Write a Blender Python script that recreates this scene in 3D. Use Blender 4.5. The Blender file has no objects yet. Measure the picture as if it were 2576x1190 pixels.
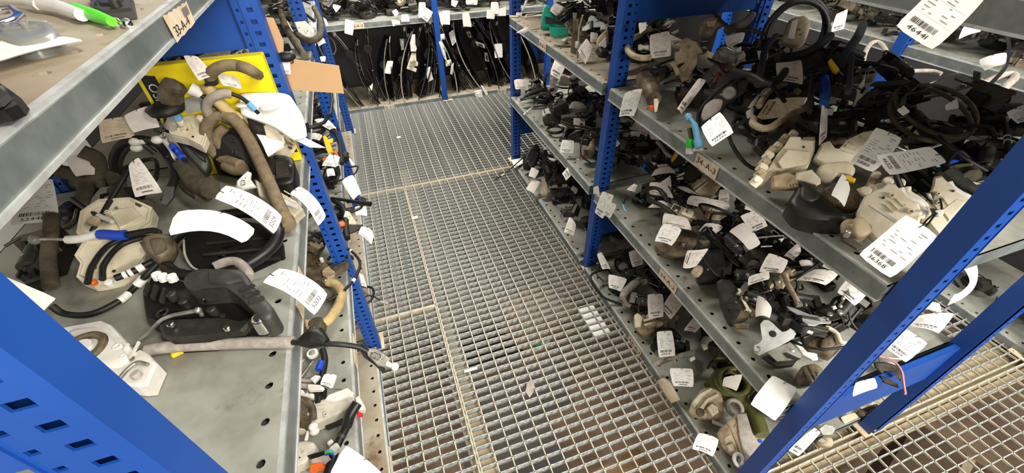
import bpy, bmesh, math, random
from math import pi, sin, cos
from mathutils import Vector, Matrix, Euler

# ------------------------------------------------------------------ camera, sky, lamps, exposure
SC = bpy.context.scene
COL = SC.collection
cam_d = bpy.data.cameras.new('camera'); cam = bpy.data.objects.new('camera', cam_d); COL.objects.link(cam)
cam_d.sensor_width = 36.0; cam_d.lens = 36.0*1051.06/2576; cam_d.clip_start = 0.01
PITCH, YAW, ROLL = 0.703700, 0.324381, -0.0139245
_f = Vector((sin(YAW)*cos(PITCH), cos(YAW)*cos(PITCH), -sin(PITCH))); _r = Vector((cos(YAW), -sin(YAW), 0)); _u = _r.cross(_f)
_r2 = _r*cos(ROLL)+_u*sin(ROLL); _u2 = _u*cos(ROLL)-_r*sin(ROLL)
EYE = Vector((0, 0, 1.45))
cam.matrix_world = Matrix(((_r2.x, _u2.x, -_f.x, 0), (_r2.y, _u2.y, -_f.y, 0), (_r2.z, _u2.z, -_f.z, 1.45), (0, 0, 0, 1)))
SC.camera = cam
W = bpy.data.worlds.new('world'); SC.world = W; W.use_nodes = True
W.node_tree.nodes['Background'].inputs[0].default_value = (1.0, 0.97, 0.92, 1)
W.node_tree.nodes['Background'].inputs[1].default_value = 0.05
def lamp(name, loc, rot, sx, sy, power, col=(1, 0.96, 0.88)):
    d = bpy.data.lights.new(name, 'AREA'); d.shape = 'RECTANGLE'; d.size = sx; d.size_y = sy; d.energy = power; d.color = col
    o = bpy.data.objects.new(name, d); COL.objects.link(o); o.location = loc; o.rotation_euler = rot; return o
lamp('unseen_lamp', (1.3, -1.3, 2.95), (math.radians(20), 0, math.radians(38)), 0.3, 1.6, 80)
lamp('unseen_lamp', (0.9, -3.0, 2.2), (math.radians(70), 0, math.radians(4)), 2.2, 0.3, 125)  # low lamp behind the camera, added to brighten tags deep in the shelves
lamp('unseen_lamp', (0.45, 2.9, 2.75), (math.radians(10), 0, 0), 2.4, 0.2, 120)
lamp('unseen_lamp', (1.8, 0.4, 3.0), (0, 0, 0), 0.2, 1.6, 20)
lamp('unseen_lamp', (3.2, -1.5, 3.05), (0, 0, 0), 0.25, 1.5, 40)
lamp('unseen_lamp', (0.4, 0.6, -0.75), (0, 0, 0), 1.2, 1.6, 10)  # lamp added under the grating to brighten the lower floor
SC.view_settings.view_transform = 'Standard'; SC.view_settings.look = 'None'
SC.view_settings.exposure = 0.36; SC.view_settings.gamma = 1; SC.view_settings.use_curve_mapping = False

# ------------------------------------------------------------------ materials
def srgb(r, g, b):
    f = lambda c: c/12.92 if c <= .04045 else ((c+.055)/1.055)**2.4
    return (f(r/255), f(g/255), f(b/255), 1)
def M(name, c, rough=.5, metal=0., c2=None, scale=18., lo=.42, hi=.62, bump=0., detail=4., trans=0., alpha=1., stretch=None):
    m = bpy.data.materials.new(name); m.use_nodes = True
    nt = m.node_tree; b = nt.nodes['Principled BSDF']
    b.inputs['Base Color'].default_value = srgb(*c); b.inputs['Roughness'].default_value = rough; b.inputs['Metallic'].default_value = metal
    if trans: b.inputs['Transmission Weight'].default_value = trans
    if alpha < 1: b.inputs['Alpha'].default_value = alpha
    if c2 or bump:
        tc = nt.nodes.new('ShaderNodeTexCoord'); n = nt.nodes.new('ShaderNodeTexNoise')
        n.inputs['Scale'].default_value = scale; n.inputs['Detail'].default_value = detail; n.inputs['Roughness'].default_value = .65
        if stretch:
            mp = nt.nodes.new('ShaderNodeMapping'); mp.inputs['Scale'].default_value = stretch
            nt.links.new(tc.outputs['Object'], mp.inputs[0]); nt.links.new(mp.outputs[0], n.inputs['Vector'])
        else: nt.links.new(tc.outputs['Object'], n.inputs['Vector'])
    if c2:
        r = nt.nodes.new('ShaderNodeValToRGB'); r.color_ramp.elements[0].position = lo; r.color_ramp.elements[1].position = hi
        r.color_ramp.elements[0].color = srgb(*c); r.color_ramp.elements[1].color = srgb(*c2)
        nt.links.new(n.outputs['Fac'], r.inputs[0]); nt.links.new(r.outputs[0], b.inputs['Base Color'])
    if bump:
        bp = nt.nodes.new('ShaderNodeBump'); bp.inputs['Strength'].default_value = bump; bp.inputs['Distance'].default_value = .004
        nt.links.new(n.outputs['Fac'], bp.inputs['Height']); nt.links.new(bp.outputs[0], b.inputs['Normal'])
    return m
BLUE = M('blue_paint', (22, 70, 150), .42, c2=(26, 78, 162), scale=3)
GALV = M('galvanised_steel', (166, 168, 158), .5, .2, c2=(126, 120, 104), scale=8, lo=.42, hi=.74, bump=.05)
GALVD = M('galvanised_lip', (150, 156, 154), .42, .45, c2=(116, 122, 120), scale=14, lo=.35, hi=.65)
DIRTY = M('soiled_shelf', (176, 166, 146), .6, .1, c2=(140, 122, 98), scale=5, lo=.4, hi=.7)
GRATE = M('grating_steel', (200, 202, 197), .55, .15, c2=(128, 133, 132), scale=70, lo=.38, hi=.62, bump=.15)
GRATEB = M('grating_rod_steel', (206, 200, 182), .5, .2, c2=(178, 170, 150), scale=30)
PAPER = M('white_paper', (238, 236, 230), .75, c2=(228, 225, 217), scale=9)
PAPERG = M('greyed_paper', (234, 226, 218), .75, c2=(220, 211, 202), scale=16)
PAPERC = M('cream_paper', (226, 208, 180), .8, c2=(208, 186, 156), scale=22)
INK = M('black_ink', (28, 27, 28), .7)
INKG = M('grey_ink', (118, 115, 114), .75)
BLACK = M('black_plastic', (15, 15, 14), .42, c2=(26, 25, 23), scale=25, lo=.4, hi=.7)
BLACKD = M('dusty_black_plastic', (30, 29, 26), .5, c2=(52, 48, 42), scale=30, lo=.42, hi=.7)
RUBBER = M('black_rubber', (14, 13, 12), .55)
FROST = M('frosted_grey_plastic', (204, 198, 182), .35, c2=(178, 172, 156), scale=14)
CARPETY = M('dark_grey_plastic', (46, 46, 44), .5, c2=(64, 62, 57), scale=26)
STEEL = M('zinc_steel', (190, 190, 182), .35, .8, c2=(150, 146, 136), scale=30)
STEELM = M('matt_zinc_plate', (206, 208, 206), .45, .3, c2=(180, 180, 176), scale=26)
DSTEEL = M('dark_steel', (92, 88, 80), .45, .7, c2=(60, 52, 44), scale=34)
CHROME = M('chrome', (222, 222, 222), .12, 1.)
CREAM = M('cream_plastic', (222, 212, 188), .5, c2=(198, 182, 152), scale=22, lo=.45, hi=.72)
CREAMD = M('soiled_cream_plastic', (182, 164, 134), .55, c2=(120, 98, 70), scale=24, lo=.45, hi=.7)
WHITEP = M('white_plastic', (232, 230, 224), .4, c2=(216, 212, 202), scale=12)
CLEARP = M('cloudy_clear_plastic', (168, 170, 162), .3, c2=(142, 144, 136), scale=8, trans=.3)
GLOSSB = M('gloss_black_paint', (16, 16, 17), .16)
CEIL = M('ceiling_sheet', (214, 210, 202), .8)
TAN = M('tan_cloth_sleeve', (128, 112, 86), .9, c2=(108, 94, 70), scale=60, bump=.3)
SAND = M('sand_hose', (196, 172, 118), .7, c2=(170, 146, 100), scale=30)
OLIVE = M('olive_hose', (104, 104, 46), .7, c2=(74, 74, 36), scale=20, lo=.4, hi=.6)
DOLIVE = M('dark_olive_hose', (84, 76, 58), .85, c2=(60, 54, 42), scale=40, bump=.2)
GREYS = M('grey_sleeve', (172, 164, 154), .75, c2=(150, 140, 130), scale=60)
BLUEP = M('blue_plastic', (24, 70, 190), .4)
LBLUE = M('light_blue_plastic', (110, 172, 212), .4)
MBLUE = M('mid_blue_sleeve', (38, 108, 190), .5)
YELLOW = M('yellow_card', (250, 226, 0), .55, c2=(240, 212, 10), scale=8)
YELP = M('yellow_plastic', (240, 190, 30), .45)
ORANGE = M('orange_plastic', (240, 100, 24), .45)
RED = M('red_plastic', (216, 40, 36), .4)
MAROON = M('maroon_sleeve', (110, 34, 28), .6)
GREEN = M('green_plastic', (40, 190, 60), .4)
BGREEN = M('bright_green_sleeve', (90, 220, 30), .45)
TEAL = M('teal_plastic', (8, 150, 128), .4)
CARD = M('cardboard', (192, 155, 112), .85, c2=(186, 148, 106), scale=5)
BROWN = M('oily_brown_plastic', (104, 90, 66), .5, c2=(62, 52, 38), scale=30)
LOWER = M('lower_floor_concrete', (122, 102, 84), .9, c2=(92, 74, 60), scale=2.2, lo=.4, hi=.6)
BEAM = M('beige_beam_paint', (206, 190, 160), .6, c2=(170, 148, 116), scale=9, lo=.45, hi=.75)
WALL = M('dark_panel_wall', (58, 58, 60), .8, c2=(44, 44, 46), scale=2)
WALLP = M('pale_panel_wall', (206, 202, 194), .8, c2=(192, 188, 180), scale=2)
VOID = M('dark_void_board', (40, 34, 30), .9, c2=(28, 24, 22), scale=4)
RUST = M('rusty_edge', (126, 84, 56), .8, c2=(90, 60, 42), scale=20)

def stains(m, c, scale, lo, hi):
    nt = m.node_tree; b = nt.nodes['Principled BSDF']; src = b.inputs['Base Color'].links[0].from_socket
    tc = nt.nodes.new('ShaderNodeTexCoord'); n = nt.nodes.new('ShaderNodeTexNoise'); n.inputs['Scale'].default_value = scale; n.inputs['Detail'].default_value = 6; n.inputs['Roughness'].default_value = .7
    r = nt.nodes.new('ShaderNodeValToRGB'); r.color_ramp.elements[0].position = lo; r.color_ramp.elements[1].position = hi
    x = nt.nodes.new('ShaderNodeMix'); x.data_type = 'RGBA'; x.inputs[7].default_value = srgb(*c)
    nt.links.new(tc.outputs['Object'], n.inputs['Vector']); nt.links.new(n.outputs['Fac'], r.inputs[0]); nt.links.new(r.outputs[0], x.inputs[0]); nt.links.new(src, x.inputs[6]); nt.links.new(x.outputs[2], b.inputs['Base Color'])
stains(GALV, (104, 86, 62), 9, .62, .72); stains(DIRTY, (110, 86, 58), 7, .56, .72)

# ------------------------------------------------------------------ geometry helpers
class G:
    """collects faces for one mesh"""
    def __init__(s): s.v = []; s.f = []; s.m = []; s.s = []
    def add(s, vs, fs, mat=0, smooth=False):
        o = len(s.v); s.v.extend(Vector(v) for v in vs)
        for f in fs: s.f.append([i+o for i in f]); s.m.append(mat); s.s.append(smooth)
        return s
    def box(s, c, d, rot=None, mat=0, bev=0.):
        x, y, z = d[0]/2, d[1]/2, d[2]/2; c = Vector(c)
        R = Euler(rot).to_matrix() if rot else Matrix.Identity(3)
        if bev:
            b = min(bev, x*.9, y*.9, z*.9)
            P = [(x-b, y, 1), (x, y-b, 1)]
            ring = [(x-b, -y), (x, -y+b), (x, y-b), (x-b, y), (-x+b, y), (-x, y-b), (-x, -y+b), (-x+b, -y)]
            ins = [(px*(1-b/x), py*(1-b/y)) for px, py in ring]
            vs = [(p[0], p[1], -z) for p in ring]+[(p[0], p[1], z-b) for p in ring]+[(p[0], p[1], z) for p in ins]
            fs = [list(range(7, -1, -1)), list(range(16, 24))]
            for k in range(2):
                for i in range(8): j = (i+1) % 8; fs.append([k*8+i, k*8+j, k*8+8+j, k*8+8+i])
        else:
            vs = [(-x, -y, -z), (x, -y, -z), (x, y, -z), (-x, y, -z), (-x, -y, z), (x, -y, z), (x, y, z), (-x, y, z)]
            fs = [[3, 2, 1, 0], [4, 5, 6, 7], [0, 1, 5, 4], [1, 2, 6, 5], [2, 3, 7, 6], [3, 0, 4, 7]]
        return s.add([c+R @ Vector(v) for v in vs], fs, mat)
    def prism(s, poly, z0, z1, ch=.0, fn=None, mat=0):
        n = len(poly); cx = sum(p[0] for p in poly)/n; cy = sum(p[1] for p in poly)/n
        rad = max(1e-5, sum(math.hypot(p[0]-cx, p[1]-cy) for p in poly)/n); k = max(.3, 1-ch/rad)
        top = [(cx+(p[0]-cx)*k, cy+(p[1]-cy)*k) for p in poly]
        rings = [[(p[0], p[1], z0) for p in poly], [(p[0], p[1], z1-ch*.8) for p in poly], [(p[0], p[1], z1) for p in top]] if ch else [[(p[0], p[1], z0) for p in poly], [(p[0], p[1], z1) for p in poly]]
        vs = [v for r in rings for v in r]
        if fn: vs = [fn(*v) for v in vs]
        L = len(rings); fs = [list(range(n-1, -1, -1)), [(L-1)*n+i for i in range(n)]]
        for r in range(L-1):
            for i in range(n): j = (i+1) % n; fs.append([r*n+i, r*n+j, (r+1)*n+j, (r+1)*n+i])
        return s.add(vs, fs, mat)
    def tube(s, pts, r, n=8, mat=0, smooth=True, caps=True):
        P = [Vector(p) for p in pts]; m = len(P); up = Vector((0, 0, 1)); vs = []; last = None
        for i, p in enumerate(P):
            t = (P[min(i+1, m-1)]-P[max(i-1, 0)]); t = t.normalized() if t.length > 1e-9 else Vector((1, 0, 0))
            if last is None: a = t.cross(up) if abs(t.z) < .9 else t.cross(Vector((1, 0, 0)))
            else: a = last-t*last.dot(t)
            a.normalize(); last = a; b = t.cross(a); rr = r[i] if isinstance(r, (list, tuple)) else r
            for k in range(n): vs.append(p+(a*cos(2*pi*k/n)+b*sin(2*pi*k/n))*rr)
        fs = []
        for i in range(m-1):
            for k in range(n): q = (k+1) % n; fs.append([i*n+k, i*n+q, (i+1)*n+q, (i+1)*n+k])
        s.add(vs, fs, mat, smooth)
        if caps: s.add(vs[:n], [list(range(n-1, -1, -1))], mat); s.add(vs[-n:], [list(range(n))], mat)
        return s
    def cyl(s, a, b, r, n=14, mat=0, r2=None):
        return s.tube([a, b], [r, r if r2 is None else r2], n, mat, True)
    def ball(s, c, r, mat=0, sq=(1, 1, 1), n=10):
        c = Vector(c); vs = [c+Vector((0, 0, r*sq[2]))]; k = n//2
        for i in range(1, k):
            t = pi*i/k
            for j in range(n): vs.append(c+Vector((r*sin(t)*cos(2*pi*j/n)*sq[0], r*sin(t)*sin(2*pi*j/n)*sq[1], r*cos(t)*sq[2])))
        vs.append(c-Vector((0, 0, r*sq[2]))); fs = []
        for j in range(n):
            q = (j+1) % n; fs.append([0, 1+j, 1+q]); fs.append([len(vs)-1, 1+(k-2)*n+q, 1+(k-2)*n+j])
            for i in range(k-2): fs.append([1+i*n+j, 1+(i+1)*n+j, 1+(i+1)*n+q, 1+i*n+q])
        return s.add(vs, fs, mat, True)
    def ring(s, c, R, r, n=20, m=8, rot=None, mat=0, sq=1.):
        c = Vector(c); Q = Euler(rot).to_matrix() if rot else Matrix.Identity(3); vs = []; fs = []
        for i in range(n):
            a = 2*pi*i/n
            for j in range(m):
                b = 2*pi*j/m; vs.append(c+Q @ Vector(((R+r*cos(b))*cos(a), (R+r*cos(b))*sin(a)*sq, r*sin(b))))
        for i in range(n):
            for j in range(m): fs.append([i*m+j, ((i+1) % n)*m+j, ((i+1) % n)*m+(j+1) % m, i*m+(j+1) % m])
        return s.add(vs, fs, mat, True)
    def perf(s, fn, a0, a1, b0, b1, n, hw, hh, rnd=False, mat=0, dep=.002):
        """sheet from a0..a1 (n cells) by b0..b1 with one real hole per cell; fn(a,b,d) -> world"""
        d = (a1-a0)/n; bm = (b0+b1)/2
        for i in range(n):
            l = a0+i*d; r = l+d; m = (l+r)/2
            out = [(l, b0), (m, b0), (r, b0), (r, bm), (r, b1), (m, b1), (l, b1), (l, bm)]
            k = .72 if rnd else 1
            inn = [(m-hw*k, bm-hh*k), (m, bm-hh), (m+hw*k, bm-hh*k), (m+hw, bm), (m+hw*k, bm+hh*k), (m, bm+hh), (m-hw*k, bm+hh*k), (m-hw, bm)]
            vs = [fn(x, y, 0) for x, y in out]+[fn(x, y, 0) for x, y in inn]+[fn(x, y, dep) for x, y in inn]
            s.add(vs, [[j, (j+1) % 8, 8+(j+1) % 8, 8+j] for j in range(8)]+[[8+j, 8+(j+1) % 8, 16+(j+1) % 8, 16+j] for j in range(8)], mat)
        return s
    def mesh(s, name, mats, origin=None):
        me = bpy.data.meshes.new(name); o = Vector(origin) if origin else Vector((0, 0, 0))
        me.from_pydata([tuple(v-o) for v in s.v], [], s.f)
        for m in (mats if isinstance(mats, (list, tuple)) else [mats]): me.materials.append(m)
        me.polygons.foreach_set('material_index', s.m); me.polygons.foreach_set('use_smooth', s.s); me.update(); return me
    def build(s, name, mats, parent=None, label=None):
        """links the mesh; under a parent the vertices are given in world space"""
        if parent is None:
            n = max(1, len(s.v)); lo = Vector((min(v.x for v in s.v), min(v.y for v in s.v), min(v.z for v in s.v))); hi = Vector((max(v.x for v in s.v), max(v.y for v in s.v), max(v.z for v in s.v)))
            org = Vector(((lo.x+hi.x)/2, (lo.y+hi.y)/2, lo.z))
        else:
            org = parent.location.copy(); q = parent.parent
            while q: org += q.location; q = q.parent
        o = bpy.data.objects.new(name, s.mesh(name, mats, org)); COL.objects.link(o)
        if parent is None: o.location = org
        else: o.parent = parent
        if label: o['label'] = label
        return o
def tag(o, label=None, cat=None, group=None, kind=None):
    if label: o['label'] = label
    if cat: o['category'] = cat
    if group: o['group'] = group
    if kind: o['kind'] = kind
    return o
def thing(name, label=None, cat=None, loc=(0, 0, 0), group=None, kind=None):
    o = bpy.data.objects.new(name, None); COL.objects.link(o); o.location = loc; o.empty_display_size = .02
    return tag(o, label, cat, group, kind)
def copy_thing(root, loc, rot, sc, label, group):
    r = root.copy(); COL.objects.link(r); r.location = loc; r.rotation_euler = rot; r.scale = (sc,)*3
    r['label'] = label; r['group'] = group
    for ch in root.children:
        c = ch.copy(); COL.objects.link(c); c.parent = r
        for g in ch.children: d = g.copy(); COL.objects.link(d); d.parent = c
    return r
def spline(pts, k=6):
    P = [Vector(p) for p in pts]
    if len(P) < 3: return P
    Q = [P[0]*2-P[1]]+P+[P[-1]*2-P[-2]]; out = []
    for i in range(1, len(Q)-2):
        a, b, c, d = Q[i-1:i+3]
        for j in range(k):
            t = j/k; out.append(.5*((2*b)+(c-a)*t+(2*a-5*b+4*c-d)*t*t+(3*b-a-3*c+d)*t**3))
    return out+[P[-1]]
# glyphs for printed numbers (built in font)
_cu = bpy.data.curves.new('glyph', 'FONT'); _ob = bpy.data.objects.new('glyph', _cu); COL.objects.link(_ob); _cu.resolution_u = 2
GLYPH = {}
for ch in '0123456789-ABSIOake':
    _cu.body = ch; _dg = bpy.context.evaluated_depsgraph_get(); _dg.update(); _e = _ob.evaluated_get(_dg); _me = _e.to_mesh()
    vs = [(v.co.x, v.co.y) for v in _me.vertices]; fs = [list(p.vertices) for p in _me.polygons]; _e.to_mesh_clear()
    x0 = min(v[0] for v in vs); x1 = max(v[0] for v in vs)
    GLYPH[ch] = ([(x-x0, y) for x, y in vs], fs, x1-x0)
bpy.data.objects.remove(_ob); bpy.data.curves.remove(_cu)
def text2d(txt, x, y, h, w=None):
    """list of (verts2d, faces); h cap height; fitted to width w when given"""
    out = []; s = h/.7; adv = []; gap = .09
    tot = sum(GLYPH[c][2]+gap for c in txt)-gap; kx = (w/(tot*s)) if w else 1.
    for c in txt:
        v, f, a = GLYPH[c]; out.append(([(x+px*s*kx, y+py*s) for px, py in v], f)); x += (a+gap)*s*kx
    return out

# ------------------------------------------------------------------ the setting: gratings, beams, lower floor, walls
def grating(x0, x1, y0, y1):
    t = thing('floor', loc=((x0+x1)/2, (y0+y1)/2, 0), kind='structure')
    L = x1-x0; D = y1-y0; cx, cy = t.location.x, t.location.y
    bar = G().box((cx, cy, -.015), (L, .003, .03)).mesh('bearing_bar', GRATE, (cx, cy, 0))
    rod = G().box((cx, cy, -.004), (.0037, D, .008)).mesh('cross_rod', GRATEB, (cx, cy, 0))
    edge = G().box((cx, cy, -.015), (L, .005, .03)).mesh('edge_bar', GRATEB, (cx, cy, 0))
    def put(n, me, lx, ly):
        o = bpy.data.objects.new(n, me); COL.objects.link(o); o.parent = t; o.location = (lx, ly, 0)
    k = int(D/.0334)
    for i in range(1, k): put('bearing_bar', bar, 0, -D/2+i*D/k)
    put('edge_bar', edge, 0, -D/2); put('edge_bar', edge, 0, D/2)
    k = max(1, round(L/.0535))
    for i in range(k+1): put('cross_rod', rod, -L/2+i*L/k, 0)
grating(-.262, .062, -.35, 1.283); grating(-.262, .062, 1.290, 2.30); grating(.070, .872, -.35, 2.30)
grating(.878, 2.33, -.75, .222); grating(.878, 2.33, .240, 2.30); grating(-.74, 2.75, 2.308, 3.62)
g = G(); g.box((.086, 1.0, -.115), (.05, 3.0, .16)); g.box((.086, 1.0, -.033), (.085, 3.0, .006))
tag(g.build('trim_1', BEAM), kind='structure')
g = G(); g.box((1.62, .30, -.10), (1.5, .16, .12)); g.box((1.62, .200, -.05), (1.5, .03, .02))
tag(g.build('trim_2', BEAM), kind='structure')
g = G(); g.box((1.0, 2.304, -.12), (3.6, .06, .17)); tag(g.build('trim_3', BEAM), kind='structure')
g = G(); g.box((.75, .2, -1.32), (6.6, 8.6, .04)); tag(g.build('floor', LOWER), kind='structure')
g = G(); g.box((1.0, 4.45, .6), (7.0, .05, 5.4)); tag(g.build('wall_back', WALL), kind='structure')
g = G(); g.box((4.0, .2, .6), (.05, 8.6, 5.4)); tag(g.build('wall_right', WALL), kind='structure')
g = G(); g.box((.75, .2, 3.3), (6.6, 8.6, .05)); tag(g.build('ceiling', CEIL), kind='structure')
g = G(); g.box((-2.5, .2, .6), (.05, 8.6, 5.4)); tag(g.build('wall_left', WALLP), kind='structure')
g = G(); g.box((.75, -4.1, .6), (6.6, .05, 5.4)); tag(g.build('wall_front', WALLP), kind='structure')

# ------------------------------------------------------------------ racks
def upright(par, fn, w0, w1, z1=1.72, zb=0., holes=True, big=.006):
    """channel post; fn(d, w, z): d depth from the aisle face, w along the rack (w0 is the side that shows holes)"""
    g = G(); n = int((z1-zb)/.0233); q = .002 if w1 > w0 else -.002
    g.perf(lambda a, b, d: fn(b, w0+d*(1 if q > 0 else -1), a), zb, zb+n*.0233, .002, .036, n, .0042, big)
    g.perf(lambda a, b, d: fn(b, w0+.004*(1 if q > 0 else -1)+d*(1 if q > 0 else -1), a), zb, zb+n*.0233, .036, .052, n, .003, .003)
    bx = lambda d0, d1, a, b, z0, zt: g.add([fn(d, w, z) for d, w, z in ((d0, a, z0), (d1, a, z0), (d1, b, z0), (d0, b, z0), (d0, a, zt), (d1, a, zt), (d1, b, zt), (d0, b, zt))], [[3, 2, 1, 0], [4, 5, 6, 7], [0, 1, 5, 4], [1, 2, 6, 5], [2, 3, 7, 6], [3, 0, 4, 7]])
    bx(0, .002, w0, w1, zb, z1); bx(.002, .052, w1-q, w1, zb, z1); bx(.050, .052, w0+q, w1-q, zb, z1)  # last wall closes the back, added so the holes stay dark
    o = g.build('upright', BLUE, par)
    f = G(); bxf = fn(.03, (w0+w1)/2+.02, .003); f.box(bxf, (.085, .085, .005)); 
    for sx in (-.03, .03): f.cyl((bxf[0]+sx, bxf[1]+.025, .005), (bxf[0]+sx, bxf[1]+.025, .009), .006, 8)
    if zb == 0: f.build('foot_plate', BEAM, par)
    return o
def shelf(par, fn, a0, a1, zt, depth, mat=GALV, lab=None, num=None, labu=.5, lw=.085, lip=.042):
    """steel deck with punched front band and folded lip; fn(u, v, z): u along, v depth"""
    g = G(); n = max(2, round((a1-a0)/.056))
    g.perf(lambda a, b, d: fn(a, b, zt-d), a0, a1, .006, .046, n, .006, .006, True, 0, .003)
    q = lambda u0, u1, v0, v1, z0, z1, m: g.add([fn(u, v, z) for u, v, z in ((u0, v0, z0), (u1, v0, z0), (u1, v1, z0), (u0, v1, z0), (u0, v0, z1), (u1, v0, z1), (u1, v1, z1), (u0, v1, z1))], [[3, 2, 1, 0], [4, 5, 6, 7], [0, 1, 5, 4], [1, 2, 6, 5], [2, 3, 7, 6], [3, 0, 4, 7]], m)
    if lip < .04: g.perf(lambda a, b, d: fn(a, b, zt-d), a0, a1, .046, .16, max(2, n//2), .0055, .0055, True, 0, .003)
    else: q(a0, a1, .046, .16, zt-.002, zt, 0)
    q(a0, a1, .16, depth, zt-.002, zt, 0)
    q(a0, a1, .0, .006, zt-.004, zt, 2)                      # rolled front edge
    q(a0, a1, -.002, .0005, zt-lip+.004, zt-.004, 1); q(a0, a1, -.004, .02, zt-lip, zt-lip+.004, 2)
    q(a0, a1, depth-.002, depth, zt-.038, zt, 1); q(a0, a1, .001, .17, zt-.026, zt-.024, 1); q(a0, a1, .168, .17, zt-.024, zt-.002, 1)  # closed pan under the hole rows, added to keep light out of them
    for e in (a0, a1-.002): q(e, e+.002, 0, depth, zt-.038, zt, 1)
    o = g.build('shelf', [mat, GALVD, STEELM], par)
    if lab:
        f = G(); u0 = labu-lw/2; u1 = labu+lw/2; h0, h1 = zt-.037, zt-.003
        def P(s, t, d=.0): return fn(u1+(u0-u1)*s if num != 'left' else u0+(u1-u0)*s, -.004-d, h0+(h1-h0)*t)
        nx = 6
        for i in range(nx):
            e = .06*((i*7) % 3)/3
            f.add([P(i/nx, -.02-e*.5), P((i+1)/nx, -.02-.06*(((i+1)*7) % 3)/3*.5), P((i+1)/nx, 1.03), P(i/nx, 1.03)], [[0, 1, 2, 3]], 0)
        for vs, fs in text2d(lab, .08, .28, .46, .84): f.add([P(x, y, .0006) for x, y in vs], fs, 1)
        f.build('shelf_label', [PAPERC, INK], o, 'beige shelf label reading '+lab)
    return o
def fr(x0, s):            # racks along the aisle: u = y, v = depth from the front
    return (lambda u, v, z: (x0+s*v, u, z)), (lambda d, w, z: (x0+s*d, w, z))
def panel(par, name, x0, x1, y, z0, z1, mat=BLUE):
    g = G(); g.box(((x0+x1)/2, y, (z0+z1)/2), (abs(x1-x0), .003, z1-z0)); g.box(((x0+x1)/2, y+.006, z0+.002), (abs(x1-x0), .014, .003)); g.box(((x0+x1)/2, y+.006, z1-.002), (abs(x1-x0), .014, .003))
    o = g.build(name, mat, par)
    for xx in (x0+.02*(1 if x1 > x0 else -1), x1-.02*(1 if x1 > x0 else -1)):
        for zz in (z0+.025, z1-.025): G().cyl((xx, y-.0015, zz), (xx, y-.006, zz), .006, 8).build('bolt', STEEL, o)
    return o
# left rack 33
LR = thing('storage_rack', 'blue steel rack on the left, its grey shelves numbered 33-A', 'rack', (-.48, .7, 0))
fs_, fp_ = fr(-.188, -1)
for y in (.186, 1.128, 2.10, 3.17):
    upright(LR, fp_, y, y+(.042 if y > 1 else .030)); upright(LR, lambda d, w, z: (-.782+d, w, z), y, y+.042)
    panel(LR, 'side_panel', -.20, -.77, y+.02, 1.166, 1.60); panel(LR, 'side_panel', -.20, -.77, y+.02, .22, .33)
fs_, _ = fr(-.206, -1)
for a0, a1 in ((.222, 1.126), (1.174, 2.098), (2.146, 3.168)):
    near = a0 < .3
    shelf(LR, fs_, a0, a1, .03, .56, DIRTY); shelf(LR, fs_, a0, a1, .465, .56)
    shelf(LR, fs_, a0, a1, .90, .56)
    shelf(LR, fs_, a0, a1, 1.343, .56, DIRTY, lip=.031)
# beige label slips seen edge-on along the left lips
for z, y in ((.465, .80), (.03, .66), (.90, .62)):
    g = G(); g.box((-.2022, y, z-.019), (.002, .10, .036)); g.build('shelf_label', PAPERC, LR, 'beige paper slip on a left shelf lip')
# the loose torn 33-A-4 slip on the top left lip
f = G(); A, B, C_, D_ = [Vector(p) for p in [(-0.2015, 0.6131, 1.3407), (-0.2015, 0.7166, 1.3369), (-0.2015, 0.7135, 1.3112), (-0.2015, 0.6163, 1.3111)]]
def PP(s, t, d=0): return (A*(1-s)+B*s)*t+(D_*(1-s)+C_*s)*(1-t)+Vector((.0008+d, 0, 0))
for i in range(8): f.add([PP(i/8, .02*(i % 3)), PP((i+1)/8, .02*((i+1) % 3)), PP((i+1)/8, 1-.03*((i*5+1) % 3)), PP(i/8, 1-.03*((i*5) % 3))], [[0, 1, 2, 3]], 0)
for vs, fs in text2d('33-A-4', .10, .16, .36, .66): f.add([PP(x, y, .0008) for x, y in vs], fs, 1)
for i in range(9): f.add([PP(.66+i*.03, .5, .0008), PP(.675+i*.03+.006*(i % 2), .5, .0008), PP(.675+i*.03+.006*(i % 2), .86, .0008), PP(.66+i*.03, .86, .0008)], [[0, 1, 2, 3]], 2)
f.build('shelf_label', [PAPERC, INK, INKG], LR, 'torn beige label reading 33-A-4')
# right rack 34
RR = thing('storage_rack', 'blue steel rack on the right, its grey shelves numbered 34-A', 'rack', (1.09, 1.2, 0))
_, fp_ = fr(.80, 1)
for y in (.217, 1.252, 2.33):
    upright(RR, fp_, y, y+.042); upright(RR, lambda d, w, z: (1.395-d, w, z), y, y+.042)
    panel(RR, 'side_panel', .83, 1.36, y+.018, 1.100, 1.60)
    panel(RR, 'side_panel', .84, 1.37, y+.018, .33 if y < 1 else .20, .485 if y < 1 else .33)
fs_, _ = fr(.788, 1)
for a0, a1 in ((.262, 1.250), (1.298, 2.328)):
    n = a0 < 1
    shelf(RR, fs_, a0, a1, .03, .59, GALV, '34-A-1' if n else None, None, .792, .09)
    shelf(RR, fs_, a0, a1, .465, .59, GALV, '34-A-2' if n else None, None, .735, .09)
    shelf(RR, fs_, a0, a1, .90, .59, GALV if n else DIRTY, '34-A-3' if n else '34-B-3', None, .735 if n else 1.86, .085)
    shelf(RR, fs_, a0, a1, 1.335, .59, GALV)
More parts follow.
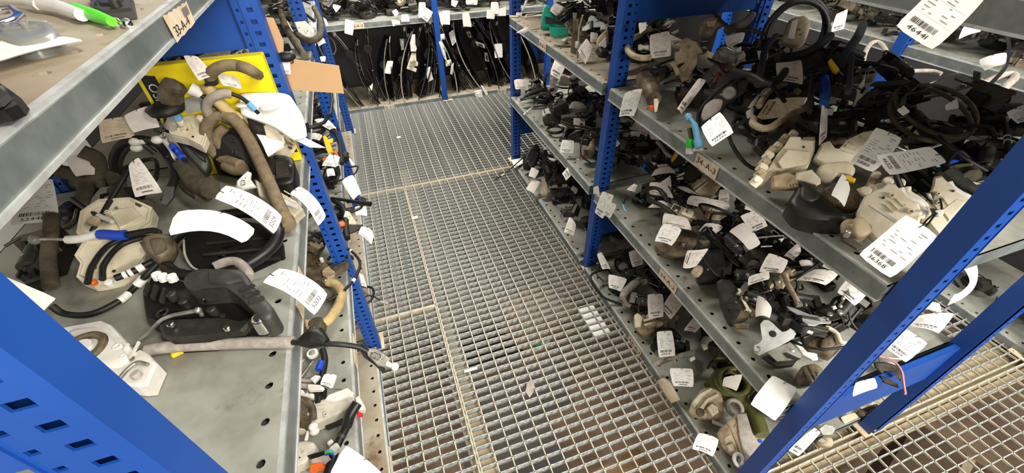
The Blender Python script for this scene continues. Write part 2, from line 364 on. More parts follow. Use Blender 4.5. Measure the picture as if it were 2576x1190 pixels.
# back rack 31
BR = thing('storage_rack', 'blue steel rack across the far end of the aisle, shelves numbered 31-A', 'rack', (.8, 3.85, 0))
fb = lambda u, v, z: (u, 3.56+v, z)
for x in (-.36, .60, 1.56, 2.5):
    g = None
    o = upright(BR, lambda d, w, z: (w, 3.545+d, z), x+.02, x-.022)
    upright(BR, lambda d, w, z: (w, 4.08-d, z), x+.02, x-.022)
for a0, a1 in ((-.33, .575), (.625, 1.535), (1.585, 2.48)):
    shelf(BR, fb, a0, a1, .03, .52, DIRTY, '31-A-1' if a0 < 1 else None, 'left', .12 if a0 < 0 else 1.12, .085)
    shelf(BR, fb, a0, a1, .67, .52, GALV, '31-A-2' if a0 < 0 else None, 'left', .015, .09)
    shelf(BR, fb, a0, a1, 1.335, .52, GALV)
g = G(); g.box((1.52, 3.75, .28), (.26, .003, .2)); g.build('side_panel', BLUE, BR)
# rack beyond the right rack
ER = thing('storage_rack', 'steel rack across the next aisle, seen behind the right rack', 'rack', (2.45, 1.2, 0))
_, fp_ = fr(2.19, 1); fs_, _ = fr(2.205, 1)
for y in (.20, 1.235, 2.27):
    upright(ER, fp_, y, y+.042)
for a0, a1 in ((.25, 1.233), (1.285, 2.27)):
    for z in (.03, .465, .90, 1.335): shelf(ER, fs_, a0, a1, z, .5, GALV)

# ------------------------------------------------------------------ paper tags
def sheet_fn(q, bend, ax, skew=.55):
    A, B, C_, D_ = [Vector(p) for p in q]                    # TL TR BR BL
    u = ((B-A)+(C_-D_)).normalized(); w = ((A-D_)+(B-C_)).normalized(); n = u.cross(w).normalized()
    ln = ((B-A).length if ax == 'u' else (A-D_).length)
    side = w if ax == 'u' else u
    dirn = (n*(1-skew*.5)+side*skew).normalized() if bend else n
    def F(s, t, d=0.):
        p = (D_*(1-s)+C_*s)*(1-t)+(A*(1-s)+B*s)*t
        k = s if ax == 'u' else t
        return p+dirn*(bend*ln*4*k*(1-k))+n*d
    return F, n
def sheet(q, bend=.1, ax='u', num=None, pr=True, cut=None, thick=.0005, skew=.55, rng=None):
    F, n = sheet_fn(q, bend, ax, skew); g = G(); nu = 8 if ax == 'u' else 4; nv = 8 if ax == 'v' else 4
    rng = rng or random.Random(7)
    for d, rev in ((0, False), (-thick, True)):
        vs = []; fs = []
        for j in range(nv+1):
            for i in range(nu+1):
                s, t = i/nu, j/nv
                if i in (0, nu) and j in (0, nv): s = s+(.035 if i == 0 else -.035); t = t+(.02 if j == 0 else -.02)
                if cut and t > 1-cut and s > 1-cut*1.2: s = 1-cut*1.2*(1 if t < 1 else 1.1)
                vs.append(F(s, t, d))
        for j in range(nv):
            for i in range(nu): a = j*(nu+1)+i; f = [a, a+1, a+nu+2, a+nu+1]; fs.append(f[::-1] if rev else f)
        g.add(vs, fs, 0, True)
    def bar(s0, t0, s1, t1, m, k=1):
        for i in range(k):
            a, b = s0+(s1-s0)*i/k, s0+(s1-s0)*(i+1)/k
            g.add([F(a, t0, .0006), F(b, t0, .0006), F(b, t1, .0006), F(a, t1, .0006)], [[0, 1, 2, 3]], m)
    if pr:
        x = .14
        while x < .78:
            wd = rng.choice((.006, .009, .014, .02)); bar(x, .175, min(x+wd, .8), .26, 1); x += wd+rng.choice((.009, .014, .022))
        for r in range(6):
            t = .38+r*.062; s0 = .10+rng.random()*.1; 
            while s0 < .8:
                l = .05+rng.random()*.2; bar(s0, t, min(.9, s0+l), t+.010, 2, 2); s0 += l+.08+rng.random()*.35
        bar(.06, .335, .94, .338, 2, 6); bar(.30, .60, .94, .603, 2, 5)
        bar(.66, .86, .86, .873, 2, 2); bar(.66, .81, .78, .82, 2, 2)
        if num:
            for vs, fs in text2d(num, .2, .07, .07, .5): g.add([F(x_, y_, .0006) for x_, y_ in vs], fs, 1)
        else: bar(.3, .07, .7, .115, 2, 4)
    return g, F
TAGN = [0]
def T(q, label, num=None, b=.1, ax='u', mat=PAPER, pr=True, cut=None, skew=.55, string=True, group=None, name='paper_tag', cat='tag'):
    TAGN[0] += 1; g, F = sheet(q, b, ax, num, pr, cut, rng=random.Random(TAGN[0]), skew=skew)
    if string: g.tube(spline([F(.5, .93, .0008), F(.54, 1.0, .003), F(.60, 1.03, -.004), F(.52, .95, -.001)], 4), .0007, 5, 1, False)
    o = g.build(name, [mat, INK, INKG]); tag(o, label, cat, group); return o
def ribbon(label, A, B, mat=PAPER, name='paper_tag', cat='tag'):
    A = spline(A, 6); B = spline(B, 6); n = min(len(A), len(B)); g = G()
    m = ((A[n//2]-A[0]).cross(B[0]-A[0])).normalized()*.0004
    for d in (m, -m): g.add([a+d for a in A[:n]]+[b+d for b in B[:n]], [[i, i+1, n+i+1, n+i] for i in range(n-1)], 0, True)
    return tag(g.build(name, mat), label, cat)

# ------------------------------------------------------------------ traced plates and hoses
def frame(pts):
    P = [Vector(p) for p in pts]; c = sum(P, Vector())/len(P); n = Vector((0, 0, 0))
    for i, p in enumerate(P):
        q = P[(i+1) % len(P)]; n += Vector(((p.y-q.y)*(p.z+q.z), (p.z-q.z)*(p.x+q.x), (p.x-q.x)*(p.y+q.y)))
    n.normalize()
    if n.dot(EYE-c) < 0: n = -n; P = P[::-1]
    return P, c, n
def slab_g(g, pts, t, off=0., ch=.003, mat=0, ref=None):
    """solid plate whose face follows pts; it is t thick, off lifts it from the plane of pts (or of ref); a wide ch rounds outline and edge"""
    P, c, n = frame(pts)
    if ref: n = frame(ref)[2]
    sm = ch >= .005
    if sm:
        m = len(P); Q = []
        for i in range(m):
            a, b, d, e = P[i-1], P[i], P[(i+1) % m], P[(i+2) % m]
            for q in (0, 1/3, 2/3): Q.append(b+(d-b)*q+((d-a)*(q*(1-q)**2)-(e-b)*(q*q*(1-q)))*.35)
        P = Q
    k = len(P); r = max(1e-4, sum((p-c).length for p in P)/k); s = max(.55, 1-ch/r)
    rings = [(s, 0), (1, ch)] if not sm else [(max(.3, 1-2.2*ch/r), -ch*.12), (s, 0), (1-(1-s)*.3, ch*.3), (1, ch)]
    vs = []
    for sc, dp in rings: vs += [c+n*off+(p-c)*sc-n*dp for p in P]
    vs += [p+n*(off-t) for p in P]; L = len(rings)
    g.add(vs[:k], [list(range(k))], mat, sm); g.add(vs[L*k:], [list(range(k-1, -1, -1))], mat)
    g.add(vs, [[(a+1)*k+i, (a+1)*k+(i+1) % k, a*k+(i+1) % k, a*k+i] for a in range(L) for i in range(k)], mat, sm); return g
def slab(name, pts, t, mat, par=None, off=0., ch=.003, label=None, ref=None):
    o = slab_g(G(), pts, t, off, ch, 0, ref).build(name, mat, par, label)
    if par is not None and name in ('casing', 'housing', 'block', 'body', 'plate', 'back_plate', 'shell', 'metal_fitting') and mat is not STEELM: moulding(par, pts, off, mat)
    return o
SEED = [0]
def moulding(par, pts, off, mat):
    """moulded ribs, a raised pad, bosses and screw heads on the face of a traced plate"""
    P, c, n = frame(pts); r = sum((p-c).length for p in P)/len(P)
    if r < .016: return
    SEED[0] += 1; rng = random.Random(SEED[0]); k = len(P); c = c+n*off
    i = rng.randrange(k); u = (P[(i+1) % k]-P[i]).normalized(); w = n.cross(u); E = n.to_track_quat('Z', 'Y').to_euler()
    def inside(f): p = P[rng.randrange(k)]+n*off; q = P[rng.randrange(k)]+n*off; return c+((p*.6+q*.4)-c)*f
    g = G(); m = inside(.25); l = r*rng.uniform(.35, .6)
    for j in range(rng.randint(2, 4)):
        d = w*(j-1)*r*.2
        a = m-u*l*.5+d; b = m+u*l*.5+d; e = w*r*.018; h = n*min(.004, r*.07)
        g.add([a-e, b-e, b+e, a+e, a-e+h, b-e+h, b+e+h, a+e+h], [[4, 5, 6, 7], [0, 1, 5, 4], [1, 2, 6, 5], [2, 3, 7, 6], [3, 0, 4, 7]])
    g.build('ribs', mat, par)['kind'] = 'stuff'
    for j in range(2):
        p = inside(rng.uniform(.45, .72)); g = G(); rr = r*rng.uniform(.06, .11); hh = min(.006, r*.1)
        g.tube([p-n*.001, p+n*hh], rr, 10, 0, True, False); g.ring(p+n*hh, rr*.75, rr*.28, 12, 6, E); g.tube([p, p+n*hh*.5], rr*.6, 8); g.build('boss', mat, par)
    for j in range(2):
        p = inside(rng.uniform(.5, .78)); g = G(); g.tube([p-n*.001, p+n*.0022], r*.055, 8); g.box(p+n*.0024, (r*.08, r*.02, .0006), E); g.build('screw', STEEL if rng.random() < .6 else DSTEEL, par)
def rim(name, pts, w, h, mat, par, inset=.92):
    """raised wall that follows an outline"""
    P, c, n = frame(pts); k = len(P); g = G(); I = [c+(p-c)*inset for p in P]
    vs = P+[p+n*h for p in P]+[p+n*h for p in I]+I
    fs = []
    for a in range(3):
        for i in range(k): j = (i+1) % k; fs.append([a*k+i, a*k+j, (a+1)*k+j, (a+1)*k+i])
    g.add(vs, fs); return g.build(name, mat, par)
def stud(name, p, n, r, h, mat, par, seg=14, hole=False):
    p = Vector(p); n = Vector(n).normalized(); g = G()
    g.cyl(p-n*.002, p+n*h, r, seg); g.tube([p+n*h, p+n*(h+r*.25)], [r, r*.75], seg, 0, True)
    if hole: g.ring(p+n*h, r*.6, r*.2, 14, 6, n.to_track_quat('Z', 'Y').to_euler())
    return g.build(name, mat, par)
def nrm(pts): return frame(pts)[2]
def base(pts): 
    P = [Vector(p) for p in pts]; c = sum(P, Vector())/len(P); return Vector((c.x, c.y, min(p.z for p in P)))
def hose(name, label, cat, pts, r, mat, ends=(), marks=(), par=None, k=6, n=8):
    """a tube along a spline; ends: (name, t0, t1, radius, material) sleeves along it, marks: thin white bands"""
    S = spline(pts, k); m = len(S)-1
    root = thing(name, label, cat, base(S)) if par is None else None
    G().tube(S, r, n).build('sleeve' if root else name, mat, root or par)
    for nm, a, b, rr, mt in ends:
        i0, i1 = int(a*m), max(int(a*m)+1, int(b*m)); seg = S[i0:i1+1]
        G().tube(seg, rr, n).build(nm, mt, root or par)
    for a in marks:
        i = min(m-1, int(a*m)); d = (S[i+1]-S[i]); G().tube([S[i], S[i]+d.normalized()*.006], r*1.25, n).build('white_band', WHITEP, root or par)
    return root

# ------------------------------------------------------------------ door latches and the like, lying on z = 0 around the origin
def outline(rng, w, h, n=11, jag=.16):
    P = []
    for i in range(n):
        a = 2*pi*(i+rng.uniform(-.22, .22))/n; c, s = cos(a), sin(a); k = 1/max(abs(c)**.9, abs(s)**.9, .62)*.86
        r = 1+rng.uniform(-jag, jag*.5); P.append((c*k*r*w/2, s*k*r*h/2))
    return P
def latch(rng, kind, root):
    PAL = {'black': (BLACK, BLACKD, DSTEEL), 'dusty': (BLACKD, CARPETY, DSTEEL), 'brown': (BROWN, BLACKD, DSTEEL), 'cream': (CREAMD, CREAM, STEEL), 'metal': (BLACKD, STEELM, STEEL)}[kind]
    a, b, c = PAL; w = rng.uniform(.10, .14); h = rng.uniform(.065, .09); t = rng.uniform(.016, .026)
    o = outline(rng, w, h); G().prism(o, 0, t, .003).build('housing', a, root)
    ox, oy = rng.uniform(-.012, .012), rng.uniform(-.008, .008)
    o2 = [(x*.62+ox, y*.68+oy) for x, y in outline(rng, w, h, 9, .12)]
    G().prism(o2, t, t+rng.uniform(.006, .014), .003).build('cover', b if kind != 'metal' else BLACKD, root)
    g = G()
    for k in range(3):
        yy = -h*.3+k*h*.28; g.box((ox, yy, t+.003), (w*.7, .0025, .006))
    g.build('ribs', b if kind != 'metal' else BLACKD, root)
    if kind == 'metal':
        P = []
        for i in range(3):
            an = i*2*pi/3+rng.uniform(-.2, .2)
            for da, r in ((-.28, .05), (0, .062), (.28, .05), (1.05, .026)): P.append((cos(an+da)*r, sin(an+da)*r))
        G().prism(P, t+.012, t+.0145, .0005).build('mounting_plate', STEELM, root)
    else:
        sx = rng.choice((-1, 1)); g = G()
        g.box((sx*w*.42, 0, t*.9), (.0022, h*.72, t*1.9)); g.box((sx*w*.34, 0, t*1.8), (w*.18, h*.72, .0022)); g.build('mounting_plate', c, root)
    g = G(); y0 = h*rng.uniform(-.25, .25); g.cyl((-w*.28, y0, t+.006), (w*.16, y0, t+.006), .0125, 12); g.cyl((w*.16, y0, t+.006), (w*.22, y0, t+.006), .006, 10)
    g.build('motor_housing', CARPETY if kind != 'cream' else CREAMD, root)
    g = G(); cx, cy = -w*.46, h*rng.uniform(-.2, .2); g.box((cx, cy, t*.6), (.026, .02, .018), None, 0, .002)
    g.box((cx-.015, cy, t*.6), (.008, .024, .022)); g.box((cx-.0195, cy, t*.6), (.001, .018, .014), None, 1); g.build('connector', [a, RUBBER], root)
    for k in range(3):
        p = (rng.uniform(-.36, .36)*w, rng.uniform(-.34, .34)*h); g = G(); g.cyl((p[0], p[1], t*.8), (p[0], p[1], t+.016), .005, 8); g.ball((p[0], p[1], t+.016), .0048, 0, (1, 1, .5), 8); g.build('bolt', STEEL if k else c, root)
    r0 = rng.uniform(0, 6.28); L = [(0, 0, t+.012), (cos(r0)*.03, sin(r0)*.03, t+.018), (cos(r0+.3)*.06, sin(r0+.3)*.06, t+.016), (cos(r0+.7)*.075, sin(r0+.7)*.075, t+.01)]
    G().tube(spline(L, 4), .0028, 6).build('lever', c, root)
    if rng.random() < .6:
        r0 += 2.4; z = rng.uniform(.015, .05); L = [(cos(r0)*.05, sin(r0)*.03, t*.6), (cos(r0)*.09, sin(r0)*.07, z), (cos(r0+.7)*.12, sin(r0+.7)*.11, z*1.2), (cos(r0+1.5)*.10, sin(r0+1.5)*.11, z*.7), (cos(r0+2.1)*.07, sin(r0+2.1)*.10, .008)]
        G().tube(spline(L, 5), rng.choice((.003, .0045)), 7).build('cable', rng.choice((RUBBER, RUBBER, BLACKD, DOLIVE)), root)
    return t+.015
def cable_coil(rng, root):
    g = G()
    for k in range(rng.choice((2, 3))): g.ring((rng.uniform(-.006, .006), rng.uniform(-.006, .006), .006+.007*k), rng.uniform(.05, .065), .0042, 26, 7, (rng.uniform(-.1, .1), rng.uniform(-.1, .1), 0), 0, rng.uniform(.7, .95))
    g.build('coil', rng.choice((RUBBER, DOLIVE, BLACKD)), root)
    G().tube(spline([(.05, 0, .02), (.08, .02, .03), (.11, .0, .02), (.13, -.03, .008)], 4), .0035, 7).build('cable_end', RUBBER, root)
    G().cyl((.12, -.02, .01), (.145, -.045, .006), .006, 8).build('end_fitting', rng.choice((WHITEP, STEEL, GREYS)), root)
    G().box((-.055, 0, .012), (.016, .02, .022), None, 0, .002).build('clip', BLACK, root)
def bracket(rng, root):
    w = rng.uniform(.09, .16); g = G(); g.box((0, 0, .004), (w, .022, .003)); g.box((w*.5, 0, .018), (.003, .022, .03)); g.box((-w*.2, .018, .004), (w*.3, .02, .003)); g.build('arm', DSTEEL, root)
    g = G(); g.box((-w*.45, 0, .014), (.04, .035, .026), None, 0, .004); g.build('block', BLACK, root)
    g = G(); g.tube(spline([(w*.45, 0, .02), (w*.3, .03, .03), (0, .045, .02), (-w*.4, .02, .02)], 5), .003, 6); g.build('rod', STEEL, root)
    for sx in (-.3, .3): G().cyl((sx*w, 0, .004), (sx*w, 0, .011), .006, 8).build('bolt', STEEL, root)
def grip(rng, root):
    g = G(); S = spline([(-.10, 0, .008), (-.06, .012, .022), (0, .018, .028), (.06, .012, .022), (.10, 0, .008)], 5); g.tube(S, [.009+.006*sin(pi*i/(len(S)-1)) for i in range(len(S))], 8); g.build('grip', BLACK, root)
    for sx in (-1, 1): G().box((sx*.1, -.004, .01), (.032, .03, .02), None, 0, .004).build('base', BLACKD, root)
    G().box((0, -.02, .006), (.18, .02, .012), None, 0, .003).build('frame_rail', CARPETY, root)

# ------------------------------------------------------------------ LEFT, top shelf of the near bay (z 1.335)
t = thing('control_cable', 'white cable end with bright green sleeve and steel ball on the top left shelf', 'cable', (-0.2694, 0.5851, 1.35))
G().tube([(-0.3998, 0.7319, 1.352), (-0.3488, 0.6923, 1.352), (-0.3248, 0.6606, 1.352)], .006, 8).build('sleeve', WHITEP, t)
G().tube([(-0.3311, 0.6718, 1.352), (-0.2978, 0.6372, 1.352), (-0.2594, 0.5838, 1.352)], [.0075, .007, .006], 10).build('white_ferrule', WHITEP, t)
G().tube([(-0.2806, 0.6274, 1.351), (-0.2469, 0.5801, 1.351), (-0.2225, 0.5465, 1.351)], [.006, .0065, .0045], 10).build('green_sleeve', BGREEN, t)
g = G(); g.tube([(-0.2292, 0.5631, 1.348), (-0.2196, 0.5527, 1.348), (-0.2129, 0.5467, 1.348)], .0025, 8); g.ball((-0.2233, 0.5554, 1.347), .006); g.ball((-0.2135, 0.5515, 1.347), .0055); g.build('ball_end', CHROME, t)
t = thing('plastic_cover', 'cloudy clear plastic cover lying under the green cable end', 'cover', (-0.3175, 0.5992, 1.34))
slab('shell', [(-0.3184, 0.56, 1.356), (-0.2935, 0.558, 1.356), (-0.2708, 0.5458, 1.356), (-0.2429, 0.4941, 1.356), (-0.2442, 0.4691, 1.356), (-0.2598, 0.4658, 1.356), (-0.2944, 0.5077, 1.356)], .018, CLEARP, t, 0, .006)
g = G(); g.tube([(-0.3565, 0.6375, 1.352), (-0.3443, 0.648, 1.352), (-0.3178, 0.6036, 1.352), (-0.3131, 0.5764, 1.352), (-0.3189, 0.5554, 1.352)], .004, 8); g.build('chrome_ring', CHROME, t)
T([(-0.2954, 0.4927, 1.352), (-0.2377, 0.4927, 1.352), (-0.2176, 0.4721, 1.352), (-0.2592, 0.4254, 1.352)], 'white paper card flat on the top left shelf', None, .03, 'u', PAPER, False, string=False)
t = thing('door_lock', 'dark dusty lock at the left frame edge on the top left shelf', 'lock', (-0.2415, 0.3798, 1.337))
slab('housing', [(-0.2402, 0.3715, 1.356), (-0.2231, 0.3613, 1.356), (-0.2015, 0.332, 1.356), (-0.1988, 0.3213, 1.356), (-0.2018, 0.3139, 1.356), (-0.2123, 0.3131, 1.356)], .010, BLACK, t); slab('cover', [(-0.2235, 0.349, 1.359), (-0.2118, 0.3404, 1.359), (-0.1992, 0.3223, 1.359), (-0.1982, 0.3102, 1.359), (-0.2045, 0.3085, 1.359)], .003, BLACKD, t)
t = thing('door_lock', 'black lock lying furthest back on the top left shelf', 'lock', (-0.2926, 0.7332, 1.337))
slab('housing', [(-0.2995, 0.7135, 1.354), (-0.2597, 0.6152, 1.354), (-0.2389, 0.5837, 1.354), (-0.2163, 0.5897, 1.354), (-0.2482, 0.6921, 1.354)], .010, BLACKD, t); slab('cover', [(-0.2811, 0.6874, 1.357), (-0.2504, 0.6115, 1.357), (-0.228, 0.6023, 1.357), (-0.2517, 0.6752, 1.357)], .003, BLACK, t)

# ------------------------------------------------------------------ LEFT, third shelf of the near bay (z .90), from the back to the front
t = thing('box', 'yellow carton with black lettered bands standing at the back of the left shelf', 'box', (-.33, 1.09, .90))
g = G(); g.box((-.335, 1.108, 1.033), (.25, .030, .262), (.0, 0, 0), 0, .002); g.build('carton', YELLOW, t)
B0 = lambda x, z, d=0: Vector((x, 1.0925-d, z))
g = G(); g.add([B0(-.452, .945), B0(-.425, .94), B0(-.425, 1.145), B0(-.452, 1.15)], [[0, 1, 2, 3]], 0)
for vs, fs in text2d('OSI', 0, 0, .018): g.add([B0(-.447+y, 1.13-x, .0006) for x, y in vs], fs, 1)
g.build('printed_band', [INK, PAPER], t, 'upright black band with white letters')
g = G(); g.add([B0(-.262, .93), B0(-.212, .925), B0(-.212, .955), B0(-.262, .96)], [[0, 1, 2, 3]], 0)
for vs, fs in text2d('SI', 0, 0, .016): g.add([B0(-.25+x, .934+y, .0006) for x, y in vs], fs, 1)
for vs, fs in text2d('ake', 0, 0, .016): g.add([B0(-.232-y, 1.0+x, .0006) for x, y in vs], fs, 0)
g.build('printed_band', [INK, PAPER], t, 'small black band with white letters')
T([(-0.3365, 1.0301, 1.1944), (-0.313, 1.034, 1.1892), (-0.2947, 1.0171, 1.1546), (-0.3233, 1.0053, 1.1501)], 'clear paper slip with small print on the yellow carton', None, .05, 'u', PAPERG, True)
T([(-0.2956, 1.038, 1.1519), (-0.2596, 1.0388, 1.1389), (-0.2582, 1.0249, 1.1181), (-0.2911, 1.0249, 1.1309)], 'small greyed slip stuck low on the yellow carton', None, .05, 'u', PAPERG, True, string=False)
hose('cable_boot', 'brown oily grommet and grey pipe standing before the yellow carton', 'cable', [(-0.431, 1.0517, 1.0483), (-0.4058, 1.0417, 1.0938), (-0.3901, 1.0317, 1.1252), (-0.3749, 1.0283, 1.1408)], .0125, GREYS, [('boot', .55, 1, .022, BROWN)])
t = thing('rubber_grommet', 'black round rubber grommet on a stem among the left shelf locks', 'grommet', (-0.4485, 1.0583, 1.0388))
g = G(); c = Vector((-0.4127, 1.0317, 1.1005)); g.tube([c+Vector((0, 0, -.012)), c, c+Vector((0, 0, .008))], [.032, .036, .018], 16); g.build('flange', RUBBER, t)
G().tube([(-0.4147, 1.035, 1.0934), (-0.4326, 1.0483, 1.0593), (-0.4421, 1.055, 1.0393)], .006, 8).build('stem', RUBBER, t)
g = G(); c = Vector((-0.4032, 1.0383, 1.0771)); g.box(c, (.014, .014, .018), None, 0, .002); g.build('blue_clip', LBLUE, t)
hose('control_cable', 'brown cable arching over the yellow carton', 'cable', [(-0.3098, 1.035, 1.1382), (-0.3023, 1.025, 1.1569), (-0.2728, 1.015, 1.1716), (-0.2448, 1.015, 1.1684), (-0.2224, 1.0217, 1.1507), (-0.2883, 1.4337, 1)], .0115, TAN, [('inner_cable', 0, .12, .013, BLACKD)])
hose('control_cable', 'black cable tail hanging off the brown arched cable', 'cable', [(-0.3114, 1.025, 1.1459), (-0.3254, 1.035, 1.1261), (-0.3345, 1.045, 1.1039)], .004, RUBBER)
t = hose('control_cable', 'cable with grey sleeve, light blue ferrule and black wire before the white tray', 'cable', [(-0.3472, 1.045, 1.0562), (-0.3416, 1.035, 1.0868), (-0.3189, 1.025, 1.1093), (-0.2896, 1.0217, 1.115), (-0.2683, 1.025, 1.1021), (-0.257, 1.0283, 1.0814), (-0.2491, 1.0317, 1.0604)], .0042, RUBBER, [('grey_sleeve', .05, .58, .010, GREYS), ('blue_ferrule', .80, .93, .0065, LBLUE)])
t = hose('control_cable', 'black cable with a white plastic end near the yellow carton', 'cable', [(-0.3422, 1.0317, 1.1186), (-0.3316, 1.0317, 1.0999), (-0.3206, 1.0317, 1.0805)], .0045, RUBBER)
G().tube([(-0.3528, 1.0317, 1.1309), (-0.3467, 1.0317, 1.1251), (-0.3404, 1.0317, 1.1141)], [.014, .013, .008], 10).build('white_end', WHITEP, t)
hose('foam_hose', 'sand coloured hose crossing the left shelf pile', 'hose', [(-0.3213, 1.0317, 1.1326), (-0.3166, 1.035, 1.1008), (-0.306, 1.0383, 1.071), (-0.2914, 1.0417, 1.0487)], .0125, SAND)
t = thing('door_module_cover', 'large translucent white moulded cover at the left upright', 'cover', (-0.217, 1.0583, 1.0395))
pl = [(-0.275, 1.0562, 1.0994), (-0.2463, 1.0611, 1.0981), (-0.1999, 1.0649, 1.0904), (-0.179, 1.0627, 1.0818), (-0.17, 1.0501, 1.0627), (-0.1618, 1.035, 1.0406), (-0.1637, 1.0067, 1.0039), (-0.1921, 0.9984, 1.0008), (-0.2252, 1.0143, 1.0307), (-0.2596, 1.0231, 1.0516), (-0.2828, 1.0296, 1.0665)]
slab('panel', pl, .012, WHITEP, t, 0, .006)
nn = nrm(pl); G().ball((-0.223, 1.0367, 1.0702), .024, 0, (1, 1, .14)).build('bulge', WHITEP, t)
G().ball((-0.2718, 1.0367, 1.083), .018, 0, (1, 1, .16)).build('bulge', WHITEP, t)
stud('boss', (-0.2396, 1.2233, 0.985), nn, .006, .006, GREYS, t); stud('boss', (-0.2648, 1.3193, 0.985), nn, .004, .004, GREYS, t)
T([(-0.3006, 1.082, 1.0407), (-0.2656, 1.0815, 1.0294), (-0.221, 1.0473, 0.9738), (-0.2662, 1.0205, 0.9547)], 'blank white tag lying over the hose loops below the white cover', None, .12, 'v', PAPER, False)
t = thing('door_lock', 'cream latch half hidden under the blank white tag', 'lock', (-0.2276, 1.1625, 0.93))
slab('housing', [(-0.2251, 1.0433, 1.0374), (-0.2302, 1.1874, 0.965), (-0.2134, 1.1077, 0.965), (-0.198, 1.031, 0.965), (-0.2055, 1.0007, 0.965), (-0.2284, 1.0464, 0.965), (-0.2301, 1.0433, 0.9982)], .03, CREAM, t)
rim('rim', [(-0.2213, 1.0427, 1.0312), (-0.2327, 1.1735, 0.967), (-0.2171, 1.1001, 0.967), (-0.2097, 1.0462, 0.967), (-0.2288, 1.0641, 0.967)], 0, .006, CREAMD, t)
t = thing('wiring_connector', 'black plug with ribbed boot sticking out over the left aisle edge', 'connector', (-0.2172, 1.1854, 0.95))
slab('plug', [(-0.2281, 1.11, 0.9966), (-0.2097, 1.114, 0.9971), (-0.2033, 1.1074, 0.9873), (-0.2076, 1.0945, 0.9724), (-0.2284, 1.0911, 0.9733), (-0.2319, 1.0985, 0.9833)], .024, BLACK, t)
S = spline([(-0.2134, 1.1066, 0.985), (-0.1975, 1.1055, 0.985), (-0.1783, 1.0936, 0.985), (-0.1548, 1.0944, 0.985), (-0.131, 1.11, 0.985)], 6); m = len(S)
G().tube(S[:m*2//3], [.014 if i % 2 else .011 for i in range(len(S[:m*2//3]))], 10).build('ribbed_boot', RUBBER, t)
G().tube(S[m*2//3-1:]+[Vector(p) for p in [(-0.115, 1.1753, 0.98), (-0.1097, 1.2589, 0.98), (-0.1109, 1.3219, 0.98)]], .0045, 8).build('cable', RUBBER, t)
tag(slab('paper_sheet', [(-0.2156, 1.0744, 0.9757), (-0.1903, 1.078, 0.975), (-0.139, 1.0575, 0.9406), (-0.1747, 1.0578, 0.9481)], .0006, PAPER, None, 0, .0002), 'blank white sheet poking out under the ribbed black boot', 'sheet')
# tan hose loops
hose('foam_hose', 'long tan cloth covered hose running down to the left shelf edge', 'hose', [(-0.3179, 1.035, 1.0697), (-0.2999, 1.0317, 1.0544), (-0.2911, 1.0317, 1.0144), (-0.2727, 0.9739, 0.985), (-0.2482, 0.8853, 0.97), (-0.2234, 0.7921, 0.955), (-0.2068, 0.7386, 0.945)], .0135, TAN)
hose('foam_hose', 'tan cloth covered hose looped into a coil in the left shelf pile', 'hose', [(-0.2938, 1.0367, 1.0512), (-0.3325, 1.0383, 1.0641), (-0.3624, 1.0417, 1.0413), (-0.3771, 1.0433, 1.0042), (-0.3714, 1.0477, 0.965), (-0.3365, 1.0097, 0.965), (-0.3173, 0.9894, 0.965)], .0128, TAN, [('tape_band', .68, .72, .0138, RUBBER)])
hose('foam_hose', 'short tan hose inside the coiled tan hose', 'hose', [(-0.331, 1.0483, 1.0331), (-0.3556, 1.0483, 1.0128), (-0.3559, 1.0483, 0.9826), (-0.3383, 1.0483, 0.9635)], .011, TAN)
hose('foam_hose', 'cut tan hose end below the tan hose coil', 'hose', [(-0.3555, 1.0157, 0.955), (-0.3335, 0.9891, 0.955), (-0.3066, 0.9847, 0.955)], .0125, TAN)
hose('wire', 'thin black wire over the tan hose loops', 'cable', [(-0.3322, 1.0317, 1.0623), (-0.3154, 1.0317, 1.0456), (-0.2991, 1.0317, 1.0256), (-0.2936, 1.0631, 1)], .003, RUBBER)
t = thing('door_lock', 'black box shaped lock under the blank tag beside the left shelf edge', 'lock', (-0.2595, 1.0643, 0.9173))
slab('housing', [(-0.2638, 0.9915, 0.9687), (-0.245, 1.0069, 0.9725), (-0.2081, 0.9905, 0.9635), (-0.205, 0.9494, 0.9487), (-0.2128, 0.9191, 0.9386), (-0.2489, 0.9198, 0.942), (-0.2622, 0.9458, 0.9523)], .05, BLACK, t, 0, .006)
for q in ([(-0.2569, 0.991, 0.9593), (-0.2133, 0.9925, 0.9561), (-0.2127, 0.9889, 0.9547), (-0.2563, 0.9874, 0.9579)], [(-0.249, 0.9166, 0.9595), (-0.2062, 0.9162, 0.9556), (-0.2064, 0.9129, 0.9545), (-0.2484, 0.9132, 0.9583)]): slab('rib', q, .002, BLACKD, t, .002, .001)
slab('cover', [(-0.2437, 0.9741, 0.9689), (-0.2174, 0.9743, 0.9667), (-0.215, 0.933, 0.9519), (-0.2426, 0.929, 0.9528)], .008, BLACKD, t)
t = thing('door_lock', 'flat black lock behind the tan coil before the yellow carton', 'lock', (-0.3351, 1.0633, 0.955))
slab('housing', [(-0.361, 1.0533, 1.0213), (-0.3049, 1.0533, 1.0284), (-0.2715, 1.0533, 1.0058), (-0.2784, 1.0533, 0.9438), (-0.2863, 0.9843, 0.935), (-0.3319, 0.9791, 0.935), (-0.3809, 1.0188, 0.935), (-0.3888, 1.0533, 0.9654)], .03, BLACK, t, 0, .004); slab('cover', [(-0.347, 1.051, 1.0051), (-0.2904, 1.051, 1.0001), (-0.2996, 1.0543, 0.942), (-0.355, 1.0446, 0.942)], .008, BLACKD, t)
t = thing('door_lock', 'black angular lock between the tan coil and the left upright', 'lock', (-0.2735, 1.0633, 0.9912))
